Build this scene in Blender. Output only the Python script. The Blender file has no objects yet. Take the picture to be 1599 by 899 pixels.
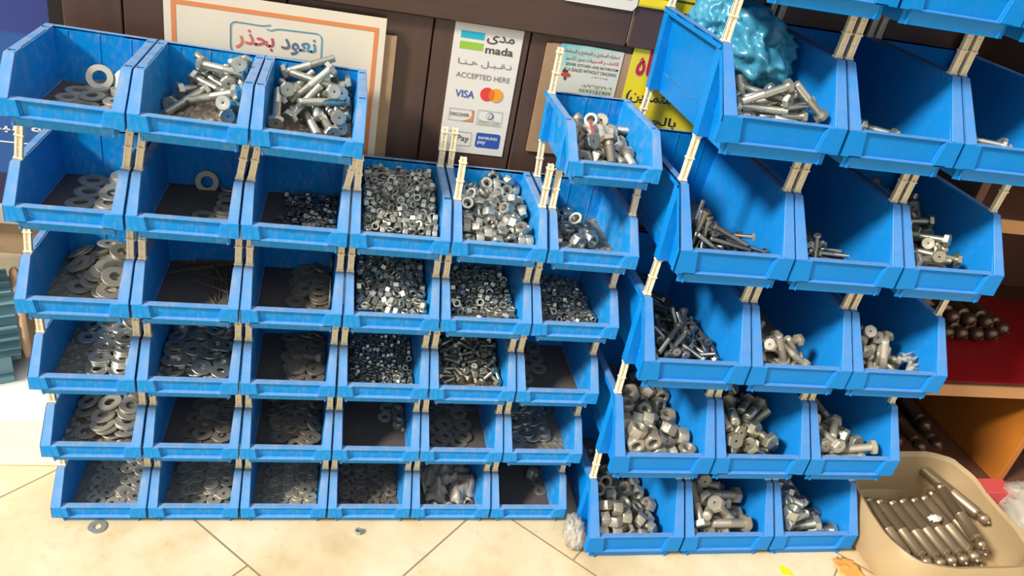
import bpy, bmesh, math, random
from mathutils import Vector, Matrix, Quaternion
C = bpy.context.scene.collection
sc = bpy.context.scene
PI = math.pi

# ---------------------------------------------------------------- camera
cam_d = bpy.data.cameras.new('camera'); cam = bpy.data.objects.new('camera', cam_d); C.objects.link(cam)
right = Vector((0.96994, -0.16734, 0.17667)); up = Vector((-0.06684, 0.51489, 0.85464)); fwd = Vector((0.23398, 0.84076, -0.48823))
cam.matrix_world = Matrix((( right.x, up.x, -fwd.x, 0.4166), (right.y, up.y, -fwd.y, -1.0279), (right.z, up.z, -fwd.z, 1.1182), (0, 0, 0, 1)))
cam_d.sensor_width = 36; cam_d.lens = 36 * 1221.1 / 1599; cam_d.clip_start = 0.02
sc.camera = cam
# ---------------------------------------------------------------- light
SUN_DIR = Vector((0.75, 0.32, -0.58))
SUN_POWER, SUN_ANGLE, SKY_POWER = 5.2, 9.0, 0.70
sun_d = bpy.data.lights.new('sun', 'SUN'); sun = bpy.data.objects.new('sun', sun_d); C.objects.link(sun)
sun_d.energy = SUN_POWER; sun_d.angle = math.radians(SUN_ANGLE); sun_d.color = (1, .95, .86)
sun.rotation_euler = SUN_DIR.to_track_quat('-Z', 'Y').to_euler(); sun.location = (-2, -2, 3)
world = bpy.data.worlds.new('world'); sc.world = world; world.use_nodes = True
wn = world.node_tree.nodes; wl = world.node_tree.links
bg = wn['Background']; bg.inputs['Strength'].default_value = SKY_POWER
tc = wn.new('ShaderNodeTexCoord'); sx = wn.new('ShaderNodeSeparateXYZ'); rp = wn.new('ShaderNodeValToRGB'); mr = wn.new('ShaderNodeMapRange')
mr.inputs['From Min'].default_value = -1
wl.new(tc.outputs['Generated'], sx.inputs[0]); wl.new(sx.outputs['Z'], mr.inputs[0]); wl.new(mr.outputs[0], rp.inputs[0]); wl.new(rp.outputs[0], bg.inputs[0])
cr = rp.color_ramp; cr.elements[0].position = .30; cr.elements[0].color = (.10, .085, .07, 1)
cr.elements[1].position = .80; cr.elements[1].color = (.95, .97, 1, 1)
e = cr.elements.new(.56); e.color = (.15, .15, .16, 1)
# the street side of the open shop front (towards the camera and left) is brighter than the room behind
dp = wn.new('ShaderNodeVectorMath'); dp.operation = 'DOT_PRODUCT'; dp.inputs[1].default_value = Vector((-.35, -.86, .36)).normalized()
fr_ = wn.new('ShaderNodeMapRange'); fr_.interpolation_type = 'SMOOTHSTEP'; fr_.inputs['From Min'].default_value = -.1; fr_.inputs['From Max'].default_value = .9
mxw = wn.new('ShaderNodeMix'); mxw.data_type = 'RGBA'; mxw.blend_type = 'ADD'; mxw.inputs[7].default_value = (.62, .62, .60, 1)
wl.new(tc.outputs['Generated'], dp.inputs[0]); wl.new(dp.outputs['Value'], fr_.inputs[0]); wl.new(fr_.outputs[0], mxw.inputs[0]); wl.new(rp.outputs[0], mxw.inputs[6]); wl.new(mxw.outputs[2], bg.inputs[0])
sc.view_settings.view_transform = 'Standard'; sc.view_settings.look = 'None'; sc.view_settings.gamma = 1
sc.view_settings.use_curve_mapping = False
sc.view_settings.exposure = 0.0

# ---------------------------------------------------------------- materials
def lin(r, g, b):
    f = lambda v: ((v/255+.055)/1.055)**2.4 if v > 10 else v/255/12.92
    return (f(r), f(g), f(b), 1)
class NT:
    def __init__(s, name):
        s.m = bpy.data.materials.new(name); s.m.use_nodes = True; s.t = s.m.node_tree; s.b = s.t.nodes['Principled BSDF']
    def n(s, t, **k):
        x = s.t.nodes.new('ShaderNode'+t)
        for a, v in k.items():
            if a in x.inputs: x.inputs[a].default_value = v
            else: setattr(x, a, v)
        return x
    def l(s, a, b): s.t.links.new(a, b)
    def noise(s, scale, detail=4, rough=.55, coord='Object'):
        t = s.n('TexCoord'); x = s.n('TexNoise'); x.inputs['Scale'].default_value = scale; x.inputs['Detail'].default_value = detail; x.inputs['Roughness'].default_value = rough
        s.l(t.outputs[coord], x.inputs['Vector']); return x.outputs['Fac']
    def ramp(s, fac, stops):
        r = s.n('ValToRGB'); s.l(fac, r.inputs[0]); e = r.color_ramp.elements
        while len(e) < len(stops): e.new(.5)
        for q, (p, c) in zip(e, stops): q.position = p; q.color = c
        return r.outputs[0]
    def mix(s, fac, a, b, mode='MIX'):
        x = s.n('Mix', data_type='RGBA', blend_type=mode)
        for sock, v in ((x.inputs[0], fac), (x.inputs[6], a), (x.inputs[7], b)):
            if isinstance(v, (int, float, tuple)): sock.default_value = v
            else: s.l(v, sock)
        return x.outputs[2]
    def math(s, op, a, b=0.0):
        x = s.n('Math', operation=op)
        for i, v in enumerate((a, b)):
            if isinstance(v, (int, float)): x.inputs[i].default_value = v
            else: s.l(v, x.inputs[i])
        return x.outputs[0]
    def bump(s, h, st=.2, d=.001):
        x = s.n('Bump'); x.inputs['Strength'].default_value = st; x.inputs['Distance'].default_value = d; s.l(h, x.inputs['Height']); s.l(x.outputs[0], s.b.inputs['Normal'])
    def fin(s, color=None, rough=.5, metal=0.0):
        if color is not None:
            if isinstance(color, tuple): s.b.inputs['Base Color'].default_value = color
            else: s.l(color, s.b.inputs['Base Color'])
        s.b.inputs['Roughness'].default_value = rough; s.b.inputs['Metallic'].default_value = metal
        return s.m
def flat(name, rgb, rough=.5, metal=0.0):
    return NT(name).fin(lin(*rgb), rough, metal)
def plastic(name, rgb, dusty):
    t = NT(name); base = t.mix(t.noise(9, 3), lin(*rgb), lin(*[int(c*.88) for c in rgb]))
    g = t.n('NewGeometry'); sp = t.n('SeparateXYZ'); t.l(g.outputs['Normal'], sp.inputs[0])
    up_ = t.math('MAXIMUM', sp.outputs['Z'], 0.0)
    nz = t.noise(35, 6, .65); streak = t.n('TexNoise'); tcx = t.n('TexCoord'); mp = t.n('Mapping'); mp.inputs['Scale'].default_value = (40, 10, 14)
    t.l(tcx.outputs['Object'], mp.inputs[0]); t.l(mp.outputs[0], streak.inputs['Vector'])
    a = t.math('MULTIPLY', up_, t.math('ADD', t.math('MULTIPLY', nz, 1.3), .05))
    b = t.math('MULTIPLY', t.math('MAXIMUM', t.math('SUBTRACT', t.math('MULTIPLY', streak.outputs['Fac'], nz), .22), 0.0), 2.2*dusty)
    f = t.math('MINIMUM', t.math('ADD', t.math('MULTIPLY', a, .45+.5*dusty), b), .8)
    t.b.inputs['Specular IOR Level'].default_value = .22
    return t.fin(t.mix(f, base, lin(158, 166, 180)), .40)
M = {}
M['blue'] = plastic('blue_plastic', (6, 146, 224), .55)
M['bluer'] = plastic('bright_blue_plastic', (0, 134, 217), .08)
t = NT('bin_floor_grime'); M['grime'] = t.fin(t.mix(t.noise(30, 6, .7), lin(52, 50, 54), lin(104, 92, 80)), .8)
t = NT('cream_plastic'); M['cream'] = t.fin(t.mix(t.noise(60), lin(250, 238, 208), lin(236, 220, 184)), .5)
def metal(name, a, b, rough, rust=0.0, met=.85):
    t = NT(name); oi = t.n('ObjectInfo'); c = t.mix(oi.outputs['Random'], lin(*a), lin(*b))
    nz = t.noise(220, 3)
    c = t.mix(t.math('MULTIPLY', nz, .35), c, lin(150, 140, 118))
    if rust: c = t.mix(t.math('MULTIPLY', t.noise(90, 5), rust), c, lin(112, 74, 46))
    return t.fin(c, rough, met)
M['zinc'] = metal('zinc_plated_steel', (222, 222, 210), (182, 184, 176), .34)
M['zincdark'] = metal('oiled_dark_steel', (150, 156, 158), (104, 108, 110), .32)
M['dusty'] = metal('dusty_steel', (205, 198, 180), (160, 154, 140), .5, .15, .6)
M['darkdusty'] = metal('dark_dusty_steel', (164, 154, 138), (116, 110, 102), .5, .25, .5)
M['yellowzinc'] = metal('yellow_zinc_steel', (204, 202, 184), (168, 164, 146), .36, .1)
M['rust'] = metal('rusty_steel', (112, 88, 70), (80, 62, 52), .75, .6, .3)
M['bronze'] = metal('oily_bronze_steel', (186, 164, 132), (150, 128, 100), .36, .12, .75)
M['darkbronze'] = metal('dark_oily_steel', (120, 94, 78), (92, 72, 60), .34, .2, .7)

# ---------------------------------------------------------------- mesh helpers
class MB:
    def __init__(s): s.v = []; s.f = []; s.mi = []; s.cur = 0
    def add(s, vs, fs):
        o = len(s.v); s.v += [tuple(v) for v in vs]; s.f += [tuple(i+o for i in f) for f in fs]; s.mi += [s.cur]*len(fs); return s
    def box(s, x0, x1, y0, y1, z0, z1):
        vs = [(x, y, z) for x in (x0, x1) for y in (y0, y1) for z in (z0, z1)]
        return s.add(vs, [(0,1,3,2),(4,6,7,5),(0,4,5,1),(2,3,7,6),(0,2,6,4),(1,5,7,3)])
    def prism(s, poly, f0, f1):
        """poly of 2D points; f0/f1 map a point to 3D at either end"""
        n = len(poly); vs = [f0(*p) for p in poly]+[f1(*p) for p in poly]
        return s.add(vs, [tuple(range(n))[::-1], tuple(range(n, 2*n))]+[(i, (i+1)%n, n+(i+1)%n, n+i) for i in range(n)])
    def lathe(s, prof, n=12, M4=None, cap=True, phase=0):
        vs = []
        for r, z in prof:
            for i in range(n):
                a = 2*PI*i/n+phase; vs.append((r*math.cos(a), r*math.sin(a), z))
        if M4 is not None: vs = [M4 @ Vector(v) for v in vs]
        k = len(prof); fs = [(j*n+i, j*n+(i+1)%n, (j+1)*n+(i+1)%n, (j+1)*n+i) for j in range(k-1) for i in range(n)]
        if cap: fs += [tuple(range(n))[::-1], tuple(range((k-1)*n, k*n))]
        return s.add(vs, fs)
    def ring(s, prof, n, ph=0):
        """closed profile revolved (torus-like); prof entries (r, z[, hex])"""
        k = len(prof); vs = []
        for p in prof:
            for i in range(n):
                a = 2*PI*i/n+ph; r = p[0]
                if len(p) > 2 and p[2]:
                    w = (i % (n//6))/(n//6)*PI/3-PI/6; r = p[0]/math.cos(w)
                vs.append((r*math.cos(a), r*math.sin(a), p[1]))
        return s.add(vs, [(j*n+i, j*n+(i+1)%n, ((j+1)%k)*n+(i+1)%n, ((j+1)%k)*n+i) for j in range(k) for i in range(n)])
    def mesh(s, name, mats, bevel=0, smooth=False):
        m = bpy.data.meshes.new(name); m.from_pydata(s.v, [], s.f)
        for q in (mats if isinstance(mats, (list, tuple)) else [mats]): m.materials.append(q)
        m.polygons.foreach_set('material_index', s.mi)
        bm = bmesh.new(); bm.from_mesh(m); bmesh.ops.recalc_face_normals(bm, faces=bm.faces)
        if bevel: bmesh.ops.bevel(bm, geom=[e for e in bm.edges if len(e.link_faces) == 2 and e.calc_face_angle() > .5], offset=bevel, segments=1, affect='EDGES', clamp_overlap=True)
        if smooth:
            for f in bm.faces: f.smooth = True
            for e in bm.edges:
                if len(e.link_faces) == 2 and e.calc_face_angle() > .6: e.smooth = False
        bm.to_mesh(m); bm.free(); return m
def obj(name, mesh, parent=None, loc=None, label=None, cat=None, group=None, kind=None, mw=None):
    o = bpy.data.objects.new(name, mesh); C.objects.link(o)
    if parent is not None: o.parent = parent
    if mw is not None: o.matrix_world = mw
    elif loc is not None: o.location = loc
    if label: o['label'] = label
    if cat: o['category'] = cat
    if group: o['group'] = group
    if kind: o['kind'] = kind
    return o
def box_obj(name, b, mat, bevel=.0008, **k):
    """box given in world coordinates, origin at its base centre"""
    x0, x1, y0, y1, z0, z1 = b; cx, cy = (x0+x1)/2, (y0+y1)/2
    return obj(name, MB().box(x0-cx, x1-cx, y0-cy, y1-cy, 0, z1-z0).mesh(name, mat, bevel), loc=(cx, cy, z0), **k)

# ---------------------------------------------------------------- the setting
t = NT('marble_floor_tiles')
tx = t.n('TexCoord'); sp = t.n('SeparateXYZ'); t.l(tx.outputs['Object'], sp.inputs[0])
u = t.math('DIVIDE', t.math('SUBTRACT', t.math('ADD', sp.outputs['X'], sp.outputs['Y']), .236), .574)
row = t.math('FLOOR', u)
v = t.math('ADD', t.math('DIVIDE', t.math('SUBTRACT', t.math('SUBTRACT', sp.outputs['X'], sp.outputs['Y']), .70), .574), t.math('MULTIPLY', row, .5))
def edge(w): return t.math('ABSOLUTE', t.math('SUBTRACT', w, t.math('ROUND', w)))
dd = t.math('MINIMUM', edge(u), edge(v)); g = t.math('LESS_THAN', dd, .0042)
stone = t.ramp(t.noise(5, 8, .62), [(.30, lin(206, 178, 134)), (.5, lin(224, 202, 160)), (.70, lin(232, 216, 184))])
stone = t.mix(t.ramp(t.noise(14, 6, .7), [(.52, (0, 0, 0, 1)), (.72, (.5, .5, .5, 1))]), stone, lin(206, 172, 118))
stone = t.mix(t.ramp(t.noise(60, 6, .7), [(.62, (0, 0, 0, 1)), (.72, (.5, .5, .5, 1))]), stone, lin(150, 118, 82))
M['floor'] = t.fin(t.mix(g, stone, lin(150, 128, 100)), .32)
obj('floor', MB().box(-3.5, 4, -3.5, 1.2, -.05, 0).mesh('floor', M['floor']), kind='structure')
def wood(name, a, b, rough, sc_=(1.5, 1.5, 30)):
    t = NT(name); tx = t.n('TexCoord'); mp = t.n('Mapping'); mp.inputs['Scale'].default_value = sc_
    n = t.n('TexNoise'); n.inputs['Scale'].default_value = 3; n.inputs['Detail'].default_value = 6; t.l(tx.outputs['Object'], mp.inputs[0]); t.l(mp.outputs[0], n.inputs['Vector'])
    c = t.mix(n.outputs['Fac'], lin(*a), lin(*b)); c = t.mix(t.math('MULTIPLY', t.noise(7, 5), .35), c, lin(108, 92, 80))
    return t.fin(c, rough)
M['wood_h'] = wood('dark_wood_rail', (84, 56, 46), (56, 38, 32), .34, (1.2, 1.2, 30))
M['wood_v'] = wood('dark_wood_board', (92, 62, 50), (58, 40, 34), .34, (26, 1.2, 1.2))
M['wood_gap'] = flat('dark_gap', (24, 15, 12), .8)
# the panelled wooden wall behind the racks: backing, rail, vertical boards
WY = .24
wall = obj('wall_back', MB().box(-.0, 1.52, WY+.012, WY+.035, 0, 1.5).mesh('wall_back', M['wood_gap']), kind='structure')
seams = [.022, .104, .335, .558, .716, .93, 1.13, 1.33, 1.52]
for a, b in zip(seams, seams[1:]):
    obj('panel_board', MB().box(a+.0012, b-.0012, WY, WY+.012, 0, .861).mesh('panel_board', M['wood_v'], .0015), parent=wall)
obj('panel_rail', MB().box(.022, .872, WY-.012, WY+.012, .862, 1.014).mesh('panel_rail', M['wood_h'], .002), parent=wall)
obj('crack_filler', MB().box(.8722, .8743, WY-.0105, WY+.012, .868, 1.012).mesh('crack_filler', flat('pale_filler', (176, 150, 130), .8), .0003), parent=wall)
obj('panel_rail', MB().box(.8745, 1.52, WY-.012, WY+.012, .862, 1.014).mesh('panel_rail', M['wood_h'], .002), parent=wall)
obj('panel_rail', MB().box(.022, 1.52, WY-.004, WY+.012, 1.016, 1.5).mesh('panel_rail', M['wood_h'], .002), parent=wall)

# ---------------------------------------------------------------- storage bins
def bin_mesh(W, D, H, zB, zL, yT, inb, mat):
    b = MB(); Z0 = .006; xt = W/2-.0003; xi = W/2-inb-.0015; dr = .005 if W < .16 else .011
    def X(z, s, off): return s*(xi-dr+dr*z/H+off)
    for s in (-1, 1):
        prof = [(.006, Z0), (D-.001, Z0), (D-.001, H-.001), (yT, H-.001), (.006, zL)]
        b.prism(prof, lambda y, z: (X(z, s, 0), y, z), lambda y, z: (X(z, s, .0025), y, z))
        x0, x1 = sorted((s*xi, s*xt)); xm0, xm1 = sorted((s*(xi+.002), s*xt))
        c1, c2 = yT+.012, D-.018; hw = .0035
        b.box(x0, x1, yT, c1-hw, H-.0035, H); b.box(x0, x1, c2+hw, D, H-.0035, H)
        b.box(x0, x1, c1+hw, c1+hw+.012, H-.0035, H); b.box(x0, x1, c2-hw-.010, c2-hw, H-.0035, H); b.box(xm0, xm1, c1+hw+.012, c2-hw-.010, H-.0035, H)
        for c in (c1, c2):
            xa, xb = sorted((s*xi, s*(xi+.0022))); b.box(xa, xb, c-hw, c+hw, H-.0035, H)
            xa, xb = sorted((s*(xt-.0018), s*xt)); b.box(xa, xb, c-hw, c+hw, H-.0035, H)
            xa, xb = sorted((s*(xi-.001), s*(xt-.0015))); b.prism([(X(Z0+.003, s, .001), Z0+.003), (s*(xt-.0015), Z0+.003), (s*(xt-.0015), H-.012), (X(H-.012, s, .001), H-.012)], lambda x, z: (x, c-.0085, z), lambda x, z: (x, c+.0085, z))
            b.box(xa, xb, c-.0085, c-hw-.0005, H-.012, H-.0035); b.box(xa, xb, c+hw+.0005, c+.0085, H-.012, H-.0035)
        # sloping front flange, upright corner block, outer turned edge
        sl = [(0, zL), (yT, H), (yT, H-.0045), (.004, zL-.002)]
        b.prism(sl, lambda y, z: (X(z, s, -.0004), y, z), lambda y, z: (s*xt, y, z))
        b.prism([(0, zB), (0, zL), (.004, zL), (.004, zB)], lambda y, z: (s*(xi-.001), y, z), lambda y, z: (s*xt, y, z))
        rt = [(0, zB), (0, zL), (yT, H), (D, H), (D, H-.010), (yT+.008, H-.010), (.013, zL-.004), (.013, zB)]
        xa, xb = sorted((s*(xt-.0018), s*xt))
        b.prism(rt[:3]+rt[5:], lambda y, z: (xa, y, z), lambda y, z: (xb, y, z)); b.box(xa, xb, yT, D, H-.010, H)
        rt_, rb_ = (W/2-.024, W/2-.028) if W < .16 else (W/2-.029, W/2-.035)       # edge of the recessed label field, top and bottom
        b.prism([(s*xi, zB), (s*xi, zL-.0008), (s*rt_, zL-.0008), (s*rb_, zB)], lambda x, z: (x, 0, z), lambda x, z: (x, .006, z))
        b.prism([(s*rb_, zB), (s*rt_, zL-.003), (s*(rt_-.0022), zL-.003), (s*(rb_-.0022), zB)], lambda x, z: (x, .0022, z), lambda x, z: (x, .006, z))
    b.box(-xi, xi, .0052, .0088, zB, zL-.001)                      # recessed label panel
    b.box(-xi, xi, .0, .0054, zB, zB+.0022)                       # its lower ledge
    b.box(-xi, xi, .0012, .012, zL-.0022, zL)                     # lip
    b.box(-xi, xi, .009, .012, Z0, zL-.001)                        # inner front wall
    lo = xi-dr+.0025
    b.prism([(.0035, zB), (.0035, zB+.003), (.009, zB+.003), (.013, Z0), (.010, Z0)], lambda y, z: (-lo, y, z), lambda y, z: (lo, y, z))
    b.box(-lo, lo, .010, D, Z0, Z0+.004)
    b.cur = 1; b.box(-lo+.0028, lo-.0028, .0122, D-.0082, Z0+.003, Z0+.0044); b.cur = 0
    b.box(-xi, xi, D-.008, D-.0055, Z0, H); b.box(-xi, xi, D-.008, D, H-.0035, H)
    for x in (-.3*W, -.02*W, .26*W): b.box(x-.0012, x+.0012, D-.0088, D-.0078, Z0+.004, H-.004)
    return b.mesh('stacking_bin', [mat, M['grime']], .0008)
DIM = {'l': dict(W=.1485, D=.200, H=.088, zB=.020, zL=.044, yT=.045, inb=.0115), 'r': dict(W=.1885, D=.318, H=.142, zB=.025, zL=.0635, yT=.063, inb=.0125)}
BINMESH = {'l': bin_mesh(mat=M['blue'], **DIM['l']), 'r': bin_mesh(mat=M['bluer'], **DIM['r'])}
# rows of the racks: dx, dy, dz, yaw, roll about the row's centre
ROWS = {'l0': (0, .0017, .0006, -.006, .004), 'l1': (-.0003, .0003, .0011, -.0032, .0075), 'l2': (-.0014, -.0009, -.0001, .0027, .0076),
        'l3': (-.0014, -.0048, .0005, .0038, .0097), 'l4': (-.0026, 0, -.0022, -.0094, .0057), 'l5': (.0075, -.0018, -.002, -.0056, -.0157), 'l5b': (-.0006, .0057, .003, .0096, .0135),
        'r0': (.0007, .0008, .0008, .006, -.004), 'r1': (-.002, -.0014, .0008, .0029, 0), 'r2': (-.0026, -.0012, -.0016, -.0038, .0008), 'r3': (.0009, .0005, -.0023, -.0067, .0092),
        'r4': (.0031, .0013, .0023, -.0112, .0126), 'r5': (.004, .002, .004, -.012, .014)}
def row_matrix(side, k, c=0):
    rk = side+str(k)+('b' if side == 'l' and k == 5 and c > 4 else '')
    dx, dy, dz, yaw, roll = ROWS[rk]
    if side == 'l': cx = (5.5 if rk == 'l5b' else 3)*.15; x, y, z = cx, k*.1392*.0035, k*.1392
    else: cx = 1.5*.1899; x, y, z = .9153+cx, -.0886+k*.2002*.0036, k*.2002
    return Matrix.Translation((x+dx, y+dy, z+dz-.006)) @ Matrix.Rotation(yaw, 4, 'Z') @ Matrix.Rotation(-roll, 4, 'Y'), cx
def bin_matrix(side, k, c):
    m, cx = row_matrix(side, k, c); w = .15 if side == 'l' else .1899
    return m @ Matrix.Translation(((c+.5)*w-cx, 0, 0))
CONT = {'l5c0': 'large washers', 'l5c1': 'long zinc bolts', 'l5c2': 'long zinc bolts standing up', 'l5c5': 'mixed stubby bolts', 'l4c0': 'a few wide washers', 'l4c1': 'one upright washer',
 'l4c2': 'scattered small nuts', 'l4c3': 'small nuts heaped high', 'l4c4': 'shiny medium nuts', 'l4c5': 'big shiny nuts', 'l3c0': 'wide washers', 'l3c1': 'rusty nails', 'l3c2': 'dark washers', 'l3c3': 'dark nuts',
 'l3c4': 'dark nuts', 'l3c5': 'small dark nuts', 'l2c0': 'many washers', 'l2c1': 'dark washers', 'l2c2': 'washers and one bolt', 'l2c3': 'tiny nuts', 'l2c4': 'short screws', 'l2c5': 'few washers', 'l1c0': 'wide pale washers',
 'l1c1': 'dark washers', 'l1c2': 'dark washers', 'l1c3': 'two big nuts', 'l1c4': 'dark washers', 'l1c5': 'stacked washers', 'l0c0': 'small washers', 'l0c1': 'pale small washers', 'l0c2': 'small washers',
 'l0c3': 'dark small washers', 'l0c4': 'crumpled plastic', 'l0c5': 'one big nut', 'r4c0': 'bolts and bag', 'r4c1': 'one bolt', 'r4c2': 'one bolt', 'r3c0': 'thin bolts', 'r3c1': 'few thin bolts', 'r3c2': 'long bolts',
 'r2c0': 'very long thin bolts', 'r2c1': 'some bolts', 'r2c2': 'thick bolts', 'r1c0': 'big nuts', 'r1c1': 'heavy bolts', 'r1c2': 'heavy bolts', 'r0c0': 'big dark nuts', 'r0c1': 'heavy bolts', 'r0c2': 'stubby heavy bolts',
 'r5c0': '', 'r5c1': '', 'r5c2': ''}
ORD = ['first', 'second', 'third', 'fourth', 'fifth', 'sixth']
def where(key):
    side, k, c = key[0], int(key[1]), int(key[3])
    return f"{'left' if side=='l' else 'right'} rack, row {ORD[(5)-k]} from top, {ORD[c]} column"
BINS = {}
for key in CONT:
    side, k, c = key[0], int(key[1]), int(key[3]); m = bin_matrix(side, k, c); BINS[key] = m
    holding = f"of {CONT[key]}" if CONT[key] else 'seen from below'
    wh = where(key).replace(' rack, row', ' rack,').replace(' from top, ', ' row, ').replace(' column', ' bin')
    obj('storage_bin', BINMESH[side], mw=m, cat='storage bin', group=f"stacked blue bins of the {'left' if side=='l' else 'right'} rack",
        label=f"blue bin {holding}, {wh}")

# ---------------------------------------------------------------- cream spacer pegs
def peg_mesh(w, h, d=.0068):
    b = MB(); hw = w/2; hd = d/2
    b.box(-hw, -hw+.003, -hd, hd, -.006, h+.006); b.box(hw-.003, hw, -hd, hd, -.006, h+.006); b.box(-hw, hw, -hd+.0018, hd-.0018, -.006, h+.006)
    for z in (.0015, h*.5, h-.0015): b.box(-hw-.0012, hw+.0012, -hd-.001, hd+.001, z-.0012, z+.0012)
    for z in (h*.25, h*.75): b.box(-hw, hw, -hd+.0006, hd-.0006, z-.001, z+.001)
    return b.mesh('spacer_peg', M['cream'], .0004)
PEG = {}
def peg(side, k, c, s, fb, free=0):
    d = DIM[side]; w = d['inb']-.0018; xc = s*(d['W']/2-.0003-.0018-w/2-.0003); y = (d['yT']+.012) if fb == 'front' else d['D']-.018
    m = BINS[f'{side}{k}c{c}']; p0 = m @ Vector((xc, y, d['H']))
    if free: h = free; p1 = p0+Vector((0, 0, h))
    else: p1 = BINS[f'{side}{k+1}c{c}'] @ Vector((xc, y, .009)); h = (p1-p0).length
    hk = (side, round(h, 3))
    if hk not in PEG: PEG[hk] = peg_mesh(w, round(h, 3))
    zax = (p1-p0).normalized(); q = Vector((0, 0, 1)).rotation_difference(zax)
    sd = 'left' if s < 0 else 'right'
    lab = f"cream peg, {fb} {sd} corner{' standing free' if free else ''}, {where(f'{side}{k}c{c}').replace(' from top','')}"
    obj('spacer_peg', PEG[hk], mw=Matrix.Translation(p0) @ q.to_matrix().to_4x4(), label=lab, cat='peg', group='cream plastic pegs between the bins')
for side, nk, nc in (('l', 5, 6), ('r', 5, 3)):
    for k in range(nk):
        for c in range(nc):
            if f'{side}{k+1}c{c}' not in BINS: continue
            for s in (-1, 1):
                for fb in ('front', 'back'): peg(side, k, c, s, fb)
peg('l', 4, 3, 1, 'back', .062); peg('l', 4, 4, -1, 'back', .062); peg('l', 4, 4, -1, 'front', .062); peg('l', 4, 4, 1, 'front', .066); peg('l', 4, 3, -1, 'front', .05)
peg('l', 5, 5, -1, 'back', .068)

# ---------------------------------------------------------------- hardware
def washer_mesh(od, idd, th, mat):
    r, q, h = od/2, idd/2, th/2; e_ = min(.0004, h*.5)
    return MB().ring([(r-e_, -h), (r, -h+e_), (r, h-e_), (r-e_, h), (q, h), (q, -h)], 22).mesh('washer', mat, 0, True)
def nut_mesh(af, h, mat):
    r, q, hh = af/2, af*.29, h/2; c = af*.05; big = af > .018; n = 24 if big else 12
    pr = [(r*.98, -hh), (r, -hh+c*1.2, 1), (r, hh-c*1.2, 1), (r*.98, hh), (q*1.12, hh), (q, hh-c), (q, -hh+c), (q*1.12, -hh)]
    b = MB().ring(pr, n)
    if big:
        for i in range(5): z = -hh+h*(i+.8)/6; b.ring([(q*1.01, z-h*.05), (q*.93, z), (q*1.01, z+h*.05)], n)
    return b.mesh('hex_nut', mat, 0, True)
def bolt_mesh(d, L, mat):
    b = MB(); n = 12; r = d/2; hh = .65*d; thr = min(L, max(2.2*d, L*.5)) if L > .035 else L*.85
    prof = [(r, -L/2), (r, L/2-thr)]
    p = max(.0016, d*.17); k = int(thr/p)
    for i in range(k): z = L/2-thr+thr*i/k; prof += [(r*.86, z+p*.15), (r, z+p*.55)]
    prof += [(r*.80, L/2-.0003), (r*.72, L/2)]
    b.lathe(prof, n)
    z0 = -L/2-hh; R = .83*d
    b.ring([(R*.97, z0), (R, z0+hh*.18, 1), (R, -L/2, 1), (r*.3, -L/2), (r*.3, z0+.0004), (R*.6, z0)], 12)
    return b.mesh('hex_bolt', mat, 0, True)
def rod_mesh(d, L, mat):
    b = MB(); b.lathe([(d/2*.2, -L/2), (d/2, -L/2+d), (d/2, L/2-.001), (d*.9, L/2-.0009), (d*.9, L/2)], 8); return b.mesh('nail', mat, 0, True)
MK = {'l5c0': 'dusty', 'l5c1': 'zinc', 'l5c2': 'zinc', 'l5c5': 'dusty', 'l4c0': 'dusty', 'l4c1': 'dusty', 'l4c2': 'zincdark', 'l4c3': 'zinc', 'l4c4': 'zinc', 'l4c5': 'zinc', 'l3c0': 'dusty', 'l3c1': 'rust', 'l3c2': 'darkdusty',
      'l3c3': 'zinc', 'l3c4': 'zinc', 'l3c5': 'zinc', 'l2c0': 'zinc', 'l2c1': 'zinc', 'l2c2': 'darkdusty', 'l2c3': 'zinc', 'l2c4': 'yellowzinc', 'l2c5': 'darkdusty', 'l1c0': 'dusty', 'l1c1': 'darkdusty', 'l1c2': 'darkdusty',
      'l1c3': 'dusty', 'l1c4': 'darkdusty', 'l1c5': 'zinc', 'l0c0': 'dusty', 'l0c1': 'dusty', 'l0c2': 'dusty', 'l0c3': 'darkdusty', 'l0c4': 'darkdusty', 'l0c5': 'darkdusty',
      'r4c0': 'zinc', 'r4c1': 'zinc', 'r4c2': 'zinc', 'r3c0': 'zincdark', 'r3c1': 'zincdark', 'r3c2': 'yellowzinc', 'r2c0': 'zincdark', 'r2c1': 'dusty', 'r2c2': 'dusty', 'r1c0': 'dusty', 'r1c1': 'yellowzinc', 'r1c2': 'dusty', 'r0c0': 'dusty', 'r0c1': 'dusty', 'r0c2': 'zinc'}
KINDS = {'W': ('washer', 'washer'), 'N': ('hex_nut', 'nut'), 'B': ('hex_bolt', 'bolt'), 'R': ('nail', 'nail')}
ADJ = {'zinc': 'shiny zinc', 'zincdark': 'dark oily', 'dusty': 'pale dusty', 'darkdusty': 'dark dusty', 'yellowzinc': 'yellowish zinc', 'rust': 'rusty'}
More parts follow.
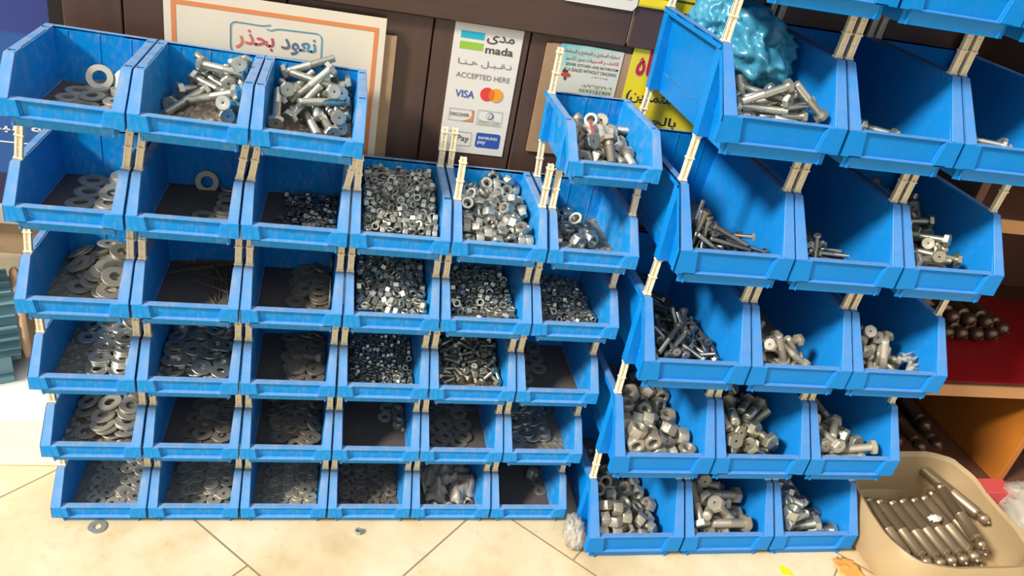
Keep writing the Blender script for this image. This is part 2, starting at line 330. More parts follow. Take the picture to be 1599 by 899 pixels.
# resting place of every piece in its bin bin after bin
# eight whole numbers per piece: palette index, 1 = its own object / 0 = part of the heap, x y z in 0.1 mm, and x y z of the unit quaternion in hundredths
PIECES = [
0,1,-240,1521,57,0,0,-71, 0,0,389,395,77,-2,6,-33, 0,1,-268,1186,57,0,0,100, 0,0,-202,500,57,0,0,-43, 0,0,384,733,57,0,0,20, 0,0,50,1075,57,0,0,-22, 0,0,85,1418,74,-5,-2,92,
0,0,45,726,57,0,0,61, 0,0,115,390,57,0,0,-79, 0,0,389,1434,57,0,0,-85, 0,0,388,1085,57,0,0,-86, 0,0,-268,850,57,0,0,89, 0,0,52,741,89,0,0,-87, 0,0,52,1081,89,0,0,87,
0,0,385,1411,111,5,4,98, 0,0,44,1418,104,-3,-3,62, 0,0,387,1077,89,0,0,15, 0,0,388,736,89,0,0,-36, 0,0,17,1748,57,0,0,-94, 0,0,386,1749,74,-5,1,27, 0,1,57,788,121,0,0,-41,
0,0,388,1411,142,4,5,94, 0,0,390,1073,121,0,0,71, 0,0,53,1467,137,-4,-3,72, 0,0,47,1752,89,0,0,90, 0,0,389,731,121,0,0,99, 0,0,387,1748,106,-5,-2,-38, 0,0,56,1125,133,2,-3,31,
0,1,44,1752,149,1,-8,-97, 0,1,44,1416,172,-3,-3,47, 0,1,65,1079,164,3,-1,-46, 0,0,385,1418,174,-2,6,20, 0,0,386,1750,138,-4,-3,-45, 0,1,390,986,153,0,0,-85, 1,1,-77,1666,297,-9,70,36,
1,1,296,856,319,-57,-45,-25, 1,1,-459,1574,126,-71,19,19, 1,1,-268,1172,215,65,50,-56, 1,1,245,1608,365,74,22,40, 1,1,435,786,407,-10,81,55, 1,1,58,1764,559,44,-13,-86, 1,1,129,1042,391,65,-51,-52,
1,1,129,1496,362,56,53,22, 1,0,435,1463,434,-32,60,57, 1,1,316,1489,457,75,-13,-1, 1,1,264,1573,571,-6,-70,-69, 1,1,480,1489,578,59,-57,41, 1,1,364,1579,752,-74,-28,-6, 1,1,233,1427,685,46,51,16,
2,1,3,703,322,59,47,-23, 2,1,-23,1288,366,74,3,-59, 2,1,197,806,330,8,-69,-71, 2,1,474,1457,380,62,43,-33, 2,1,16,1106,449,60,49,-28, 2,1,379,1010,345,-32,-62,-60, 2,1,115,1009,535,39,-56,0,
2,1,217,1474,512,-61,56,52, 2,1,102,1836,500,79,-16,-58, 2,1,128,1338,533,11,-84,-51, 2,1,-186,1720,479,78,-17,-60, 2,1,-99,1024,518,-55,-7,-51, 2,1,-477,870,458,-43,-42,-53, 2,1,293,916,423,-74,-24,-6,
2,1,-114,1835,563,-82,-16,53, 2,1,-243,1528,564,-18,51,49, 2,1,-434,1465,565,-37,-67,-50, 2,1,-70,1367,636,-35,-83,34, 2,1,-15,1534,680,34,-54,-45, 2,1,-85,1841,819,-48,26,-72, 3,1,-293,610,272,15,73,65,
3,1,238,1173,272,59,-46,-41, 3,0,-33,1577,272,51,54,48, 4,0,-486,1795,289,-18,68,-18, 3,0,-287,1113,277,66,38,12, 4,1,-43,681,289,-43,56,9, 3,0,-64,1387,271,73,-16,-64, 4,0,486,1501,289,68,-18,-68,
4,0,-125,229,252,50,-87,0, 3,1,417,551,272,74,0,0, 4,0,9,954,289,58,-41,70, 5,0,216,1018,192,0,0,55, 3,1,213,610,272,73,14,13, 3,0,-254,912,340,60,28,46, 3,1,-181,1294,446,56,-32,-72,
3,0,143,1827,278,61,-46,-57, 4,0,389,987,301,78,6,57, 4,0,-38,1534,404,-51,84,20, 3,1,-341,754,353,-76,47,40, 5,0,61,462,192,66,75,0, 3,1,308,1462,339,20,85,49, 4,0,-171,1781,289,27,-65,-9,
4,0,-343,1805,304,-4,71,-4, 4,0,-100,1058,427,75,-59,30, 3,1,-335,1459,485,13,26,-20, 3,1,-232,1186,379,36,83,22, 5,0,-189,1426,413,-70,-60,-37, 4,1,-431,889,474,60,-53,-59, 4,1,-161,470,289,-70,8,57,
3,1,65,536,373,89,-16,9, 3,1,175,1591,419,-63,-66,-37, 4,0,-486,633,289,50,-50,-50, 4,1,-67,1346,589,34,-38,22, 6,0,322,1140,57,0,0,77, 6,1,-113,1712,57,0,0,100, 6,0,285,1610,57,0,0,89,
6,1,-60,879,75,-4,1,93, 6,1,-61,1297,57,0,0,-65, 6,0,277,729,57,0,0,97, 6,1,348,795,89,0,0,83, 6,0,348,1216,89,0,0,-30, 6,0,350,1658,89,0,0,-10, 6,0,347,1298,121,0,0,-74,
6,0,314,1709,121,0,0,-37, 6,0,346,405,91,7,-5,64, 6,0,346,1713,153,0,0,-43, 6,1,351,1296,153,0,0,-53, 6,1,350,853,121,0,0,71, 6,1,351,1063,182,2,-7,94, 6,1,351,1708,185,0,0,94,
7,0,397,1294,57,0,0,-95, 7,1,399,1026,89,0,0,-94, 7,1,396,1761,93,-8,9,76, 7,1,128,814,57,0,0,99, 7,1,399,1479,89,0,0,71, 7,0,399,653,57,0,0,-11, 7,0,398,1616,57,0,0,-69,
7,1,399,974,57,0,0,94, 8,0,341,682,100,-35,61,61, 8,0,-251,1736,100,-51,49,-49, 8,0,186,1461,100,-29,-64,64, 8,0,489,1340,77,-82,-57,0, 8,0,323,1439,77,0,0,-82, 8,0,402,326,100,-68,-18,68,
8,0,307,331,77,0,0,26, 8,0,520,914,108,-6,71,-6, 8,0,-112,1612,110,49,-9,-82, 8,0,214,460,109,-44,55,-71, 8,0,379,827,77,71,-71,0, 8,0,497,816,112,-71,19,18, 8,0,-97,335,100,32,63,3,
8,0,299,1585,77,58,-81,0, 8,0,-205,189,77,-75,66,0, 8,0,286,1340,109,20,68,-69, 8,0,44,1331,109,-19,68,69, 8,0,-104,1119,100,-48,52,15, 8,1,-274,819,100,63,32,-38, 8,0,-18,566,100,44,55,-66,
8,0,-183,706,77,0,0,43, 8,0,-145,459,100,-70,-8,65, 8,0,330,189,100,18,68,18, 8,0,425,1519,109,18,68,-68, 8,0,163,157,109,18,68,-68, 8,0,-9,1623,100,-40,58,64, 8,0,272,1257,100,71,-2,-2,
8,0,361,1092,100,-70,7,57, 8,0,98,1620,100,13,70,24, 8,0,377,1267,100,-51,-49,49, 8,0,179,1772,100,-36,61,62, 8,0,425,1775,77,70,72,0, 8,0,347,456,107,-9,70,70, 8,0,412,1407,100,-6,70,-30,
8,0,75,1770,100,49,51,51, 8,0,435,1019,100,-11,70,45, 8,0,-117,599,100,-70,-8,65, 8,0,-155,1735,77,0,0,72, 8,0,189,568,77,0,0,97, 8,0,225,712,100,-66,-24,70, 8,0,-66,472,100,-42,57,-57,
8,0,58,788,100,58,40,-30, 8,0,164,1332,109,17,69,-68, 8,0,-31,698,100,-60,37,34, 8,0,-44,1165,100,-67,21,-21, 8,0,446,671,100,19,68,18, 8,1,2,1055,100,16,69,-48, 8,0,284,578,100,68,-18,-68,
8,0,497,189,77,0,0,97, 8,0,307,1686,109,18,68,-68, 8,0,99,330,100,68,18,-51, 8,0,161,956,100,-70,-9,65, 8,0,520,462,100,-50,-50,50, 8,0,-136,1008,100,7,-70,-70, 8,0,-145,828,77,30,95,0,
8,0,-11,1400,100,3,-71,-71, 8,0,29,192,100,54,45,-70, 8,0,291,1174,109,54,46,-57, 8,0,520,1832,109,-35,61,-35, 8,1,-195,1547,100,60,38,-71, 8,0,284,790,100,12,70,24, 8,0,410,924,100,-70,9,-10,
8,0,497,326,77,0,0,71, 8,0,520,1187,102,51,-49,-51, 8,0,14,1251,105,-31,-64,-64, 8,0,448,462,100,18,68,18, 8,0,79,258,106,11,-70,54, 8,0,258,189,100,50,50,50, 8,0,497,1661,77,26,-97,0,
8,0,-52,805,100,-48,52,-52, 8,0,253,1069,100,68,-21,-69, 8,0,220,1531,100,29,64,64, 8,1,-203,1301,100,33,62,-60, 8,0,-6,931,77,64,77,0, 8,0,-28,1736,100,-36,61,62, 8,0,142,1258,105,65,29,-32,
8,0,-80,192,108,-49,-51,71, 8,0,497,566,110,-69,-19,-18, 8,0,92,1156,77,95,-32,0, 8,0,-27,313,100,32,63,3, 8,0,228,928,100,43,-56,-56, 8,0,-136,933,100,-64,30,40, 8,0,489,1068,109,64,29,-64,
8,0,-199,575,100,-57,-42,42, 8,0,184,810,109,12,70,-66, 8,0,379,566,109,50,50,-50, 8,0,94,544,100,-18,68,-18, 8,0,154,699,100,12,70,24, 8,0,106,410,100,-18,68,49, 8,0,188,1684,109,-50,50,50,
8,0,83,685,100,70,-12,-66, 8,0,187,1147,100,-14,69,-23, 8,0,306,1790,77,0,0,72, 8,0,520,1496,109,33,63,33, 8,0,-118,1424,100,-67,-21,69, 8,0,212,326,100,50,-50,-50, 8,0,402,1638,100,68,-18,-68,
8,0,520,670,100,68,-18,-68, 8,0,310,956,100,-9,70,-27, 8,0,-76,1322,109,13,69,-68, 8,0,446,1208,100,20,68,16, 8,0,3,451,100,-70,-8,65, 8,0,82,1471,100,7,70,29, 8,0,402,189,100,68,-18,-68,
8,0,490,248,173,7,24,93, 8,0,102,1014,100,-65,27,-70, 8,1,315,1571,171,91,-37,-10, 8,1,380,667,195,-58,-81,0, 8,0,-28,1502,77,0,0,-92, 8,1,490,723,190,-13,17,79, 8,0,-481,1883,457,61,36,-35,
8,0,46,1426,449,-11,-85,51, 8,0,-229,1203,428,-37,-59,-64, 8,0,307,1778,451,68,-18,-69, 8,0,202,1764,451,36,62,-60, 8,0,404,1681,447,70,16,-52, 8,0,-66,666,384,-76,66,1, 8,0,378,803,389,-59,81,2,
8,0,-498,582,380,1,-2,97, 8,0,-367,1112,401,1,-2,81, 8,0,184,1292,439,52,60,48, 8,0,-56,1193,428,-12,69,47, 8,0,429,1851,454,20,68,20, 8,0,-48,864,392,-24,-97,-2, 8,0,-110,1500,417,-86,-50,-1,
8,0,-490,1668,424,-85,53,1, 8,0,-482,1389,436,38,61,-61, 8,0,147,1521,441,-7,71,-27, 8,0,-522,1017,421,-49,51,-49, 8,0,285,698,408,44,57,-7, 8,0,-44,1090,424,-55,42,29, 8,0,331,595,404,27,64,67,
8,0,419,334,370,1,2,-82, 8,0,489,1178,437,43,24,-45, 8,0,173,1159,403,-83,-55,-1, 8,0,410,652,383,-62,79,2, 8,0,-12,979,396,1,-1,72, 8,0,-487,1245,430,-69,3,-3, 8,0,253,1653,423,-1,-100,-2,
8,0,-222,987,420,-65,23,47, 8,0,-287,522,378,-81,58,1, 8,0,490,1301,409,2,-1,44, 8,0,-240,714,409,-55,44,-42, 8,0,287,1311,434,-41,57,65, 8,0,59,1750,454,-65,24,52, 8,0,69,1317,410,-94,-34,-1,
8,0,310,1415,414,-99,-12,0, 8,0,169,332,370,1,-2,81, 8,0,305,961,396,-62,-78,-2, 8,0,176,1403,436,63,35,-36, 8,0,490,1398,436,-60,35,36, 8,0,-253,1729,456,27,-73,-60, 8,0,-37,326,393,62,37,-33,
8,0,-468,1785,428,-48,88,2, 8,0,-360,780,388,-47,-88,-2, 8,0,-341,675,417,41,26,-40, 8,0,147,568,403,41,59,-63, 8,0,479,928,394,2,0,1, 8,0,246,1522,418,-12,99,2, 8,0,-58,1852,463,-70,7,70,
8,0,90,1056,422,41,59,-63, 8,0,44,1850,431,1,1,-73, 8,0,-225,321,370,1,2,-95, 8,0,-65,1296,432,72,-8,-8, 8,0,-386,516,401,10,70,29, 8,0,101,822,390,-50,-87,-2, 8,0,-361,1206,437,57,44,-53,
8,0,-235,1606,445,-53,45,25, 8,0,-79,1373,435,-27,64,58, 8,0,40,523,401,10,70,29, 8,0,445,526,378,1,-2,77, 8,0,-487,1317,433,72,-3,-2, 8,0,-372,1625,454,2,72,-62, 8,0,324,1883,457,71,0,0,
8,0,201,1860,464,61,-35,-61, 8,0,445,1046,399,-89,45,1, 8,0,32,1541,442,-17,67,51, 8,0,495,1733,426,-31,-95,-2, 8,0,311,1060,424,-24,66,55, 8,0,-498,817,420,-26,53,-2, 8,0,-184,1106,401,-100,3,0,
8,0,-522,1501,440,69,-17,-69, 8,0,-412,1023,421,-28,64,58, 8,0,-260,846,391,2,1,-45, 8,0,76,668,407,-70,0,61, 8,0,-81,1760,451,-27,64,58, 8,0,175,669,407,-11,70,-23, 8,0,-364,1860,464,61,-35,-61,
8,0,287,836,421,-70,2,69, 8,0,-221,1405,436,57,45,-25, 8,0,-292,1851,454,69,-17,-69, 8,0,207,821,413,29,65,9, 8,0,64,1166,436,50,-49,-68, 8,0,347,430,397,11,71,-42, 8,0,-487,332,370,1,2,-88,
8,0,67,327,393,18,68,21, 8,0,86,952,423,52,49,42, 8,0,-92,542,379,-23,-97,-2, 8,0,-476,458,375,1,2,-97, 8,0,180,935,427,55,47,-53, 8,0,-338,1440,438,70,-10,-66, 8,0,148,1654,454,-70,-8,70,
8,0,-490,1147,403,-53,85,2, 8,0,-364,1742,459,0,71,0, 8,0,-243,1507,417,2,-1,32, 8,0,-46,1650,455,61,-36,-66, 8,0,310,1170,404,2,1,-30, 8,0,189,1032,437,7,62,-5, 8,0,-333,364,395,65,-26,-71,
8,0,-319,1308,442,-64,64,-29, 8,0,-378,1538,442,-64,28,42, 8,0,443,1538,442,-6,71,-28, 8,0,-204,1302,409,2,1,-60, 8,0,53,1640,423,2,0,25, 8,0,418,1126,492,-78,37,22, 8,0,-147,1132,514,89,-12,29,
8,0,-37,1461,514,-35,74,-35, 8,1,173,218,389,-36,59,63, 8,0,262,1476,503,16,4,-81, 8,0,-306,622,464,-10,87,49, 8,0,231,1589,523,-5,92,14, 8,0,82,1673,573,14,59,-9, 8,0,510,1680,560,24,75,21,
8,1,-306,430,460,8,48,87, 8,0,395,1349,502,47,-42,-65, 8,0,-189,621,413,23,55,-63, 8,0,-490,1066,542,42,27,-52, 8,0,-112,1028,482,-3,83,26, 8,1,84,409,445,70,54,-27, 8,0,274,1802,565,20,91,-4,
8,0,90,1472,554,-48,47,61, 8,0,-174,1544,521,-44,69,57, 8,0,-282,1753,566,-26,92,2, 8,0,22,1855,541,54,-78,-18, 8,0,-12,1715,555,-29,79,37, 8,0,492,1604,498,86,17,-24, 8,0,-415,912,394,-44,90,2,
8,0,-147,1677,424,1,2,-93, 8,0,521,1099,495,67,-19,-69, 8,0,139,746,492,-39,12,72, 8,1,416,499,472,59,41,-70, 8,0,377,777,483,68,24,-46, 8,1,-164,219,366,-95,-31,-1, 8,0,-325,835,491,-77,54,15,
8,0,-152,898,443,-1,95,3, 8,0,259,897,516,38,82,-4, 8,0,272,1001,502,-25,75,49, 8,0,124,1381,530,30,-11,-79, 8,0,144,598,502,-2,-4,48, 8,0,486,1794,533,-21,-87,-31, 8,0,392,1468,496,29,39,-86,
8,0,15,1039,531,-46,42,49, 8,0,-308,1182,541,75,22,-11, 8,0,376,1234,461,-2,42,64, 8,0,106,879,504,49,10,-40, 8,0,-346,1492,561,-66,-33,63, 8,0,267,1118,507,-9,91,-17, 8,0,-448,1789,548,-34,61,-33,
8,0,385,900,482,55,53,-58, 8,0,499,1320,511,27,7,-25, 8,0,384,1788,565,41,-24,-76, 8,1,-37,254,390,-61,33,37, 8,1,308,255,390,61,38,-33, 8,0,-460,1478,525,5,37,-1, 8,0,391,657,486,71,8,-43,
8,0,267,1373,525,47,62,-41, 8,0,-8,1358,550,3,77,63, 8,0,-260,1419,561,39,46,-22, 8,0,-79,1580,547,-33,51,-29, 8,0,-385,1292,510,-45,39,40, 8,0,297,1686,523,-75,11,-2, 8,0,518,643,406,-48,-52,50,
8,0,31,1568,542,3,5,-93, 8,0,384,1014,495,0,60,-20, 8,0,-463,659,472,34,42,-47, 8,0,3,594,470,-16,29,92, 8,0,-174,1811,522,-61,36,36, 8,0,-291,1090,477,92,-10,-37, 8,0,259,687,503,-90,-44,-1,
8,0,-150,1379,541,-75,43,44, 8,0,-476,712,418,20,50,-66, 8,0,522,1493,449,-71,-1,71, 8,0,-498,1599,532,5,54,0, 8,0,490,844,454,-81,44,19, 8,0,139,1144,513,84,-38,-34, 8,0,130,1785,556,-65,56,-46,
8,0,-476,480,448,2,-1,39, 8,0,359,1589,421,1,2,-81, 8,0,-381,1371,547,80,23,-36, 8,0,-477,1147,475,-47,88,2, 8,0,490,971,468,2,-1,53, 8,0,521,415,397,-68,-20,68, 8,0,-434,1688,566,60,42,-42,
8,0,-12,1133,534,62,58,-45, 8,0,497,743,426,56,58,-40, 8,0,255,1228,499,14,-85,-51, 8,0,-161,770,411,68,-18,-69, 8,0,297,528,401,56,45,-69, 8,0,200,448,404,4,33,94, 8,0,-149,1471,521,20,-80,-56,
8,1,413,199,388,-19,-68,14, 8,0,262,781,540,0,69,71, 8,0,-168,445,375,-67,74,1, 8,0,4,744,434,-29,15,7, 8,1,-267,191,388,-68,-19,68, 8,0,134,1013,536,19,31,-90, 8,0,27,1257,504,-33,44,70,
8,0,196,1706,567,-23,76,-39, 8,0,-356,1851,568,1,0,-96, 8,0,-252,1298,513,-8,34,-31, 8,0,-130,1247,512,47,14,-62, 8,0,-278,1614,546,-52,76,-30, 8,1,506,189,388,-17,69,-17, 8,0,-18,936,466,-71,71,1,
8,0,130,1263,504,57,7,-82, 8,1,-482,198,365,2,-1,64, 8,0,522,1212,555,37,61,37, 8,0,-303,951,458,-3,-50,38, 8,0,-70,714,491,41,26,-87, 8,0,68,1670,677,-85,51,-12, 8,0,-351,1708,629,67,-56,-38,
8,0,450,971,569,-70,-12,70, 8,0,-432,1593,561,-23,49,-42, 8,0,-222,1883,565,53,46,-46, 8,0,102,953,612,75,-25,-50, 8,0,-373,1811,663,-36,61,61, 8,1,-396,1361,643,-87,-46,-17, 8,0,-220,759,506,1,-2,79,
8,0,160,1582,575,-36,81,10, 8,0,200,1445,634,21,96,14, 8,0,68,1091,612,-31,39,61, 8,0,214,946,589,-88,12,10, 8,0,-214,1602,650,56,49,-57, 8,0,223,1185,584,-38,81,43, 8,0,-4,1444,636,-52,37,51,
8,0,-491,1244,565,60,41,-39, 8,0,213,1655,677,23,79,-15, 8,0,70,1350,604,-28,36,-59, 8,0,522,300,434,20,68,19, 8,0,344,1096,604,-65,19,20, 8,0,-493,1709,644,-64,65,-28, 8,0,350,951,602,-63,24,26,
8,0,497,1208,664,-70,66,18, 8,0,178,1883,595,-59,39,38, 8,0,378,1417,591,10,90,-32, 8,1,-402,736,522,83,23,-48, 8,0,342,1197,578,0,54,5, 8,0,496,1490,585,-68,-17,49, 8,1,-483,383,468,9,69,72,
8,0,-63,837,492,59,-21,-28, 8,1,422,365,444,-34,94,2, 8,0,317,1312,621,-89,-15,43, 8,0,-371,1067,563,25,75,-53, 8,0,351,1556,564,30,73,-18, 8,1,-210,338,443,-73,69,1, 8,0,-190,559,466,-64,48,47,
8,0,-108,1302,602,15,-97,10, 8,0,-523,1570,665,33,63,33, 8,0,322,1733,661,-8,44,82, 8,0,213,1811,650,-54,51,47, 8,1,-64,1078,606,-26,-21,91, 8,0,-224,1343,620,54,67,45, 8,0,89,1214,613,-34,37,64,
8,0,152,827,590,89,-32,-31, 8,1,70,190,388,-68,18,-68, 8,0,-37,430,431,-68,41,-43, 8,0,61,1765,668,40,58,-60, 8,0,490,815,528,34,19,-44, 8,0,-107,1536,638,36,11,-37, 8,0,376,1883,578,-25,66,66,
8,0,-155,1684,529,26,84,-35, 8,0,491,1847,628,97,4,-1, 8,0,-255,1098,587,-28,59,70, 8,0,58,787,519,-13,-34,-51, 8,0,-325,1256,615,-41,43,47, 8,0,-199,884,496,-29,-4,95, 8,0,20,1557,614,-26,96,5,
8,0,-490,1171,571,-60,35,36, 8,0,442,1538,591,53,47,19, 8,1,-486,1447,624,24,-8,-2, 8,0,-502,1349,553,-68,-20,68, 8,1,-354,973,534,36,-35,-35, 8,0,-492,942,488,-84,17,22, 8,1,355,584,531,-51,63,14,
8,0,56,687,544,-79,-34,-33, 8,0,208,1321,593,-22,-27,85, 8,0,-98,1883,591,-71,0,0, 8,1,-510,776,535,-9,61,-14, 8,1,-92,964,567,-87,5,36, 8,0,300,1638,619,-73,51,22, 8,0,410,1667,584,-12,57,0,
8,0,-206,1204,576,8,47,14, 8,0,228,1455,566,42,90,16, 8,0,-96,1788,600,-84,-49,19, 8,1,-404,1157,616,87,-13,-47, 8,1,208,475,474,-19,27,63, 8,0,-375,1586,631,63,-48,-50, 8,0,-449,882,511,17,49,-71,
8,1,-369,266,400,33,43,-78, 8,0,-386,1883,663,-36,61,61, 8,0,-30,1196,599,-11,52,82, 8,0,-205,1006,521,4,12,49, 8,1,176,701,597,13,50,-46, 8,1,-430,571,502,-10,-26,-95, 8,0,-82,1667,644,-84,2,54,
8,1,492,695,554,-61,14,70, 8,0,201,1068,594,-7,43,39, 8,0,-203,1769,666,69,50,-18, 8,0,468,1330,601,17,6,-64, 8,0,84,1860,627,40,-23,-77, 8,1,81,512,519,-38,58,7, 8,1,357,703,589,60,73,-29,
8,0,-499,1883,602,-50,50,50, 8,0,-251,1518,613,-71,5,9, 8,1,288,364,434,-34,-38,86, 8,0,490,574,483,-45,80,35, 8,0,-522,1784,524,-49,51,-49, 8,0,-92,561,475,-65,-29,70, 8,1,443,1724,670,-16,51,1,
8,0,344,1023,612,11,73,-67, 8,1,469,1095,611,9,61,-39, 8,1,-290,523,496,20,84,16, 8,1,256,1136,669,-46,-38,60, 8,1,486,862,625,-30,-10,-49, 8,1,-152,1181,624,-10,46,-20, 8,0,480,1440,666,-58,-77,-27,
8,1,260,866,636,3,93,33, 8,1,522,472,512,-55,-44,55, 8,1,-122,399,475,-66,-39,62, 8,1,161,1042,681,-85,40,-26, 8,1,491,1139,734,-25,43,75, 8,0,360,1503,657,-95,-9,-19, 8,0,522,978,569,-43,-56,43,
8,0,491,1850,706,-19,11,49, 8,1,314,460,524,11,57,-37, 8,1,374,1154,696,-41,31,50, 8,1,177,312,442,-87,48,1, 8,0,-179,488,479,-51,62,54, 8,0,244,566,525,-69,-29,58, 8,0,-130,1439,643,41,1,-12,
8,1,-221,989,600,22,-97,-1, 8,0,377,820,592,-22,-89,39, 8,0,142,1547,659,31,15,-90, 8,0,264,1552,659,-51,55,-54, 8,0,472,1310,697,70,40,-20, 8,0,156,1312,645,23,91,23, 8,1,-3,1883,669,-38,-60,-60,
8,0,367,1309,674,73,-52,-37, 8,1,-156,680,525,-75,-27,24, 8,0,-276,1860,686,87,0,-49, 8,1,-236,1192,684,76,56,28, 8,1,-312,768,568,-22,-14,93, 8,0,340,1844,674,-90,20,-30, 8,1,-4,600,558,-26,16,77,
8,0,19,921,572,-27,5,76, 8,1,-51,1333,662,98,-15,-6, 8,1,13,827,602,-48,64,32, 8,0,-182,1704,628,-48,-11,10, 8,1,65,1158,689,-76,56,-4, 8,1,-476,979,584,96,-5,-8, 9,0,-226,1278,302,73,-68,0,
9,0,85,1371,348,-69,17,69, 9,0,-10,1004,334,56,44,-70, 9,0,-10,1742,302,0,0,-100, 9,1,256,494,334,-40,58,6, 10,0,-456,1750,306,69,-32,-28, 9,0,-454,1523,302,0,0,-62, 9,0,291,940,302,0,0,81,
9,0,455,1545,302,16,99,0, 9,0,243,1272,334,-34,62,60, 9,0,236,732,334,-59,-39,39, 9,0,-143,1148,334,48,52,-16, 9,0,73,1143,302,0,0,11, 9,0,287,1148,334,2,71,71, 9,0,-448,1136,334,-34,62,61,
9,0,-178,777,302,-99,-16,0, 9,0,-438,959,340,-15,69,40, 9,0,-465,1315,344,60,-37,-69, 9,0,-220,966,334,55,44,-25, 9,0,322,1695,302,0,0,89, 9,0,157,1781,344,66,-27,-66, 10,0,-169,1501,306,73,-20,-17,
9,0,-450,507,302,0,0,52, 9,0,-180,497,334,23,67,14, 9,0,-406,722,334,-6,70,-30, 9,0,121,1572,302,-32,-95,0, 9,0,72,737,334,28,65,8, 9,1,-50,421,334,69,-17,-68, 9,0,-112,662,411,-42,86,29,
9,0,440,676,334,-35,61,61, 9,0,-309,874,448,-47,74,-12, 9,0,450,500,302,0,0,84, 9,0,-281,1282,458,36,-91,-21, 9,1,-292,591,429,-60,-3,79, 10,0,464,1146,306,0,-76,-65, 9,0,-292,1076,436,69,51,-18,
9,0,337,938,456,1,-71,-71, 9,0,125,871,407,-43,20,4, 9,0,100,1495,474,-31,31,24, 9,0,168,1839,521,-68,39,31, 9,0,341,1826,449,0,69,0, 9,0,-63,1621,474,3,30,85, 9,0,450,1318,344,-56,36,40,
9,0,287,1454,360,41,10,-82, 9,1,-169,320,414,69,-17,-68, 9,0,356,1625,456,-68,-18,68, 9,1,206,272,334,0,71,-71, 9,1,60,547,417,-16,40,37, 9,0,172,1640,471,-24,35,39, 9,0,-305,1649,351,79,-45,-21,
9,0,-182,1814,357,4,93,-11, 9,0,145,1064,473,-8,29,89, 9,0,-323,1449,398,23,34,-20, 9,0,0,1826,470,0,71,0, 9,0,-83,1062,512,-44,-13,72, 9,0,91,1273,482,27,-1,4, 9,0,-85,854,449,-3,34,90,
10,0,-119,1503,397,40,-36,-81, 9,0,-74,1307,449,-14,74,-27, 9,1,-454,272,302,37,93,0, 9,1,462,508,424,0,0,69, 9,0,-460,1392,539,-36,32,58, 9,1,-452,571,466,43,56,-57, 9,1,268,522,520,7,70,-42,
9,0,-45,1418,618,-28,68,-38, 9,0,-258,1628,517,-11,2,-98, 9,1,-58,1626,677,31,23,-55, 9,1,-334,394,435,-29,35,69, 9,0,-228,1228,557,-95,22,19, 9,0,28,1211,587,-92,29,8, 9,1,292,1548,607,29,5,-17,
9,1,-110,494,523,63,35,-35, 9,0,-486,1033,519,-25,62,-24, 9,0,494,1810,334,-51,-49,49, 9,1,-289,270,334,51,-49,-49, 9,1,496,294,334,50,50,50, 9,0,-465,1626,480,-17,61,74, 9,1,180,1164,596,-69,2,72,
9,0,5,1715,594,-91,15,6, 9,0,-180,1432,540,49,48,33, 9,1,-454,735,488,99,-13,0, 9,1,374,292,334,-68,-18,68, 9,0,227,927,573,16,85,10, 9,1,-249,752,536,42,-79,-42, 9,0,-453,1222,524,-28,39,71,
9,1,-497,407,459,-42,57,-42, 9,0,450,798,334,-71,0,0, 10,0,-493,1851,342,-21,-97,-10, 9,1,-241,987,596,44,73,-49, 9,1,-16,182,334,0,71,71, 9,1,451,1250,528,36,70,-55, 9,1,317,746,494,13,-95,-11,
9,0,227,1728,610,-81,17,16, 9,1,108,1583,694,71,-16,-66, 9,1,43,711,529,12,-95,17, 9,0,296,1351,528,-52,-39,0, 9,1,54,924,576,3,92,13, 9,0,496,1101,488,65,-28,-65, 9,1,122,1409,623,-96,-4,-3,
9,1,-241,1826,498,97,0,25, 9,1,-103,836,659,57,48,-66, 9,1,459,901,555,34,37,60, 9,1,-159,1243,675,59,-77,-22, 9,1,-132,644,603,-15,39,84, 9,1,497,1812,520,-68,-18,68, 9,1,28,1066,694,-18,-59,-66,
9,1,178,611,507,-59,35,71, 9,1,320,1122,650,37,-73,-40, 9,1,150,769,643,43,76,41, 9,1,357,1811,686,91,7,-39, 10,1,67,383,340,-99,3,3, 9,1,-453,905,610,18,37,-83, 9,1,83,1858,717,21,67,-67,
9,1,359,369,519,-6,-18,94, 9,0,-442,1778,542,15,3,46, 9,1,-345,1147,666,42,-5,-71, 10,0,316,1167,474,-7,-70,-68, 10,1,485,1407,549,42,-29,69, 11,1,-274,506,238,1,71,35, 11,0,-279,1785,197,65,76,0,
11,0,-434,1246,197,0,0,-22, 11,1,-27,1802,197,0,0,-100, 11,1,-403,296,238,-69,14,53, 11,1,-187,1325,238,32,63,-59, 11,0,-481,1784,238,18,68,18, 11,0,92,1366,238,27,65,-56, 11,0,-270,779,197,-47,88,0,
11,0,-481,1510,253,-8,70,-8, 11,0,-287,1527,197,-97,26,0, 11,1,-216,1090,238,71,3,-60, 11,0,104,1585,197,0,0,-68, 11,0,-422,983,239,71,0,0, 11,1,147,938,238,53,46,-23, 11,0,158,1166,197,-66,-75,0,
11,0,-100,629,238,51,49,-19, 11,0,-481,786,256,-62,-34,62, 11,1,-94,1549,238,-50,50,-50, 11,0,-422,1319,390,61,35,-35, 11,0,-422,1616,420,-32,18,47, 11,1,-288,783,349,-26,97,0, 11,1,-61,888,261,-49,-26,83,
11,0,-132,290,197,0,0,-96, 11,1,-15,1178,363,38,-2,-79, 11,1,-201,328,390,-49,51,68, 11,1,-481,533,239,-68,-18,68, 11,1,142,753,238,-18,68,-68, 12,0,291,1205,121,1,1,-50, 12,0,236,1578,128,1,0,6,
12,1,-143,850,114,1,-1,61, 12,0,-176,1594,129,1,0,24, 12,1,219,748,112,1,1,-76, 12,1,-101,1225,122,0,1,-87, 12,1,17,966,148,0,-1,100, 12,0,-7,1729,164,1,0,17, 12,0,370,1724,162,-4,0,-85,
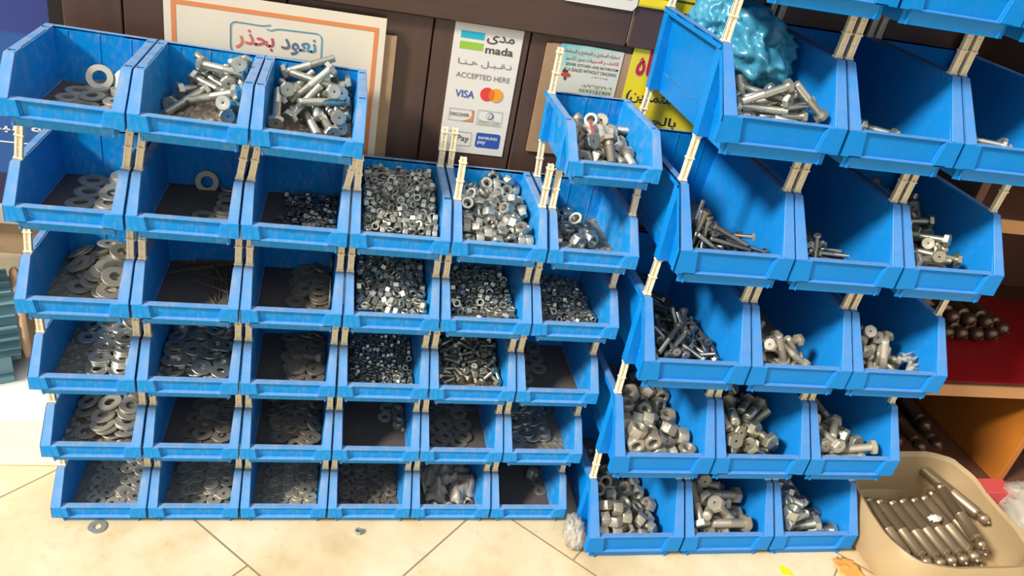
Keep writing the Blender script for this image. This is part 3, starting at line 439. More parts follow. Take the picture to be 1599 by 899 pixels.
12,0,370,837,145,0,1,-99, 12,0,366,1343,196,-1,5,-39, 12,0,-46,1339,155,1,1,-76, 12,0,289,1355,173,2,5,20, 12,0,323,1730,196,-3,2,-41, 12,0,259,980,180,1,1,-69, 12,0,2,1432,211,3,-4,-87,
12,0,368,1264,227,-4,3,-93, 12,0,348,1642,230,0,4,60, 12,0,370,825,209,10,0,53, 12,1,59,1051,214,1,0,55, 12,1,8,1629,245,-10,-9,24, 12,1,-224,1397,209,-15,-18,78, 12,0,368,1729,272,-9,5,7,
12,0,-70,1731,244,4,-13,-77, 12,0,345,990,275,-1,10,-89, 12,1,123,1103,268,6,3,-37, 12,0,335,1416,272,-3,-1,-99, 12,0,542,1470,384,31,64,31, 12,1,338,618,210,9,2,33, 12,0,297,1362,310,1,4,67,
12,0,541,528,278,50,-49,-51, 12,1,340,996,348,-3,20,-89, 12,1,216,1105,343,8,-7,93, 12,0,359,1730,305,-10,2,-17, 12,1,-45,1729,283,-13,-5,56, 12,0,340,1458,377,13,-3,94, 12,1,-383,1732,225,-24,-12,75,
12,1,-292,1361,207,42,88,15, 12,0,196,1732,351,-9,-5,-78, 12,0,367,838,318,17,-11,89, 12,1,-319,1732,225,24,-11,-94, 12,1,370,808,342,20,-5,69, 12,1,333,1462,412,-2,13,-65, 12,0,519,1172,418,66,20,71,
12,0,521,1732,499,59,42,52, 12,1,86,1733,392,-9,-5,-78, 13,1,199,840,55,-49,51,68, 13,1,-245,1674,55,-35,-62,62, 13,1,340,1570,55,-57,-42,-28, 13,1,198,1107,79,-1,-73,-39, 13,1,194,1390,55,-40,58,64,
13,1,153,1388,83,-4,71,-32, 13,1,330,1125,55,-37,61,62, 13,0,513,1260,64,-72,0,1, 13,1,369,1454,89,65,-18,52, 13,1,148,1765,75,38,57,60, 13,1,285,1048,55,38,-59,63, 13,1,-175,1904,57,-63,32,-63,
13,1,221,1560,112,17,-69,-69, 13,0,540,1485,55,61,-35,35, 13,1,61,1764,72,-58,38,-40, 13,1,443,1085,92,66,-34,40, 13,1,-30,1869,72,72,-1,-69, 13,1,231,1759,84,-35,61,-7, 13,1,382,1532,55,-28,-65,-57,
13,1,186,1888,112,51,-51,-51, 13,0,540,1526,83,71,0,0, 13,1,435,1570,55,31,64,-58, 14,0,343,1415,54,0,0,22, 14,0,57,1762,54,0,0,78, 14,0,395,1761,54,0,0,89, 14,1,26,1447,54,0,0,96,
14,1,324,755,54,0,0,-73, 14,0,394,1083,54,0,0,66, 14,1,11,825,54,0,0,-32, 14,0,82,1134,54,0,0,-96, 14,1,112,1120,81,0,0,100, 14,0,89,1759,81,0,0,100, 14,0,396,445,54,0,0,100,
14,0,114,1440,81,0,0,-85, 14,0,379,1625,81,0,0,92, 14,0,399,1309,81,0,0,99, 14,0,399,987,81,0,0,99, 14,1,399,665,81,0,0,-11, 14,0,397,1174,108,0,0,-96, 14,0,400,1762,139,-12,14,-21,
14,1,104,1445,123,5,0,-100, 14,0,224,1758,108,0,0,15, 14,1,373,895,135,0,0,-94, 14,1,397,829,108,0,0,85, 14,0,397,1492,108,0,0,99, 14,1,397,1321,135,0,0,82, 14,1,400,1444,163,-1,0,-33,
14,0,544,1004,253,9,70,9, 14,1,373,1044,166,0,1,-53, 14,1,150,1122,125,0,-5,28, 14,1,149,1762,135,0,0,-44, 14,0,544,1761,268,-71,-1,71, 14,0,544,652,252,38,60,38, 14,1,377,1758,177,-7,17,10,
15,0,34,779,332,0,0,57, 15,0,-472,626,361,55,44,-70, 15,0,468,427,332,0,0,62, 15,0,-478,1233,360,0,-71,-71, 15,1,-478,261,332,0,0,48, 15,0,142,1776,375,9,42,10, 15,0,478,622,332,0,0,89,
15,0,-25,1646,332,-3,-100,0, 15,0,-324,932,360,30,-64,-64, 15,0,-168,418,360,-16,69,-21, 15,0,-186,1031,332,0,0,-98, 15,0,-41,437,370,-39,22,45, 15,0,283,469,360,63,-33,-33, 15,0,-472,1538,374,-35,44,80,
15,0,-486,925,332,97,-22,0, 15,0,-477,776,332,-53,-85,0, 15,0,516,1507,360,68,-18,-68, 15,1,-334,283,332,0,0,-88, 15,0,-318,1551,332,-17,-99,0, 15,1,204,217,332,0,0,-81, 15,0,-297,489,368,12,-92,-38,
15,0,107,1103,370,64,-30,-62, 15,0,-213,792,332,0,0,-80, 15,0,49,614,360,-69,-15,67, 15,1,74,210,360,-71,-2,62, 15,0,469,1383,362,-51,53,16, 15,0,248,916,332,0,0,34, 15,0,142,460,360,48,52,-15,
15,0,310,1514,360,-55,45,25, 15,0,53,1403,360,-4,71,-32, 15,0,-479,1104,363,-71,65,28, 15,0,470,927,360,-25,66,55, 15,0,-332,1405,332,-5,-100,0, 15,0,-184,913,360,56,43,-27, 15,0,-483,1423,370,-24,67,70,
15,0,308,1388,360,29,65,7, 15,0,248,637,360,68,-18,-68, 15,0,29,1240,332,0,0,-91, 15,0,312,1229,332,8,-100,0, 15,0,-174,1671,332,51,-86,0, 15,0,286,1640,332,0,0,98, 15,1,488,282,332,26,-97,0,
15,0,-160,649,360,68,20,-49, 15,0,483,1040,332,0,0,-18, 15,0,163,1529,370,-14,69,-57, 15,0,14,960,360,7,70,-42, 15,0,141,1273,360,71,-2,-62, 15,0,158,624,370,61,-35,-56, 15,0,482,1251,369,69,15,-65,
15,0,276,1083,360,-41,58,64, 15,0,-516,1670,360,-18,68,-18, 15,0,-386,1679,332,0,0,-73, 15,0,-192,1267,332,97,-26,0, 15,0,-279,1112,360,-70,-6,64, 15,0,133,951,360,67,-23,-69, 15,0,-140,1781,360,-61,35,36,
15,0,-475,512,376,53,30,-58, 15,0,127,1629,365,-74,17,48, 15,1,-46,210,360,-61,-36,37, 15,0,-159,1379,360,-49,51,16, 15,0,285,798,360,-69,14,53, 15,0,472,810,332,-93,-36,0, 15,0,-174,297,360,-60,37,34,
15,0,516,1840,360,-68,-18,68, 15,0,-41,1064,332,0,0,-59, 15,0,-317,625,332,84,54,0, 15,0,-330,1257,332,-71,71,0, 15,0,334,1831,360,59,39,-71, 15,0,-159,1513,361,11,20,30, 15,0,-307,1760,360,-49,51,17,
15,0,6,1509,360,44,55,-10, 15,0,-354,771,369,-13,58,-24, 15,0,179,1390,360,69,-14,-14, 15,0,2,1799,370,85,2,-46, 15,0,497,1673,360,-70,-9,65, 15,0,153,781,360,-6,70,-30, 15,0,-478,1790,360,-61,35,35,
15,0,-236,1850,459,-97,0,25, 15,0,-89,1850,474,93,0,-36, 15,0,371,535,372,-28,-17,4, 15,0,478,1850,470,0,0,50, 15,0,386,874,434,-2,78,50, 15,0,-478,784,446,33,58,-65, 15,0,395,1149,403,-17,45,-49,
15,0,52,1704,492,74,-24,-62, 15,0,-95,1187,430,33,32,-83, 15,0,-362,1627,448,-62,19,52, 15,0,-118,1055,442,65,-27,-70, 15,0,42,869,452,-86,5,43, 15,0,-263,1313,442,-58,41,70, 15,0,-231,1621,444,-40,46,-52,
15,0,-258,704,440,-66,-12,48, 15,0,-68,1740,490,-48,52,52, 15,0,-91,720,414,-20,47,56, 15,0,361,706,388,-74,51,30, 15,0,-478,896,414,0,0,51, 15,1,414,392,414,0,0,90, 15,0,211,1045,455,21,-29,-40,
15,1,398,1457,468,-3,-71,-37, 15,0,-436,1710,468,-11,6,-96, 15,1,-263,385,424,23,-51,-46, 15,0,76,1842,446,-27,-22,43, 15,0,-377,1483,447,47,-84,-19, 15,0,229,905,445,4,23,7, 15,0,20,1598,457,-19,47,80,
15,0,87,1495,494,-52,44,54, 15,0,-5,1052,456,93,13,-12, 15,0,-370,1842,464,9,75,-11, 15,0,236,1466,476,-72,59,22, 15,0,39,338,370,-77,2,54, 15,0,223,1766,405,-35,24,-79, 15,0,244,1627,447,9,64,-47,
15,0,-250,1017,448,-92,23,18, 15,1,206,534,478,11,44,4, 15,0,-243,1472,434,-41,76,-18, 15,0,410,1297,446,64,69,-7, 15,0,320,1878,498,35,61,-61, 15,0,-206,1253,442,6,70,-41, 15,0,418,1696,361,-8,70,-27,
15,0,-391,376,405,-30,79,-43, 15,0,-85,862,406,-83,6,46, 15,0,72,1226,450,-44,83,3, 15,0,108,1380,470,86,-52,0, 15,0,-403,1329,441,8,22,90, 15,0,-36,583,360,67,-21,-69, 15,1,-102,330,458,-87,-1,50,
15,0,350,990,425,19,58,-78, 15,1,243,383,360,-38,60,3, 15,1,225,705,471,-43,21,29, 15,0,414,1598,417,-86,9,-9, 15,1,-248,856,451,0,93,9, 15,0,-405,1036,396,6,28,-64, 15,0,-44,1302,416,-56,10,70,
15,0,-354,591,443,11,-24,-87, 15,0,-90,1627,454,-69,-36,53, 15,0,65,700,450,-19,21,73, 15,0,-186,570,368,-44,56,30, 15,1,73,535,468,2,28,-59, 15,0,-60,1450,435,-24,83,17, 15,0,256,1287,441,55,77,-17,
15,0,-365,1181,441,22,-10,-97, 15,0,219,1168,435,-43,48,57, 15,0,-216,1740,487,51,49,-49, 15,1,299,815,507,-92,-7,36, 15,1,86,728,530,95,-11,4, 15,1,-510,669,496,-73,-16,65, 15,1,-491,1124,514,-7,52,-18,
15,0,-321,1513,548,55,52,-48, 15,1,-37,604,498,38,59,-3, 15,1,-259,1151,540,-43,62,-59, 15,1,312,1118,516,-80,-43,38, 15,1,-31,802,502,52,6,-72, 15,0,174,1254,540,-3,92,33, 15,1,15,1357,546,-40,80,1,
15,1,-389,1012,475,-70,65,28, 15,1,-58,470,470,78,42,-18, 15,0,-24,1850,526,-18,31,-47, 15,1,314,1548,518,15,42,87, 15,0,320,1752,473,9,43,-66, 15,1,-310,453,502,-41,-20,63, 15,1,-140,669,500,21,16,-96,
15,1,-472,1255,511,52,-10,-23, 15,1,-55,1503,552,-33,15,-8, 15,1,-166,1540,547,-73,18,61, 15,0,195,1834,538,-23,77,33, 15,0,-478,1408,516,88,-42,11, 15,1,153,840,496,-16,80,31, 15,0,-489,1836,503,-10,73,19,
15,1,158,1133,567,56,46,-47, 15,1,131,324,425,27,47,-9, 15,1,-191,214,360,-32,63,60, 15,0,-245,1621,555,-99,6,-13, 15,0,134,1692,501,-77,-5,63, 15,0,-201,1837,571,-28,22,4, 15,1,138,1018,505,-8,92,0,
15,0,-184,1130,495,-65,4,68, 15,0,479,1739,500,-62,41,37, 15,1,482,631,436,-71,68,18, 15,1,-181,496,496,-63,10,77, 15,1,-355,1275,560,-1,40,-2, 15,1,358,196,367,-1,-96,-8, 15,1,348,610,468,-15,66,73,
15,1,-485,1569,505,-35,7,18, 15,1,480,1559,516,32,24,-18, 15,1,-127,1273,542,12,35,83, 15,0,-139,1410,504,-77,12,49, 15,1,516,805,442,-68,-19,68, 15,1,26,1174,502,32,10,-90, 15,0,286,1344,514,76,56,-7,
15,1,492,285,442,-6,70,-30, 15,1,473,1040,444,-8,70,45, 15,1,513,1399,498,-22,68,-18, 15,1,-3,260,493,-8,67,-53, 15,1,-484,406,413,-18,-49,-7, 15,1,-422,229,414,0,0,-53, 15,1,-60,948,544,73,-36,-56,
15,1,496,1174,490,68,6,-71, 15,1,-355,857,492,11,-21,-45, 15,1,-175,965,519,-68,66,17, 15,0,-319,1414,531,54,55,-44, 16,1,-20,397,265,-57,42,28, 16,0,100,594,265,40,58,-64, 16,0,488,656,274,69,13,-13,
16,0,401,1557,242,0,0,-100, 16,0,346,1731,280,-49,62,49, 16,0,-516,1142,265,18,68,18, 16,0,-483,714,265,-61,35,35, 16,0,-192,1220,265,42,57,-65, 16,0,217,209,265,68,-19,-69, 16,0,-19,734,276,-33,85,32,
16,0,-458,532,265,68,-18,-68, 16,0,262,1415,265,70,-10,-66, 16,0,-73,1022,265,-56,44,26, 16,0,383,804,265,16,69,-49, 16,0,324,213,242,-97,-23,0, 16,0,-254,1689,265,3,71,-38, 16,0,-34,893,265,-54,46,70,
16,0,-64,1377,242,-9,100,0, 16,0,83,1697,242,0,0,97, 16,0,212,1273,242,0,0,-17, 16,0,-188,1571,265,45,-55,-55, 16,0,483,1724,265,-35,62,61, 16,0,-255,588,242,0,0,41, 16,0,211,1684,242,71,71,0,
16,0,365,560,242,0,0,71, 16,0,-516,1280,275,71,-1,-71, 16,0,487,1837,242,17,-99,0, 16,0,-358,838,265,-44,56,-56, 16,0,-398,1653,265,34,62,62, 16,0,-369,1000,265,-35,-61,61, 16,0,116,1453,242,0,0,-100,
16,0,-488,828,242,0,0,-34, 16,0,104,1844,265,49,-51,-51, 16,0,-43,1694,268,64,31,-71, 16,0,102,1314,265,-68,-18,68, 16,0,241,589,276,-58,69,-33, 16,0,-245,994,265,25,66,66, 16,0,77,878,265,-60,38,71,
16,0,-140,1878,265,71,0,0, 16,0,-479,942,265,-59,39,32, 16,0,516,1143,265,-18,68,-19, 16,0,-205,1414,265,71,-1,-62, 16,0,246,354,242,-11,99,0, 16,0,516,1569,265,18,68,18, 16,0,-483,1386,265,0,-71,71,
16,0,216,728,242,94,-33,0, 16,0,-483,227,265,62,34,34, 16,0,398,1200,265,-58,40,30, 16,0,516,773,265,-68,-18,68, 16,0,349,687,265,-58,40,30, 16,0,478,1270,265,-30,64,58, 16,0,-485,1498,242,-11,99,0,
16,0,-336,715,265,-61,35,35, 16,0,-369,600,265,-50,50,-50, 16,0,-165,366,242,0,0,25, 16,0,-102,1552,265,-70,-9,65, 16,0,-347,1475,276,49,76,-38, 16,0,393,1438,265,-26,66,56, 16,0,-2,1830,242,0,0,-97,
16,0,118,375,242,79,61,0, 16,0,-304,1150,273,-69,-15,71, 16,0,155,993,242,-96,29,0, 16,0,516,1421,265,50,50,50, 16,0,80,1581,265,66,27,-44, 16,0,358,1846,242,0,0,-35, 16,0,-62,265,265,-58,41,70,
16,0,284,956,242,0,0,97, 16,0,-516,1816,265,-18,68,-18, 16,0,-303,1344,265,67,24,-46, 16,0,101,250,265,-60,37,33, 16,0,516,995,265,68,-19,-68, 16,0,391,953,265,-18,68,-19, 16,0,-293,342,242,0,0,71,
16,0,478,310,265,58,41,-30, 16,0,-327,195,265,-18,68,-18, 16,0,488,445,242,0,0,-28, 16,0,-504,1638,265,-67,-24,70, 16,0,245,856,265,-15,-69,69, 16,0,247,1144,265,16,69,-48, 16,0,214,1545,242,-60,80,0,
16,0,-25,1277,265,-41,58,64, 16,0,-368,1281,265,-24,67,54, 16,0,-401,1801,242,100,-4,0, 16,0,-195,214,265,-68,-20,69, 16,0,-65,1152,265,14,69,23, 16,0,-117,609,265,55,45,-25, 16,0,363,412,265,21,68,16,
16,0,-232,827,265,49,51,-68, 16,0,-173,712,265,65,28,-43, 16,0,-173,1096,265,65,-27,-70, 16,0,370,1325,265,-8,70,-28, 16,0,493,574,275,-18,68,68, 16,0,107,711,265,-47,52,-52, 16,0,63,1177,242,-51,-86,0,
16,0,217,1799,273,48,52,-58, 16,0,-477,413,265,41,58,-64, 16,1,-412,332,321,-76,37,48, 16,1,318,967,359,17,96,4, 16,1,-279,1058,360,26,85,-17, 16,1,-128,819,314,40,-78,-40, 16,1,29,1185,361,-5,-39,-67,
16,0,484,1362,372,-40,77,44, 16,1,484,465,324,0,0,-5, 16,0,261,759,347,-53,48,22, 16,0,-486,1510,324,0,0,92, 16,0,185,1549,347,42,57,-65, 16,0,487,874,332,-5,32,94, 16,0,163,1070,347,-69,-9,71,
16,1,-14,655,326,28,37,-76, 16,0,-136,1317,330,-31,-10,93, 16,1,443,732,366,28,-18,-89, 16,1,24,1622,358,-29,88,-22, 16,1,280,1372,369,-80,-58,-6, 16,0,-457,973,393,-50,50,-50, 16,1,362,288,319,86,38,-28,
16,0,-400,1847,345,36,-92,-6, 16,0,-3,1878,347,-61,35,35, 16,0,199,1662,324,-72,70,0, 16,1,-309,1757,335,-40,76,-46, 16,0,-425,1188,340,7,33,23, 16,1,244,364,324,0,0,-86, 16,1,12,800,352,90,-24,-2,
16,0,57,1083,311,-61,66,31, 16,0,-302,1556,302,-32,-27,-65, 16,1,-446,1411,393,8,-70,-70, 16,0,-160,923,284,-76,36,52, 16,1,-247,725,367,-23,-13,94, 16,0,43,976,345,-12,86,-31, 16,0,-484,1058,331,-72,48,28,
16,0,36,518,265,-70,6,-6, 16,1,145,1449,324,0,0,99, 16,0,177,946,358,27,43,-76, 16,1,-258,356,347,-28,65,-8, 16,1,493,1845,324,0,0,-97, 16,1,367,602,347,-31,64,58, 16,0,380,1092,242,0,0,-3,
16,0,247,469,265,-61,35,36, 16,1,213,657,360,-34,3,89, 16,0,143,1855,374,0,-3,0, 16,0,-151,1796,273,-61,35,35, 16,1,434,1498,393,18,68,17, 16,1,-445,489,380,16,34,-83, 16,1,-225,614,347,56,43,-27,
16,0,-336,464,288,95,4,14, 16,1,467,1226,370,99,-12,0, 16,0,364,1097,324,0,0,-10, 16,0,-5,1481,324,29,-79,-54, 16,1,13,1406,355,10,53,-72, 16,0,-134,502,265,-59,39,32, 16,0,330,1657,331,43,44,-57,
16,0,-483,610,350,-27,15,48, 16,0,65,1741,347,36,61,-62, 16,0,-480,1717,352,5,-32,-95, 16,0,-124,1878,393,35,61,-61, 16,1,104,700,393,-11,70,-26, 16,0,151,1214,348,-50,51,-50, 16,1,117,408,324,0,0,-82,
16,0,318,1538,334,-40,-15,85, 16,1,355,1878,347,0,-71,71, 16,1,-155,1531,370,0,0,74, 16,1,-299,1433,379,-91,0,24, 16,0,-159,1680,341,-89,10,39, 16,0,-275,1878,286,-62,35,35, 16,1,-317,913,345,-27,-19,-70,
16,1,298,1235,340,-31,7,-69, 16,0,435,1620,347,67,-20,-69, 16,1,-466,856,347,-60,37,34, 16,0,162,825,365,-44,77,-37, 16,1,-121,1149,370,-93,37,0, 16,1,-160,395,324,0,0,99, 17,0,326,1595,175,-34,62,-1,
17,0,-352,607,157,-100,5,0, 17,0,30,1534,175,-71,1,60, 17,0,-42,1857,157,95,-30,0, 17,0,-31,669,175,-63,32,39, 17,0,95,911,175,-25,66,-12, 17,0,245,1332,157,-88,-47,0, 17,0,-285,392,175,-21,68,-16,
17,0,-146,802,157,40,-91,0, 17,0,130,1619,157,0,0,84, 17,0,-359,1581,175,-57,42,28, 17,0,-365,872,157,0,0,-86, 17,0,-438,1415,175,-70,10,56, 17,0,-343,1652,175,42,57,-65, 17,0,-35,1244,175,-60,38,33,
17,0,-224,1262,175,-71,4,59, 17,0,-36,741,175,-63,32,39, 17,0,-485,921,175,18,68,-50, 17,0,392,1149,157,0,0,23, 17,0,-89,1674,157,0,0,74, 17,0,-100,1498,175,-70,12,54, 17,0,-354,775,175,-59,39,31,
17,0,-12,1741,175,-33,63,-3, 17,0,-485,1004,175,-50,50,68, 17,0,-9,414,175,-6,70,-30, 17,0,-494,1774,175,0,71,71, 17,0,95,1735,157,0,0,-11, 17,0,236,1214,175,68,-19,-68, 17,0,-385,484,175,37,60,60,
17,0,445,1340,175,-52,48,21, 17,0,-139,605,157,0,0,-87, 17,0,-488,1579,175,-57,42,28, 17,0,77,1883,175,61,35,-35, 17,0,-14,281,157,0,0,51, 17,0,447,969,175,-70,10,55, 17,0,-240,896,175,-62,35,36,
17,0,290,711,175,70,-8,-65, 17,0,431,753,175,-64,-31,71, 17,0,-246,986,157,0,0,87, 17,0,-497,1202,157,99,-15,0, 17,0,-371,1259,175,-71,-5,5, 17,0,413,1510,175,-10,70,-26, 17,0,2,1628,175,48,52,-15,
17,0,-189,1876,175,-61,35,35, 17,0,-116,1113,175,-34,62,60, 17,0,68,766,186,28,-85,-9, 17,0,84,404,157,-57,82,0, 17,0,460,1075,175,-68,20,49, 17,0,490,1221,175,63,32,-39, 17,0,289,1454,175,-53,46,69,
17,0,138,1251,175,-35,62,61, 17,0,0,1034,157,0,0,12, 17,0,221,1034,175,-34,62,60, 17,0,-259,672,175,-49,-51,51, 17,0,-132,1042,175,37,60,-62, 17,0,426,378,175,33,63,-60, 17,0,-2,1314,175,38,60,-62,
17,0,-9,544,157,0,0,77, 17,0,-207,1711,177,-58,41,27, 17,0,-139,943,175,-17,69,-20, 17,0,-403,1864,157,87,49,0, 17,0,260,1113,175,-71,-4,4, 17,0,134,1160,157,-100,0,0, 17,0,-338,1402,175,-11,70,-26,
17,0,233,364,175,51,-48,-48, 17,0,-287,1857,179,-14,69,-14, 17,0,-494,1102,175,61,35,-35, 17,0,-160,701,175,60,37,-34, 17,0,21,917,175,-66,-25,70, 17,0,468,652,175,52,48,-21, 17,0,-249,1620,175,66,-26,-70,
17,0,-124,1342,182,-56,43,44, 17,0,-89,458,157,-8,100,0, 17,0,-215,295,175,5,71,-40, 17,0,430,1836,157,0,0,40, 17,0,-440,1669,175,26,66,11, 17,0,116,1496,175,45,55,-11, 17,0,-498,677,157,-94,33,0,
17,0,-497,385,175,71,-2,-62, 17,0,-154,1592,175,-57,42,28, 17,0,-242,797,175,18,68,19, 17,0,126,1349,157,0,0,-37, 17,0,-375,986,175,-69,15,52, 17,0,217,590,175,-62,34,37, 17,0,-328,260,175,-46,54,13,
17,0,-108,300,175,-71,-4,63, 17,0,-484,793,157,0,0,-6, 17,0,-163,1223,175,-71,4,59, 17,0,230,931,157,81,58,0, 17,0,-366,700,175,-33,62,60, 17,0,-496,1484,157,61,79,0, 17,1,472,550,175,-39,59,63,
17,0,426,304,175,-63,32,38, 17,0,318,1721,157,-100,-4,0, 17,0,116,287,175,-67,-23,69, 17,0,-373,1511,175,-57,42,28, 17,0,-450,452,175,-34,62,-2, 17,0,186,710,175,55,45,-25, 17,0,-290,533,175,8,70,-42,
17,0,258,261,175,28,65,-57, 17,0,-385,1166,157,0,0,-83, 17,0,301,1839,175,68,18,-50, 17,0,-243,1376,175,8,70,70, 17,0,86,526,175,-22,67,-15, 17,0,430,1627,175,-64,30,41, 17,0,-233,1125,157,-73,-68,0,
17,0,444,1729,175,-64,30,40, 17,0,6,1150,157,89,45,0, 17,0,300,822,175,59,39,-31, 17,0,-460,557,175,-68,20,49, 17,0,123,1042,175,20,68,17, 17,0,-224,1480,175,62,-35,-35, 17,0,336,1266,157,0,0,40,
17,0,-189,402,221,32,17,-23, 17,0,-392,1323,251,-35,13,45, 17,0,-411,861,244,-72,65,-23, 17,0,174,1864,193,-1,49,1, 17,0,-180,191,157,0,0,76, 17,0,-303,1543,250,12,41,9, 17,0,23,1130,247,60,-38,33,
17,0,180,1429,184,70,-13,-43, 17,0,-99,1171,257,-22,30,73, 17,0,-31,1417,183,-77,-21,59, 17,0,-452,304,195,46,20,4, 17,0,-396,1069,230,-37,26,83, 17,0,50,1028,247,20,68,17, 17,0,-176,1306,285,-4,50,-14,
17,0,-387,1771,207,4,77,63, 17,0,88,1600,247,5,71,-39, 17,0,-127,1750,238,7,49,-5, 17,0,368,718,175,5,70,31, 17,0,-500,1485,247,17,1,-26, 17,0,-370,371,207,67,-4,-66, 17,0,-503,785,229,0,0,-71,
17,0,-516,1864,184,35,61,35, 17,0,342,607,175,34,62,-60, 17,0,-488,1324,185,50,-17,-27, 17,0,-51,847,176,-42,57,10, 17,1,-48,1038,247,37,60,-62, 17,0,-278,1290,257,82,53,8, 17,0,-299,1742,187,-51,-10,78,
17,0,-521,1246,247,18,68,18, 17,0,162,1132,247,-16,-69,69, 17,0,46,1200,247,-33,62,60, 17,0,235,1537,157,-100,-4,0, 17,0,47,1782,246,67,29,-68, 17,0,-404,185,175,17,69,20, 17,0,199,1753,191,49,-77,-15,
17,1,-300,801,266,0,0,-54, 17,0,53,1414,217,68,60,-20, 17,0,82,183,175,-37,60,62, 17,0,-521,659,247,-18,68,-18, 17,0,-496,1004,266,0,0,-11, 17,0,-147,1414,245,56,59,-25, 17,0,382,201,157,-26,-97,0,
17,0,-302,157,175,35,-61,61, 17,0,-498,533,264,-70,71,-3, 17,0,-498,193,175,-71,3,-63, 17,1,-244,607,247,-63,68,28, 17,0,-216,507,175,-57,42,70, 17,0,178,814,157,-18,-98,0, 17,0,-58,1561,244,-18,24,5,
17,0,-191,1781,175,65,28,-42, 17,0,188,464,175,-69,15,52, 17,0,-292,1064,239,-72,-38,48, 17,0,339,1020,184,90,-23,-35, 17,1,177,1339,249,-72,66,18, 17,0,-50,167,175,71,-1,-1, 17,0,-508,1699,275,77,-23,-57,
17,0,51,1291,257,-95,2,30, 17,0,375,899,175,-7,70,41, 17,0,-126,1865,248,87,0,-49, 17,0,89,628,186,40,76,-43, 17,0,-278,1183,228,-40,16,67, 17,0,357,1388,175,62,-34,-71, 17,1,328,1222,229,0,0,-69,
17,0,223,1648,210,9,27,52, 17,1,182,939,229,64,77,0, 17,0,322,478,157,0,0,-7, 17,1,-135,604,229,97,24,0, 18,0,386,1658,137,0,0,43, 18,0,353,884,137,0,0,80, 18,0,9,1258,137,0,0,99,
18,1,388,548,137,0,0,-33, 18,0,-3,1595,137,0,0,-97, 18,1,52,556,137,0,0,96, 18,0,345,1222,137,0,0,15, 18,0,-4,891,137,0,0,62, 18,0,-49,1749,168,0,0,-49, 18,0,25,1080,169,0,0,-77,
18,0,387,1043,169,0,0,-75, 18,0,387,1416,169,0,0,-74, 18,1,50,744,169,0,0,75, 18,0,362,1750,168,0,0,92, 18,0,-11,1413,169,0,0,91, 18,1,387,700,169,0,0,58, 18,0,386,1419,200,0,0,22,
18,0,386,1750,232,0,0,100, 18,1,49,752,233,0,0,-63, 18,0,387,746,201,0,0,37, 18,0,44,1752,200,0,0,62, 18,0,42,1085,233,0,0,78, 18,0,386,1083,201,0,0,88, 18,0,48,1414,201,0,0,-35,
18,1,387,743,233,0,0,-74, 18,0,386,1417,232,0,0,100, 18,1,50,743,201,0,0,-45, 18,0,46,1752,232,0,0,97, 18,0,49,1076,201,0,0,97, 18,0,46,1418,233,0,0,78, 18,0,386,1752,200,0,0,-22,
18,0,380,1079,233,0,0,-15, 18,0,488,1684,447,73,-1,-66, 18,0,387,1748,264,0,0,15, 18,1,-296,1752,180,-9,-9,77, 18,0,359,1274,296,0,0,10, 18,0,294,1605,296,0,0,87, 18,1,389,886,265,0,0,-95,
18,1,62,983,265,0,0,66, 18,0,542,1751,450,43,-56,-43, 18,0,9,1748,264,0,0,-72, 18,0,388,1224,264,0,0,82, 18,1,-296,1421,137,0,0,50, 18,0,99,1395,264,0,0,-99, 18,0,356,1871,491,48,-52,52,
18,1,390,940,297,0,0,-95, 18,0,491,1510,420,62,-40,-48, 18,0,15,1753,346,5,13,97, 18,0,296,1752,339,-11,-8,-90, 18,0,359,1182,328,0,0,-85, 18,1,-44,1663,296,0,0,-87, 18,1,27,1336,297,0,0,-96,
18,0,542,1177,450,-70,-11,70, 18,1,59,1004,297,0,0,-74, 18,0,541,501,324,-55,-44,55, 18,0,245,1502,328,0,0,26, 18,0,356,1903,483,-66,-26,-26, 18,0,94,1754,394,0,13,99, 18,0,425,1688,528,-62,-30,66,
18,1,366,1441,431,-30,24,-59, 18,1,233,1421,360,0,0,22, 18,1,358,1121,374,-1,6,-99, 19,0,366,1654,134,0,0,5, 19,0,396,667,134,0,0,45, 19,0,377,984,134,0,0,69, 19,0,-334,953,134,0,0,-25,
19,0,26,955,134,0,0,-92, 19,1,-312,602,134,0,0,82, 19,0,359,1303,134,0,0,-80, 19,0,-337,1270,134,0,0,-51, 19,0,-38,1608,134,0,0,83, 19,1,6,612,134,0,0,-29, 19,0,-357,1588,134,0,0,65,
19,0,35,1297,134,0,0,-46, 19,1,66,829,161,0,0,61, 19,0,126,1459,161,0,0,62, 19,0,77,1762,183,-8,2,-43, 19,0,-254,812,161,0,0,80, 19,0,-291,1758,160,-8,2,30, 19,0,-241,1128,161,0,0,22,
19,0,130,1141,161,0,0,33, 19,0,-256,1445,161,0,0,-87, 19,0,-339,1442,188,0,0,-42, 19,0,-378,1128,188,0,0,22, 19,0,391,1444,182,-6,3,-48, 19,1,-80,830,188,0,0,99, 19,0,30,1761,160,-8,2,-43,
19,1,-397,811,188,0,0,99, 19,0,35,1448,188,0,0,97, 19,0,15,1130,188,0,0,99, 19,0,-387,1762,185,-1,8,100, 19,1,333,1131,188,0,0,64, 19,1,397,820,162,0,0,-39, 19,0,396,1759,161,0,0,100,
19,0,-396,1762,212,-8,-3,-22, 19,0,-213,1313,216,0,0,-49, 19,0,-397,1058,215,0,0,57, 19,0,250,1584,214,-8,0,-68, 19,1,-276,764,215,0,0,-61, 19,1,-157,1552,233,-2,7,56, 19,1,94,632,190,11,6,23,
19,0,210,1264,245,-2,1,-66, 19,0,396,1761,258,-2,8,64, 19,1,198,949,242,0,0,-92, 19,0,-37,1762,223,-8,-2,-78, 19,1,-384,980,242,0,0,70, 19,0,-48,1447,263,-6,4,-25, 19,0,281,1448,260,-5,9,37,
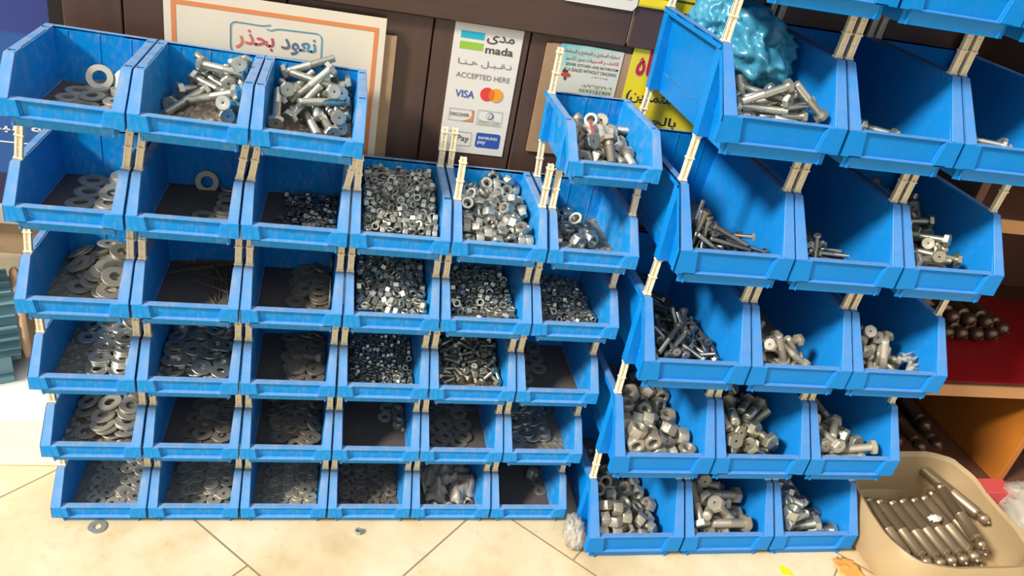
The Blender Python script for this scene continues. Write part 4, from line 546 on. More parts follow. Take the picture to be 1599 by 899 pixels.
19,0,204,1001,215,0,0,66, 19,1,-206,1241,242,0,0,-83, 19,1,103,1303,215,0,0,85, 19,0,308,1758,213,5,7,99, 19,1,352,1449,279,5,8,99, 19,1,398,1155,264,2,1,100, 19,0,396,1762,230,-8,-3,-90,
19,0,398,1749,286,-1,8,72, 19,1,-33,1447,289,-7,1,-67, 19,0,-70,1759,310,-8,-1,-66, 19,0,-68,1758,337,-1,8,71, 19,0,-8,1761,248,-8,-4,-90, 19,0,284,1758,324,-8,1,-52, 19,0,396,1735,342,-8,0,-62,
19,1,260,1136,298,-82,-57,2, 19,1,-404,1445,248,10,-12,-70, 19,1,-397,1127,269,0,0,93, 19,0,-393,1762,266,-4,-7,-78, 19,1,196,1517,316,-8,6,-6, 19,0,-364,1758,240,-5,-6,-71, 19,0,-396,1762,294,-6,6,78,
19,1,-105,1044,259,14,0,79, 19,0,76,1762,266,-4,8,44, 19,1,398,578,175,4,8,-72, 19,0,400,1731,370,5,7,99, 19,0,401,1906,464,-50,50,50, 14,0,11,1133,54,0,0,-71, 14,0,396,1476,54,0,0,-66,
14,0,396,448,54,0,0,15, 14,0,34,468,54,0,0,95, 14,0,78,1462,54,0,0,23, 14,0,33,813,54,0,0,-53, 14,0,344,1144,54,0,0,76, 14,0,347,802,54,0,0,53, 14,0,397,1575,108,0,0,-50,
14,0,266,1187,81,0,0,-60, 14,0,326,874,81,0,0,-24, 14,1,2,1488,81,0,0,45, 14,0,82,556,81,0,0,96, 14,0,398,564,81,0,0,100, 14,1,8,864,81,0,0,-33, 14,1,-53,1175,81,0,0,100,
14,1,86,608,108,0,0,-57, 14,1,85,925,108,0,0,-86, 14,0,84,1247,108,0,0,54, 14,1,399,893,108,0,0,85, 14,0,174,1758,68,0,4,99, 14,1,407,1771,144,-31,4,-55, 14,0,399,1217,113,-6,-1,-84,
14,1,155,1563,126,-3,-5,23, 14,0,398,1537,81,0,0,72, 14,1,399,555,108,0,0,71, 14,0,399,1256,137,-6,2,-53, 14,1,84,1253,136,0,0,32, 14,1,86,760,136,0,0,-71, 20,1,316,1037,186,3,-78,-29,
14,1,-87,1762,86,-10,0,62, 14,1,228,1765,136,1,18,97, 14,1,400,747,135,0,0,94, 14,1,399,1501,170,-6,3,-33, 14,1,395,1362,156,-2,6,44, 21,0,27,236,120,44,56,-10, 21,0,-427,473,102,0,0,-93,
21,0,-413,1345,102,56,-83,0, 21,0,-109,632,120,28,65,9, 21,0,246,1077,120,66,-26,-70, 21,0,-315,1127,120,68,18,-50, 21,0,-429,1723,120,-33,63,-63, 21,0,-8,1514,120,70,-8,-8, 21,0,-31,1139,120,-62,34,37,
21,0,-494,1842,120,-45,55,12, 21,0,-268,1868,102,47,-88,0, 21,0,-491,399,120,-32,63,59, 21,0,141,550,120,62,34,-36, 21,0,425,1574,120,58,41,-30, 21,0,336,280,102,-43,-90,0, 21,0,504,1273,102,-20,-98,0,
21,0,-317,950,102,0,0,-75, 21,0,82,1146,102,10,-99,0, 21,0,46,1822,120,-11,70,-25, 21,0,-492,1096,120,-19,68,51, 21,0,4,826,122,-17,69,-15, 21,0,-486,1629,120,-35,61,0, 21,0,67,1430,120,-70,9,-9,
21,0,-406,880,120,68,-19,-69, 21,0,96,752,102,0,0,-92, 21,0,463,704,102,53,85,0, 21,0,-86,1060,120,28,65,-56, 21,0,8,1053,120,-20,68,-17, 21,0,301,499,120,39,59,-5, 21,0,483,427,102,0,0,-51,
21,0,-333,1238,120,-16,69,-20, 21,0,-328,408,102,0,0,48, 21,0,-429,975,120,5,71,71, 21,0,-70,1730,120,37,60,-2, 21,0,-182,1036,120,68,-20,-69, 21,0,132,646,102,-85,53,0, 21,0,136,1258,120,68,-19,-68,
21,0,-464,304,102,-76,-65,0, 21,0,104,1491,120,-28,65,57, 21,0,120,244,120,-69,-17,68, 21,0,486,508,120,-35,62,61, 21,0,-16,612,120,57,41,-29, 21,0,468,1812,120,-66,-25,70, 21,0,-297,732,120,24,66,-54,
21,0,258,1190,120,-30,64,58, 21,0,50,1593,120,-70,-12,66, 21,0,119,1698,120,-71,-5,63, 21,0,318,1567,102,64,77,0, 21,0,-131,546,120,-26,66,55, 21,0,119,1858,120,-19,68,-18, 21,0,201,1287,120,-21,68,-16,
21,0,136,926,120,-69,-17,68, 21,0,-329,523,120,-22,67,53, 21,0,-34,1621,102,47,-88,0, 21,0,-135,1278,120,-40,58,5, 21,0,371,704,120,-5,71,-31, 21,0,402,957,102,0,0,54, 21,0,101,1027,120,-30,64,-64,
21,0,492,596,120,68,-19,-68, 21,0,24,1699,120,-53,47,23, 21,0,-216,642,120,-56,44,26, 21,0,134,1578,102,0,0,-27, 21,0,230,1581,120,-9,70,-27, 21,0,31,439,102,0,0,-96, 21,0,347,1689,120,48,-52,-52,
21,0,353,1777,120,38,60,-63, 21,0,356,413,120,-30,64,58, 21,0,-292,1435,120,-22,67,-14, 21,0,-128,1534,120,-38,59,63, 21,0,-193,1738,102,0,0,87, 21,0,500,1185,120,-35,61,61, 21,0,-171,1626,102,54,84,0,
21,0,402,1294,102,-95,31,0, 21,0,-140,1166,102,-70,72,0, 21,0,100,838,120,62,34,-36, 21,0,329,813,102,0,0,27, 21,0,-492,1501,120,-54,45,24, 21,0,186,1375,120,33,63,-60, 21,0,218,966,120,-10,70,-26,
21,0,217,1777,120,-38,60,3, 21,0,-164,1819,120,-35,61,61, 21,0,20,937,120,68,-18,-68, 21,0,-49,1826,120,61,36,-34, 21,0,-319,297,120,20,68,-52, 21,0,507,238,102,0,0,-71, 21,0,-222,1150,120,52,-48,-48,
21,0,-326,1745,120,43,56,-9, 21,0,228,295,102,17,99,0, 21,0,388,513,120,28,65,8, 21,0,-174,720,120,-43,56,65, 21,0,-312,1541,102,100,7,0, 21,0,-165,1409,120,-42,57,-57, 21,0,-52,977,120,-25,66,-11,
21,0,-191,293,120,53,47,-22, 21,0,378,1174,120,68,18,-50, 21,0,338,1460,102,0,0,95, 21,0,-420,1259,120,-33,63,60, 21,0,229,873,120,-28,65,57, 21,0,316,940,120,58,-41,-41, 21,0,-384,1637,120,56,43,-28,
21,0,519,1384,120,-69,-14,67, 21,0,311,1341,120,52,48,-21, 21,0,279,748,120,68,19,-50, 21,0,-395,763,120,52,-47,-47, 21,0,21,709,120,-66,-25,70, 21,0,334,1058,102,0,0,-88, 21,0,-77,272,120,-63,-33,71,
21,0,-425,1164,120,38,60,-3, 21,0,-302,812,120,16,69,-48, 21,0,-230,1238,120,33,63,-60, 21,0,443,1482,120,-63,-32,71, 21,0,-181,796,120,-42,57,65, 21,0,-89,1441,120,66,-26,-70, 21,0,217,1474,102,-81,59,0,
21,0,-80,840,102,94,35,0, 21,0,237,399,120,-62,34,37, 21,0,-7,550,120,29,65,-57, 21,0,450,1718,120,57,41,-29, 21,0,-438,676,120,-39,59,4, 21,0,329,621,120,65,27,-43, 21,0,503,801,102,-98,19,0,
21,0,49,1248,120,11,70,26, 21,0,450,1052,102,-95,-33,0, 21,0,-107,378,126,68,66,-9, 21,0,-308,597,120,-13,69,46, 21,0,-67,731,102,0,0,99, 21,0,-219,1517,120,49,51,51, 21,0,-274,1033,120,-57,42,28,
21,0,-28,1428,120,-70,-10,66, 21,0,231,667,120,-70,-13,67, 21,0,-224,549,120,-41,58,-58, 21,0,139,461,120,-19,68,-18, 21,0,-237,412,120,59,-39,-39, 21,0,-220,896,120,-67,-22,69, 21,0,213,1676,120,29,64,-58,
21,0,276,1856,120,44,-56,-56, 21,0,-384,1062,126,-21,27,-74, 21,0,234,551,120,24,67,13, 21,0,-255,1330,127,-77,52,16, 21,0,-102,1886,120,-36,61,62, 21,1,112,712,164,91,41,0, 21,0,-274,1671,102,0,0,93,
21,0,371,1872,120,43,56,-65, 21,0,-486,786,120,-63,33,38, 21,0,-126,936,102,0,0,-63, 21,0,-45,1232,120,-54,46,70, 21,0,515,1642,120,-66,-25,70, 21,0,-388,1463,102,-93,37,0, 21,0,436,331,102,-100,7,0,
21,0,293,1258,120,71,1,1, 21,0,-76,1346,129,-87,9,-5, 21,1,304,570,201,76,-65,0, 21,0,-376,1863,102,80,-60,0, 21,0,-16,335,120,49,51,51, 21,0,-159,459,127,67,65,-10, 21,0,124,371,120,-71,-2,2,
21,0,337,1104,164,26,-97,0, 21,0,500,1121,171,22,48,-77, 21,0,-506,614,102,0,0,26, 21,0,-36,1637,164,75,-66,0, 21,0,-174,1710,164,-99,-17,0, 21,1,53,506,178,-46,62,63, 21,0,423,1382,120,-47,53,15,
21,0,424,874,142,-89,24,14, 21,0,171,1117,120,-70,6,58, 21,0,520,1525,120,-67,-22,69, 21,0,-335,437,164,0,0,77, 21,0,192,791,120,-44,55,-55, 21,0,48,1356,120,-70,6,-6, 21,0,287,1496,164,0,0,-86,
22,0,384,1821,336,38,-65,-37, 22,0,-180,1791,334,2,74,61, 22,0,-169,1579,327,56,-48,-45, 22,0,-424,1354,321,46,-57,-54, 22,0,384,1608,327,57,-47,-44, 22,0,99,1585,330,50,-56,-2, 22,0,-473,1578,327,4,73,68,
22,0,-185,1105,315,25,69,64, 22,0,383,1382,322,57,-48,-44, 22,0,-507,1116,315,74,-4,-4, 22,1,-384,473,299,50,54,51, 22,0,319,1158,317,5,74,23, 22,1,61,844,308,-42,-60,-62, 22,0,47,1325,320,61,41,39,
22,1,493,823,308,75,1,1, 22,0,-350,1840,336,46,60,34, 22,1,26,600,302,59,-45,-42, 22,0,-206,1326,322,6,73,67, 22,0,12,1121,315,73,-14,-13, 22,1,-223,494,299,-46,57,63, 22,0,-196,911,310,10,72,68,
22,1,508,521,300,67,-33,37, 22,0,22,1824,336,69,-31,-52, 22,1,-368,790,309,-4,74,63, 22,0,-351,1552,326,3,73,68, 22,0,-385,1741,332,50,55,47, 22,1,385,1072,313,19,-71,-19, 22,1,128,746,348,-3,86,48,
22,1,-373,1020,312,70,26,-43, 22,0,-185,1272,389,73,2,23, 22,1,-139,1388,399,47,26,-43, 22,1,382,921,345,4,-84,-20, 22,0,449,1335,371,86,-24,-5, 22,1,-493,823,309,43,62,-54, 22,0,-126,1744,360,83,9,-13,
22,1,-400,1286,360,85,15,32, 22,1,-404,521,350,-4,88,29, 22,1,35,1196,397,37,71,0, 22,0,430,1756,382,89,2,-23, 22,1,-152,1063,365,46,76,40, 22,1,-107,512,300,27,-68,-64, 22,1,430,450,298,15,-71,-67,
22,1,179,537,300,27,-69,-11, 22,1,-92,782,307,10,-72,-68, 22,1,447,1596,396,-21,51,64, 22,0,187,1493,328,-30,-68,-67, 22,0,144,1759,334,34,67,44, 22,1,95,1047,345,71,43,34, 22,1,356,685,329,10,-80,-52,
22,0,-307,1754,399,59,-43,-11, 22,1,-306,780,409,28,-66,-51, 22,1,-337,967,356,87,-9,42, 22,0,-216,1476,388,62,-69,-18, 22,1,-371,346,296,-8,73,36, 22,0,109,1684,410,-38,-63,-67, 22,1,40,1255,470,40,80,5,
22,1,84,409,325,82,6,7, 22,1,246,926,354,85,19,12, 22,1,305,1468,377,44,-78,3, 22,1,-249,1171,424,50,-55,-62, 22,0,356,1705,394,90,-23,-28, 22,1,-66,773,373,54,-27,13, 22,0,60,1424,357,11,83,49,
22,1,372,1254,373,36,-60,-69, 22,1,-21,968,339,32,-75,-32, 22,1,294,429,336,26,58,71, 22,1,-315,1102,437,27,-86,-15, 22,1,491,1281,393,62,73,-9, 22,1,192,444,342,59,63,47, 22,1,85,808,384,35,-55,0,
22,1,81,1337,446,62,64,6, 22,1,338,823,342,-47,69,-4, 22,0,339,1814,442,-19,91,35, 22,0,32,1781,436,37,-74,-39, 22,1,-367,1225,477,54,-47,-13, 22,0,305,1558,404,93,31,3, 22,1,-260,854,382,5,-75,-13,
22,1,155,1523,422,-43,-65,-62, 22,1,350,701,394,32,-61,28, 22,1,-201,550,354,69,-30,56, 22,0,-162,1611,401,74,12,-56, 22,0,-303,1873,482,53,34,69, 22,1,350,1163,386,33,-69,-62, 22,1,168,1175,432,73,7,-37,
22,1,286,1057,435,-16,-73,-63, 22,0,-72,1540,412,78,43,7, 22,0,-327,1793,454,29,-86,-13, 22,0,509,1554,397,74,60,-14, 22,1,-138,617,346,30,-78,-54, 22,1,-286,924,401,4,77,7, 22,1,-380,590,374,20,57,7,
22,0,-381,1615,414,27,74,-2, 22,1,222,657,338,-45,70,50, 22,0,231,1797,394,-52,69,44, 22,1,-12,1159,471,1,81,-17, 22,1,-354,1387,427,65,-23,7, 22,1,232,1369,367,87,-3,-1, 22,1,314,1338,444,-18,76,-36,
22,0,-20,1747,474,53,65,-9, 22,1,387,1217,450,67,-29,-63, 22,1,-6,1004,414,-1,68,23, 22,1,-453,1174,382,93,4,12, 22,1,325,992,384,45,-78,-31, 22,0,12,1658,502,42,-72,34, 22,0,46,1873,402,42,-77,-28,
23,0,-383,1758,57,0,0,72, 23,1,-395,805,57,0,0,45, 23,1,-77,1758,89,0,0,-74, 23,0,-399,1123,57,0,0,99, 23,1,-77,1438,57,0,0,-75, 23,0,-396,1441,57,0,0,87, 23,1,-85,1118,57,0,0,95,
23,0,-65,1758,57,0,0,71, 23,0,-395,1762,89,0,0,22, 23,0,-395,1448,89,0,0,0, 24,0,-195,1037,177,0,0,51, 24,1,-245,588,177,0,0,-88, 24,0,141,1406,177,0,0,67, 24,0,-247,1435,177,0,0,98,
24,1,172,600,177,0,0,-81, 24,0,178,983,177,0,0,-42, 24,0,356,657,208,0,0,45, 24,0,-13,716,209,0,0,-19, 24,0,-16,1090,209,0,0,92, 24,0,248,1397,208,0,0,-59, 24,0,-137,1447,209,0,0,-79,
24,0,354,1032,208,0,0,26, 24,0,-8,974,241,0,0,90, 24,0,368,1343,240,0,0,36, 24,0,-14,1731,249,-7,8,65, 24,0,369,962,240,0,0,70, 24,0,-10,1350,241,0,0,-57, 24,0,368,1723,210,-7,6,33,
24,0,366,1733,241,-7,5,23, 24,0,371,1356,273,0,0,-33, 24,1,37,1035,302,-2,-8,88, 24,0,-8,1730,216,-10,-4,-50, 24,1,70,605,261,3,-5,-53, 24,0,371,1072,293,2,5,-99, 24,1,371,580,241,0,0,53,
24,0,80,1365,293,5,-1,-97, 24,0,-13,1731,282,-2,11,92, 24,0,366,1733,274,-8,3,0, 24,1,-369,1099,211,-7,-6,69, 24,0,-127,1373,300,-15,-7,95, 24,0,366,690,295,4,6,78, 24,1,-37,839,320,6,1,-98,
24,0,368,1463,335,-5,6,-87, 24,0,272,1052,349,-1,8,-70, 24,0,372,1736,354,4,21,91, 24,0,104,1734,319,-10,2,22, 24,0,370,1106,374,9,1,71, 24,1,370,692,326,0,7,33, 24,1,-10,662,284,4,-4,-69,
24,0,370,1413,364,6,5,54, 24,1,-374,1261,275,-17,-5,97, 24,0,-122,1365,336,14,-9,-77, 24,0,-371,1636,242,-18,3,91, 24,0,542,1729,538,68,21,67, 24,0,510,1733,548,16,69,16, 24,1,8,1091,391,12,0,-87,
24,0,134,1740,411,-5,-23,-63, 24,0,372,1363,421,-9,2,-71, 24,1,370,867,380,7,5,33, 24,0,-372,1734,262,-11,-17,-2, 24,1,369,1370,453,-9,4,-57, 24,1,371,981,425,9,-1,85, 25,1,-131,1142,54,0,0,-82,
25,1,262,409,54,0,0,-92, 25,0,276,1482,54,0,0,99, 25,1,-77,428,54,0,0,25, 25,1,-129,788,54,0,0,70, 25,0,249,760,54,0,0,-100, 25,1,-68,1505,54,0,0,-48, 25,0,358,1156,54,0,0,72,
25,1,390,993,81,0,0,-94, 25,1,55,703,81,0,0,98, 25,1,389,652,81,0,0,-85, 25,0,57,1409,81,0,0,88, 25,1,390,1339,81,0,0,94, 25,0,57,1749,71,-5,-1,-75, 25,1,61,1071,81,0,0,64,
25,0,389,1682,74,-5,-3,-70, 25,1,56,881,108,0,0,-53, 25,1,370,1410,116,2,-1,53, 25,1,93,1226,132,7,1,11, 25,1,390,1072,130,-6,-3,-71, 25,0,389,1748,94,-3,-5,-94, 25,1,36,1410,108,0,0,-11,
25,1,390,858,108,0,0,85, 25,0,51,1752,98,-4,3,0, 26,0,109,967,54,0,0,-97, 26,1,-190,680,54,0,0,100, 26,1,-204,1294,54,0,0,64, 26,0,406,1288,54,0,0,99, 26,0,409,661,54,0,0,-70,
26,0,-220,1602,54,0,0,84, 26,0,409,1588,55,0,0,-94, 26,0,91,1262,54,0,0,97, 26,0,114,1561,55,0,0,56, 26,1,-185,993,54,0,0,-97, 26,1,111,672,54,0,0,-97, 26,0,408,962,54,0,0,-51,
26,0,344,1213,81,0,0,-91, 26,0,31,1771,73,-1,-6,-62, 26,0,339,1769,80,0,0,75, 26,0,383,622,81,0,0,66, 26,0,353,917,81,0,0,-43, 26,0,345,1511,97,4,-3,48, 26,0,59,879,81,0,0,43,
26,0,49,1177,81,0,0,73, 26,1,139,447,72,-1,6,-99, 26,0,49,1475,81,0,0,-91, 26,1,301,831,108,0,0,47, 26,1,24,848,122,0,-5,-13, 26,1,-2,1441,108,0,0,-36, 26,0,292,1436,120,1,-4,93,
26,1,29,1148,108,0,0,-86, 26,0,305,1767,124,-4,5,91, 26,0,323,1130,108,0,0,-95, 26,0,8,1757,100,-5,4,99, 26,0,-14,1771,124,-6,3,90, 26,1,-18,963,144,-3,-4,53, 26,0,454,1770,169,-41,20,-69,
26,0,225,1479,149,1,4,-99, 26,0,185,270,76,6,-4,76, 26,1,409,586,136,-1,0,-94, 26,0,421,1482,165,-4,25,-31, 26,0,417,1182,156,3,22,50, 26,0,277,1001,154,3,6,-32, 26,1,314,533,112,1,1,76,
26,0,287,1771,150,-6,3,62, 26,0,424,885,160,12,27,27, 26,1,-331,1328,88,-3,-11,-34, 26,0,-345,1769,74,-6,-1,47, 26,1,176,1188,136,0,0,-68, 26,1,199,1479,176,4,1,-34, 26,0,-30,1771,150,0,-6,-78,
26,0,270,1769,177,-1,-6,-92, 26,1,-133,651,81,0,0,93, 26,1,231,930,178,1,7,-70, 26,1,-180,1524,123,5,-13,-81, 26,0,457,1771,211,2,46,23, 26,1,417,1180,187,13,19,82, 26,1,-230,1072,81,0,0,-30,
26,1,422,1479,196,25,4,92, 26,1,427,880,191,-26,14,-90, 27,1,448,1056,102,0,0,-97, 28,0,419,1778,52,0,0,99, 21,0,413,1226,91,62,-34,-71, 27,0,431,1811,124,0,0,86, 28,1,207,1287,52,0,0,100,
21,0,526,1655,114,33,63,33, 27,1,446,1394,102,0,0,-69, 21,0,525,1547,91,-68,18,-68, 21,0,525,902,91,50,-50,-50, 28,1,251,1560,52,0,0,53, 25,1,37,1347,54,0,0,-87, 25,1,-2,1726,54,0,0,96,
25,1,-317,627,54,0,0,-52, 25,1,53,1008,54,0,0,-16, 25,0,-338,1696,54,0,0,1, 25,1,41,630,54,0,0,-86, 25,1,-316,1357,54,0,0,8, 25,1,-316,976,54,0,0,-2, 25,1,127,1422,81,0,0,33,
25,1,139,757,81,0,0,-31, 25,1,-229,1419,81,0,0,22, 25,0,206,1750,78,7,-2,100, 25,1,175,1091,81,0,0,85, 25,1,-219,748,81,0,0,-98, 25,1,-242,1752,81,0,0,22, 25,1,-212,1085,81,0,0,97,
25,1,385,1675,78,-6,3,-97, 29,1,178,785,117,0,0,98, 29,0,-248,1126,117,0,0,76, 29,0,196,1144,117,0,0,100, 29,0,-254,762,117,0,0,-53, 29,0,208,1542,117,0,0,-42, 29,0,-243,1462,117,0,0,-62,
29,1,191,886,149,0,0,92, 29,1,201,1257,149,0,0,-88, 29,0,-253,1508,149,0,0,-33, 29,0,-357,847,149,0,0,84, 29,1,356,1558,149,0,0,-35, 29,0,-326,1183,149,0,0,94, 29,0,10,1503,210,0,-9,71,
29,0,-326,1070,181,0,0,33, 29,0,-387,1399,181,0,0,-85, 29,0,99,1749,150,-8,-6,47, 29,1,-49,716,167,3,-5,-11, 29,0,9,1163,175,7,-3,-86, 29,1,-386,566,155,8,-8,65, 29,0,-272,1682,179,-14,-14,-52,
29,0,-340,1693,237,-10,-17,-72, 29,0,-386,1368,213,0,0,-40, 29,0,6,1825,304,57,62,-48, 29,1,-326,1047,241,-4,-8,84, 29,0,78,1577,194,2,-10,53, 29,0,-318,1755,180,-10,17,93, 29,1,8,1106,206,6,-5,-69,
29,0,-51,1436,227,7,5,-99, 29,0,-53,1757,294,-49,-14,-41, 29,0,-509,1077,268,-8,-70,8, 29,0,-389,1376,244,0,0,-35, 29,1,-47,1450,261,3,-8,45, 29,1,-149,1128,228,2,-4,-3, 29,0,-386,1660,280,-18,8,60,
29,0,-541,1104,268,50,-50,-50, 29,0,-126,1520,377,-97,8,21, 29,0,-390,1488,367,18,0,-11, 29,0,-91,1824,283,-21,-49,-83, 29,0,-386,1714,437,31,3,-20, 29,0,-386,1807,278,-45,6,18, 29,1,-216,1386,285,-2,-2,97,
29,1,-139,790,197,5,-1,-87, 29,1,-390,1363,353,-32,93,16, 29,0,-387,1903,364,-53,-47,-47, 30,0,252,1735,92,0,0,96, 30,1,-243,530,92,0,0,-100, 30,0,-254,1746,92,0,0,32, 30,0,-7,492,92,0,0,-22,
30,0,12,1760,92,0,0,-99, 30,0,233,500,92,0,0,100, 30,0,244,1490,92,0,0,-69, 30,0,-10,765,92,0,0,-97, 30,0,-23,1244,92,0,0,-36, 30,0,-12,1004,92,0,0,-47, 30,0,-273,1496,92,0,0,-71,
30,0,228,772,92,0,0,12, 30,0,-266,1007,92,0,0,5, 30,1,-252,769,92,0,0,-23, 30,0,215,1255,92,0,0,-84, 30,0,-4,1484,92,0,0,100, 30,0,235,1017,92,0,0,-85, 30,1,-262,1256,92,0,0,-3,
30,0,199,617,114,0,0,39, 30,0,-81,1092,114,0,0,64, 30,0,-81,1329,114,0,0,63, 30,0,-96,1801,114,0,0,-78, 30,0,-51,857,114,0,0,-97, 30,0,153,1136,114,0,0,48, 30,0,201,902,114,0,0,23,
30,0,145,1801,114,0,0,43, 30,0,435,1801,105,3,5,62, 30,0,166,1562,114,0,0,94, 30,1,-41,621,114,0,0,-75, 30,0,436,858,104,-5,2,-92, 30,0,438,618,103,-4,2,-53, 30,0,114,1332,143,-13,2,-54,
30,0,-73,1565,114,0,0,-62, 30,0,389,1092,111,-1,2,13, 30,0,427,1328,104,-2,4,2, 30,0,435,1565,105,-3,4,-22, 30,0,153,239,112,8,4,-43, 30,0,438,1446,138,-4,7,-33, 30,0,258,1409,144,-4,6,-31,
30,0,35,938,136,0,0,-98, 30,0,435,754,126,-5,1,-98, 30,0,546,1208,204,53,-46,-54, 30,0,326,406,112,5,7,-8, 30,0,280,1622,146,-9,-2,-84, 30,1,24,1175,136,0,0,-65, 30,0,70,1733,136,0,0,-69,
30,1,91,368,112,7,4,-48, 30,0,-169,1312,136,0,0,-91, 30,0,437,1777,151,-8,9,30, 30,0,271,1152,146,-3,-7,-100, 30,1,-101,743,136,0,0,96, 30,0,275,930,140,1,1,100, 30,0,437,740,148,5,2,93,
30,0,39,1498,155,-8,2,-30, 30,0,438,380,117,1,10,-52, 30,0,-193,1551,136,8,-5,-81, 30,0,-164,1788,136,0,0,-75, 30,1,148,728,136,0,0,-61, 30,1,-278,959,114,0,0,-97, 30,0,439,981,147,-1,10,11,
30,0,204,1798,176,-8,3,-36, 30,0,209,1734,162,-5,8,24, 30,0,436,979,170,7,8,80, 30,1,-20,855,158,0,0,-87, 30,0,207,924,164,-1,1,-17, 30,0,190,1401,176,-7,-1,-98, 30,1,-177,1052,136,0,0,60,
30,0,34,1580,203,10,7,21, 30,0,160,1166,185,-7,-2,-98, 30,1,438,740,170,0,5,-11, 30,0,-35,1799,202,0,0,59, 30,1,-122,1324,158,0,0,70, 30,0,394,1214,150,-11,1,-53, 30,0,-28,1799,158,0,0,97,
30,0,437,1908,235,10,70,-70, 30,0,436,1431,161,-4,7,-22, 30,0,435,1666,143,-9,-3,-90, 30,1,225,628,157,6,7,-7, 30,0,438,1540,190,-1,13,69, 30,0,203,1401,197,-7,-2,-100, 30,1,392,1356,193,4,6,75,
30,1,-144,414,118,6,6,-82, 30,0,228,1676,212,-8,4,-33, 30,1,284,557,161,-7,7,-100, 30,0,437,1540,213,-9,9,5, 30,0,438,1777,174,0,12,84, 30,0,-348,1801,134,-13,-13,61, 30,0,-282,1570,142,6,-7,-53,
30,0,438,274,130,6,15,-69, 30,1,438,797,197,-7,3,-99, 30,1,433,1033,236,-51,-85,7, 30,1,439,497,154,-8,7,-99, 30,0,429,1038,214,-7,8,-51, 30,0,395,1117,194,-8,7,-61, 30,0,254,1800,227,-15,-4,-12,
30,0,-36,1800,180,0,0,-42, 30,0,437,1777,197,-7,-10,-99, 30,0,524,1239,228,-70,-11,70, 30,1,227,864,185,-2,0,-99, 30,1,188,1112,207,-8,-1,-94, 31,0,-23,779,92,0,0,99, 31,0,-309,1666,92,0,0,50,
31,0,249,1349,92,0,0,-88, 31,0,4,1070,92,0,0,-70, 31,0,-291,1053,92,0,0,-88, 31,1,-303,754,92,0,0,-95, 31,0,286,1071,92,0,0,-40, 31,1,-301,474,92,0,0,-77, 31,0,-43,1355,92,0,0,99,
31,0,267,773,92,0,0,-69, 31,0,236,1636,92,0,0,-63, 31,0,-311,1394,92,0,0,20, 31,1,-7,500,92,0,0,-33, 31,1,261,486,92,0,0,18, 31,0,-43,1628,92,0,0,35, 31,0,-237,967,114,0,0,-100,
31,0,320,680,114,0,0,95, 31,0,9,1213,114,0,0,-85, 31,1,-223,701,114,0,0,3, 31,0,-19,1740,114,0,0,68, 31,0,-314,1495,114,0,0,28, 31,0,-286,1763,114,0,0,-61, 31,0,43,680,114,0,0,-60,
31,0,222,1476,114,0,0,43, 31,0,317,949,114,0,0,-76, 31,0,-260,1232,114,0,0,-97, 31,0,277,1212,114,0,0,-100, 31,0,250,1742,114,0,0,91, 31,0,49,948,114,0,0,-37, 31,0,-47,1472,114,0,0,85,
31,0,-106,976,136,0,0,-75, 31,0,164,689,136,0,0,-78, 31,0,-212,1496,136,0,0,87, 31,0,-186,1760,136,0,0,-81, 31,0,140,1221,136,0,0,-39, 31,0,422,611,136,0,0,-74, 31,0,56,1478,136,0,0,50,
31,0,411,1451,122,10,5,76, 31,0,109,1740,136,0,0,-85, 31,0,421,1182,135,0,0,20, 31,0,160,956,136,0,0,-59, 31,0,-131,1244,136,0,0,-6, 31,0,392,1718,135,0,0,19, 31,1,-104,708,136,0,0,77,
31,0,421,911,136,0,0,98, 31,0,91,1503,158,0,0,-55, 31,1,-90,977,158,0,0,-55, 31,0,422,1450,142,11,4,81, 31,0,213,1742,158,0,0,63, 31,0,422,1180,157,0,0,-30, 31,0,160,1246,158,0,0,-35,
31,0,-175,1501,158,0,0,31, 31,1,-105,1244,158,0,0,69, 31,1,205,716,158,0,0,31, 31,1,424,880,158,0,0,11, 31,0,-59,1743,158,0,0,-78, 31,0,176,980,158,0,0,-86, 31,0,423,1724,170,-3,6,-72,
31,1,423,560,158,0,0,84, 31,1,-60,713,158,0,0,69, 31,0,421,1320,194,0,6,-40, 31,1,195,1313,180,0,0,100, 31,0,-426,1767,134,-8,-14,36, 31,0,424,1051,180,0,0,33, 31,0,-285,1908,214,-30,64,64,
31,0,425,1453,164,-8,8,-84, 31,1,158,1050,180,0,0,-99, 31,0,123,1740,180,0,0,-98, 31,0,-7,1886,215,-18,-68,-68, 31,0,1,1501,180,0,0,80, 31,0,262,1886,217,-66,25,25, 31,1,-376,1236,139,6,-6,-70,
31,1,-332,974,148,-8,-12,53, 31,0,-427,1497,143,14,-7,-93, 31,0,423,1722,192,7,0,94, 31,1,421,1053,202,0,0,-61, 31,0,264,1908,214,-17,69,69, 31,0,-20,1740,202,0,0,-49, 31,1,164,780,180,0,0,-82,
31,0,424,1867,220,47,56,-44, 31,0,423,1722,214,0,7,-35, 31,0,424,1585,230,10,-15,98, 31,1,424,1365,218,6,-1,94, 31,0,190,1571,202,0,0,99, 31,0,-14,1908,214,-69,-16,-16, 32,0,-64,1424,92,0,0,-94,
32,0,430,1199,92,0,0,100, 32,0,426,1427,92,0,0,-46, 32,0,441,971,92,0,0,-92, 32,0,-84,724,92,0,0,82, 32,1,178,466,92,0,0,95, 32,0,160,704,92,0,0,55, 32,0,-324,1663,92,0,0,66,
32,0,421,1656,92,0,0,80, 32,1,-327,947,92,0,0,-90, 32,0,-69,1656,92,0,0,59, 32,0,218,1260,126,3,6,-79, 32,0,422,426,92,0,0,-74, 32,0,157,1675,92,0,0,76, 32,1,-64,472,92,0,0,-5,
32,0,-75,1191,92,0,0,96, 32,1,-294,471,92,0,0,84, 32,0,415,654,92,0,0,26, 32,0,-92,959,92,0,0,-99, 32,0,178,1445,92,0,0,-93, 32,0,-313,1211,92,0,0,87, 32,0,138,957,92,0,0,98,
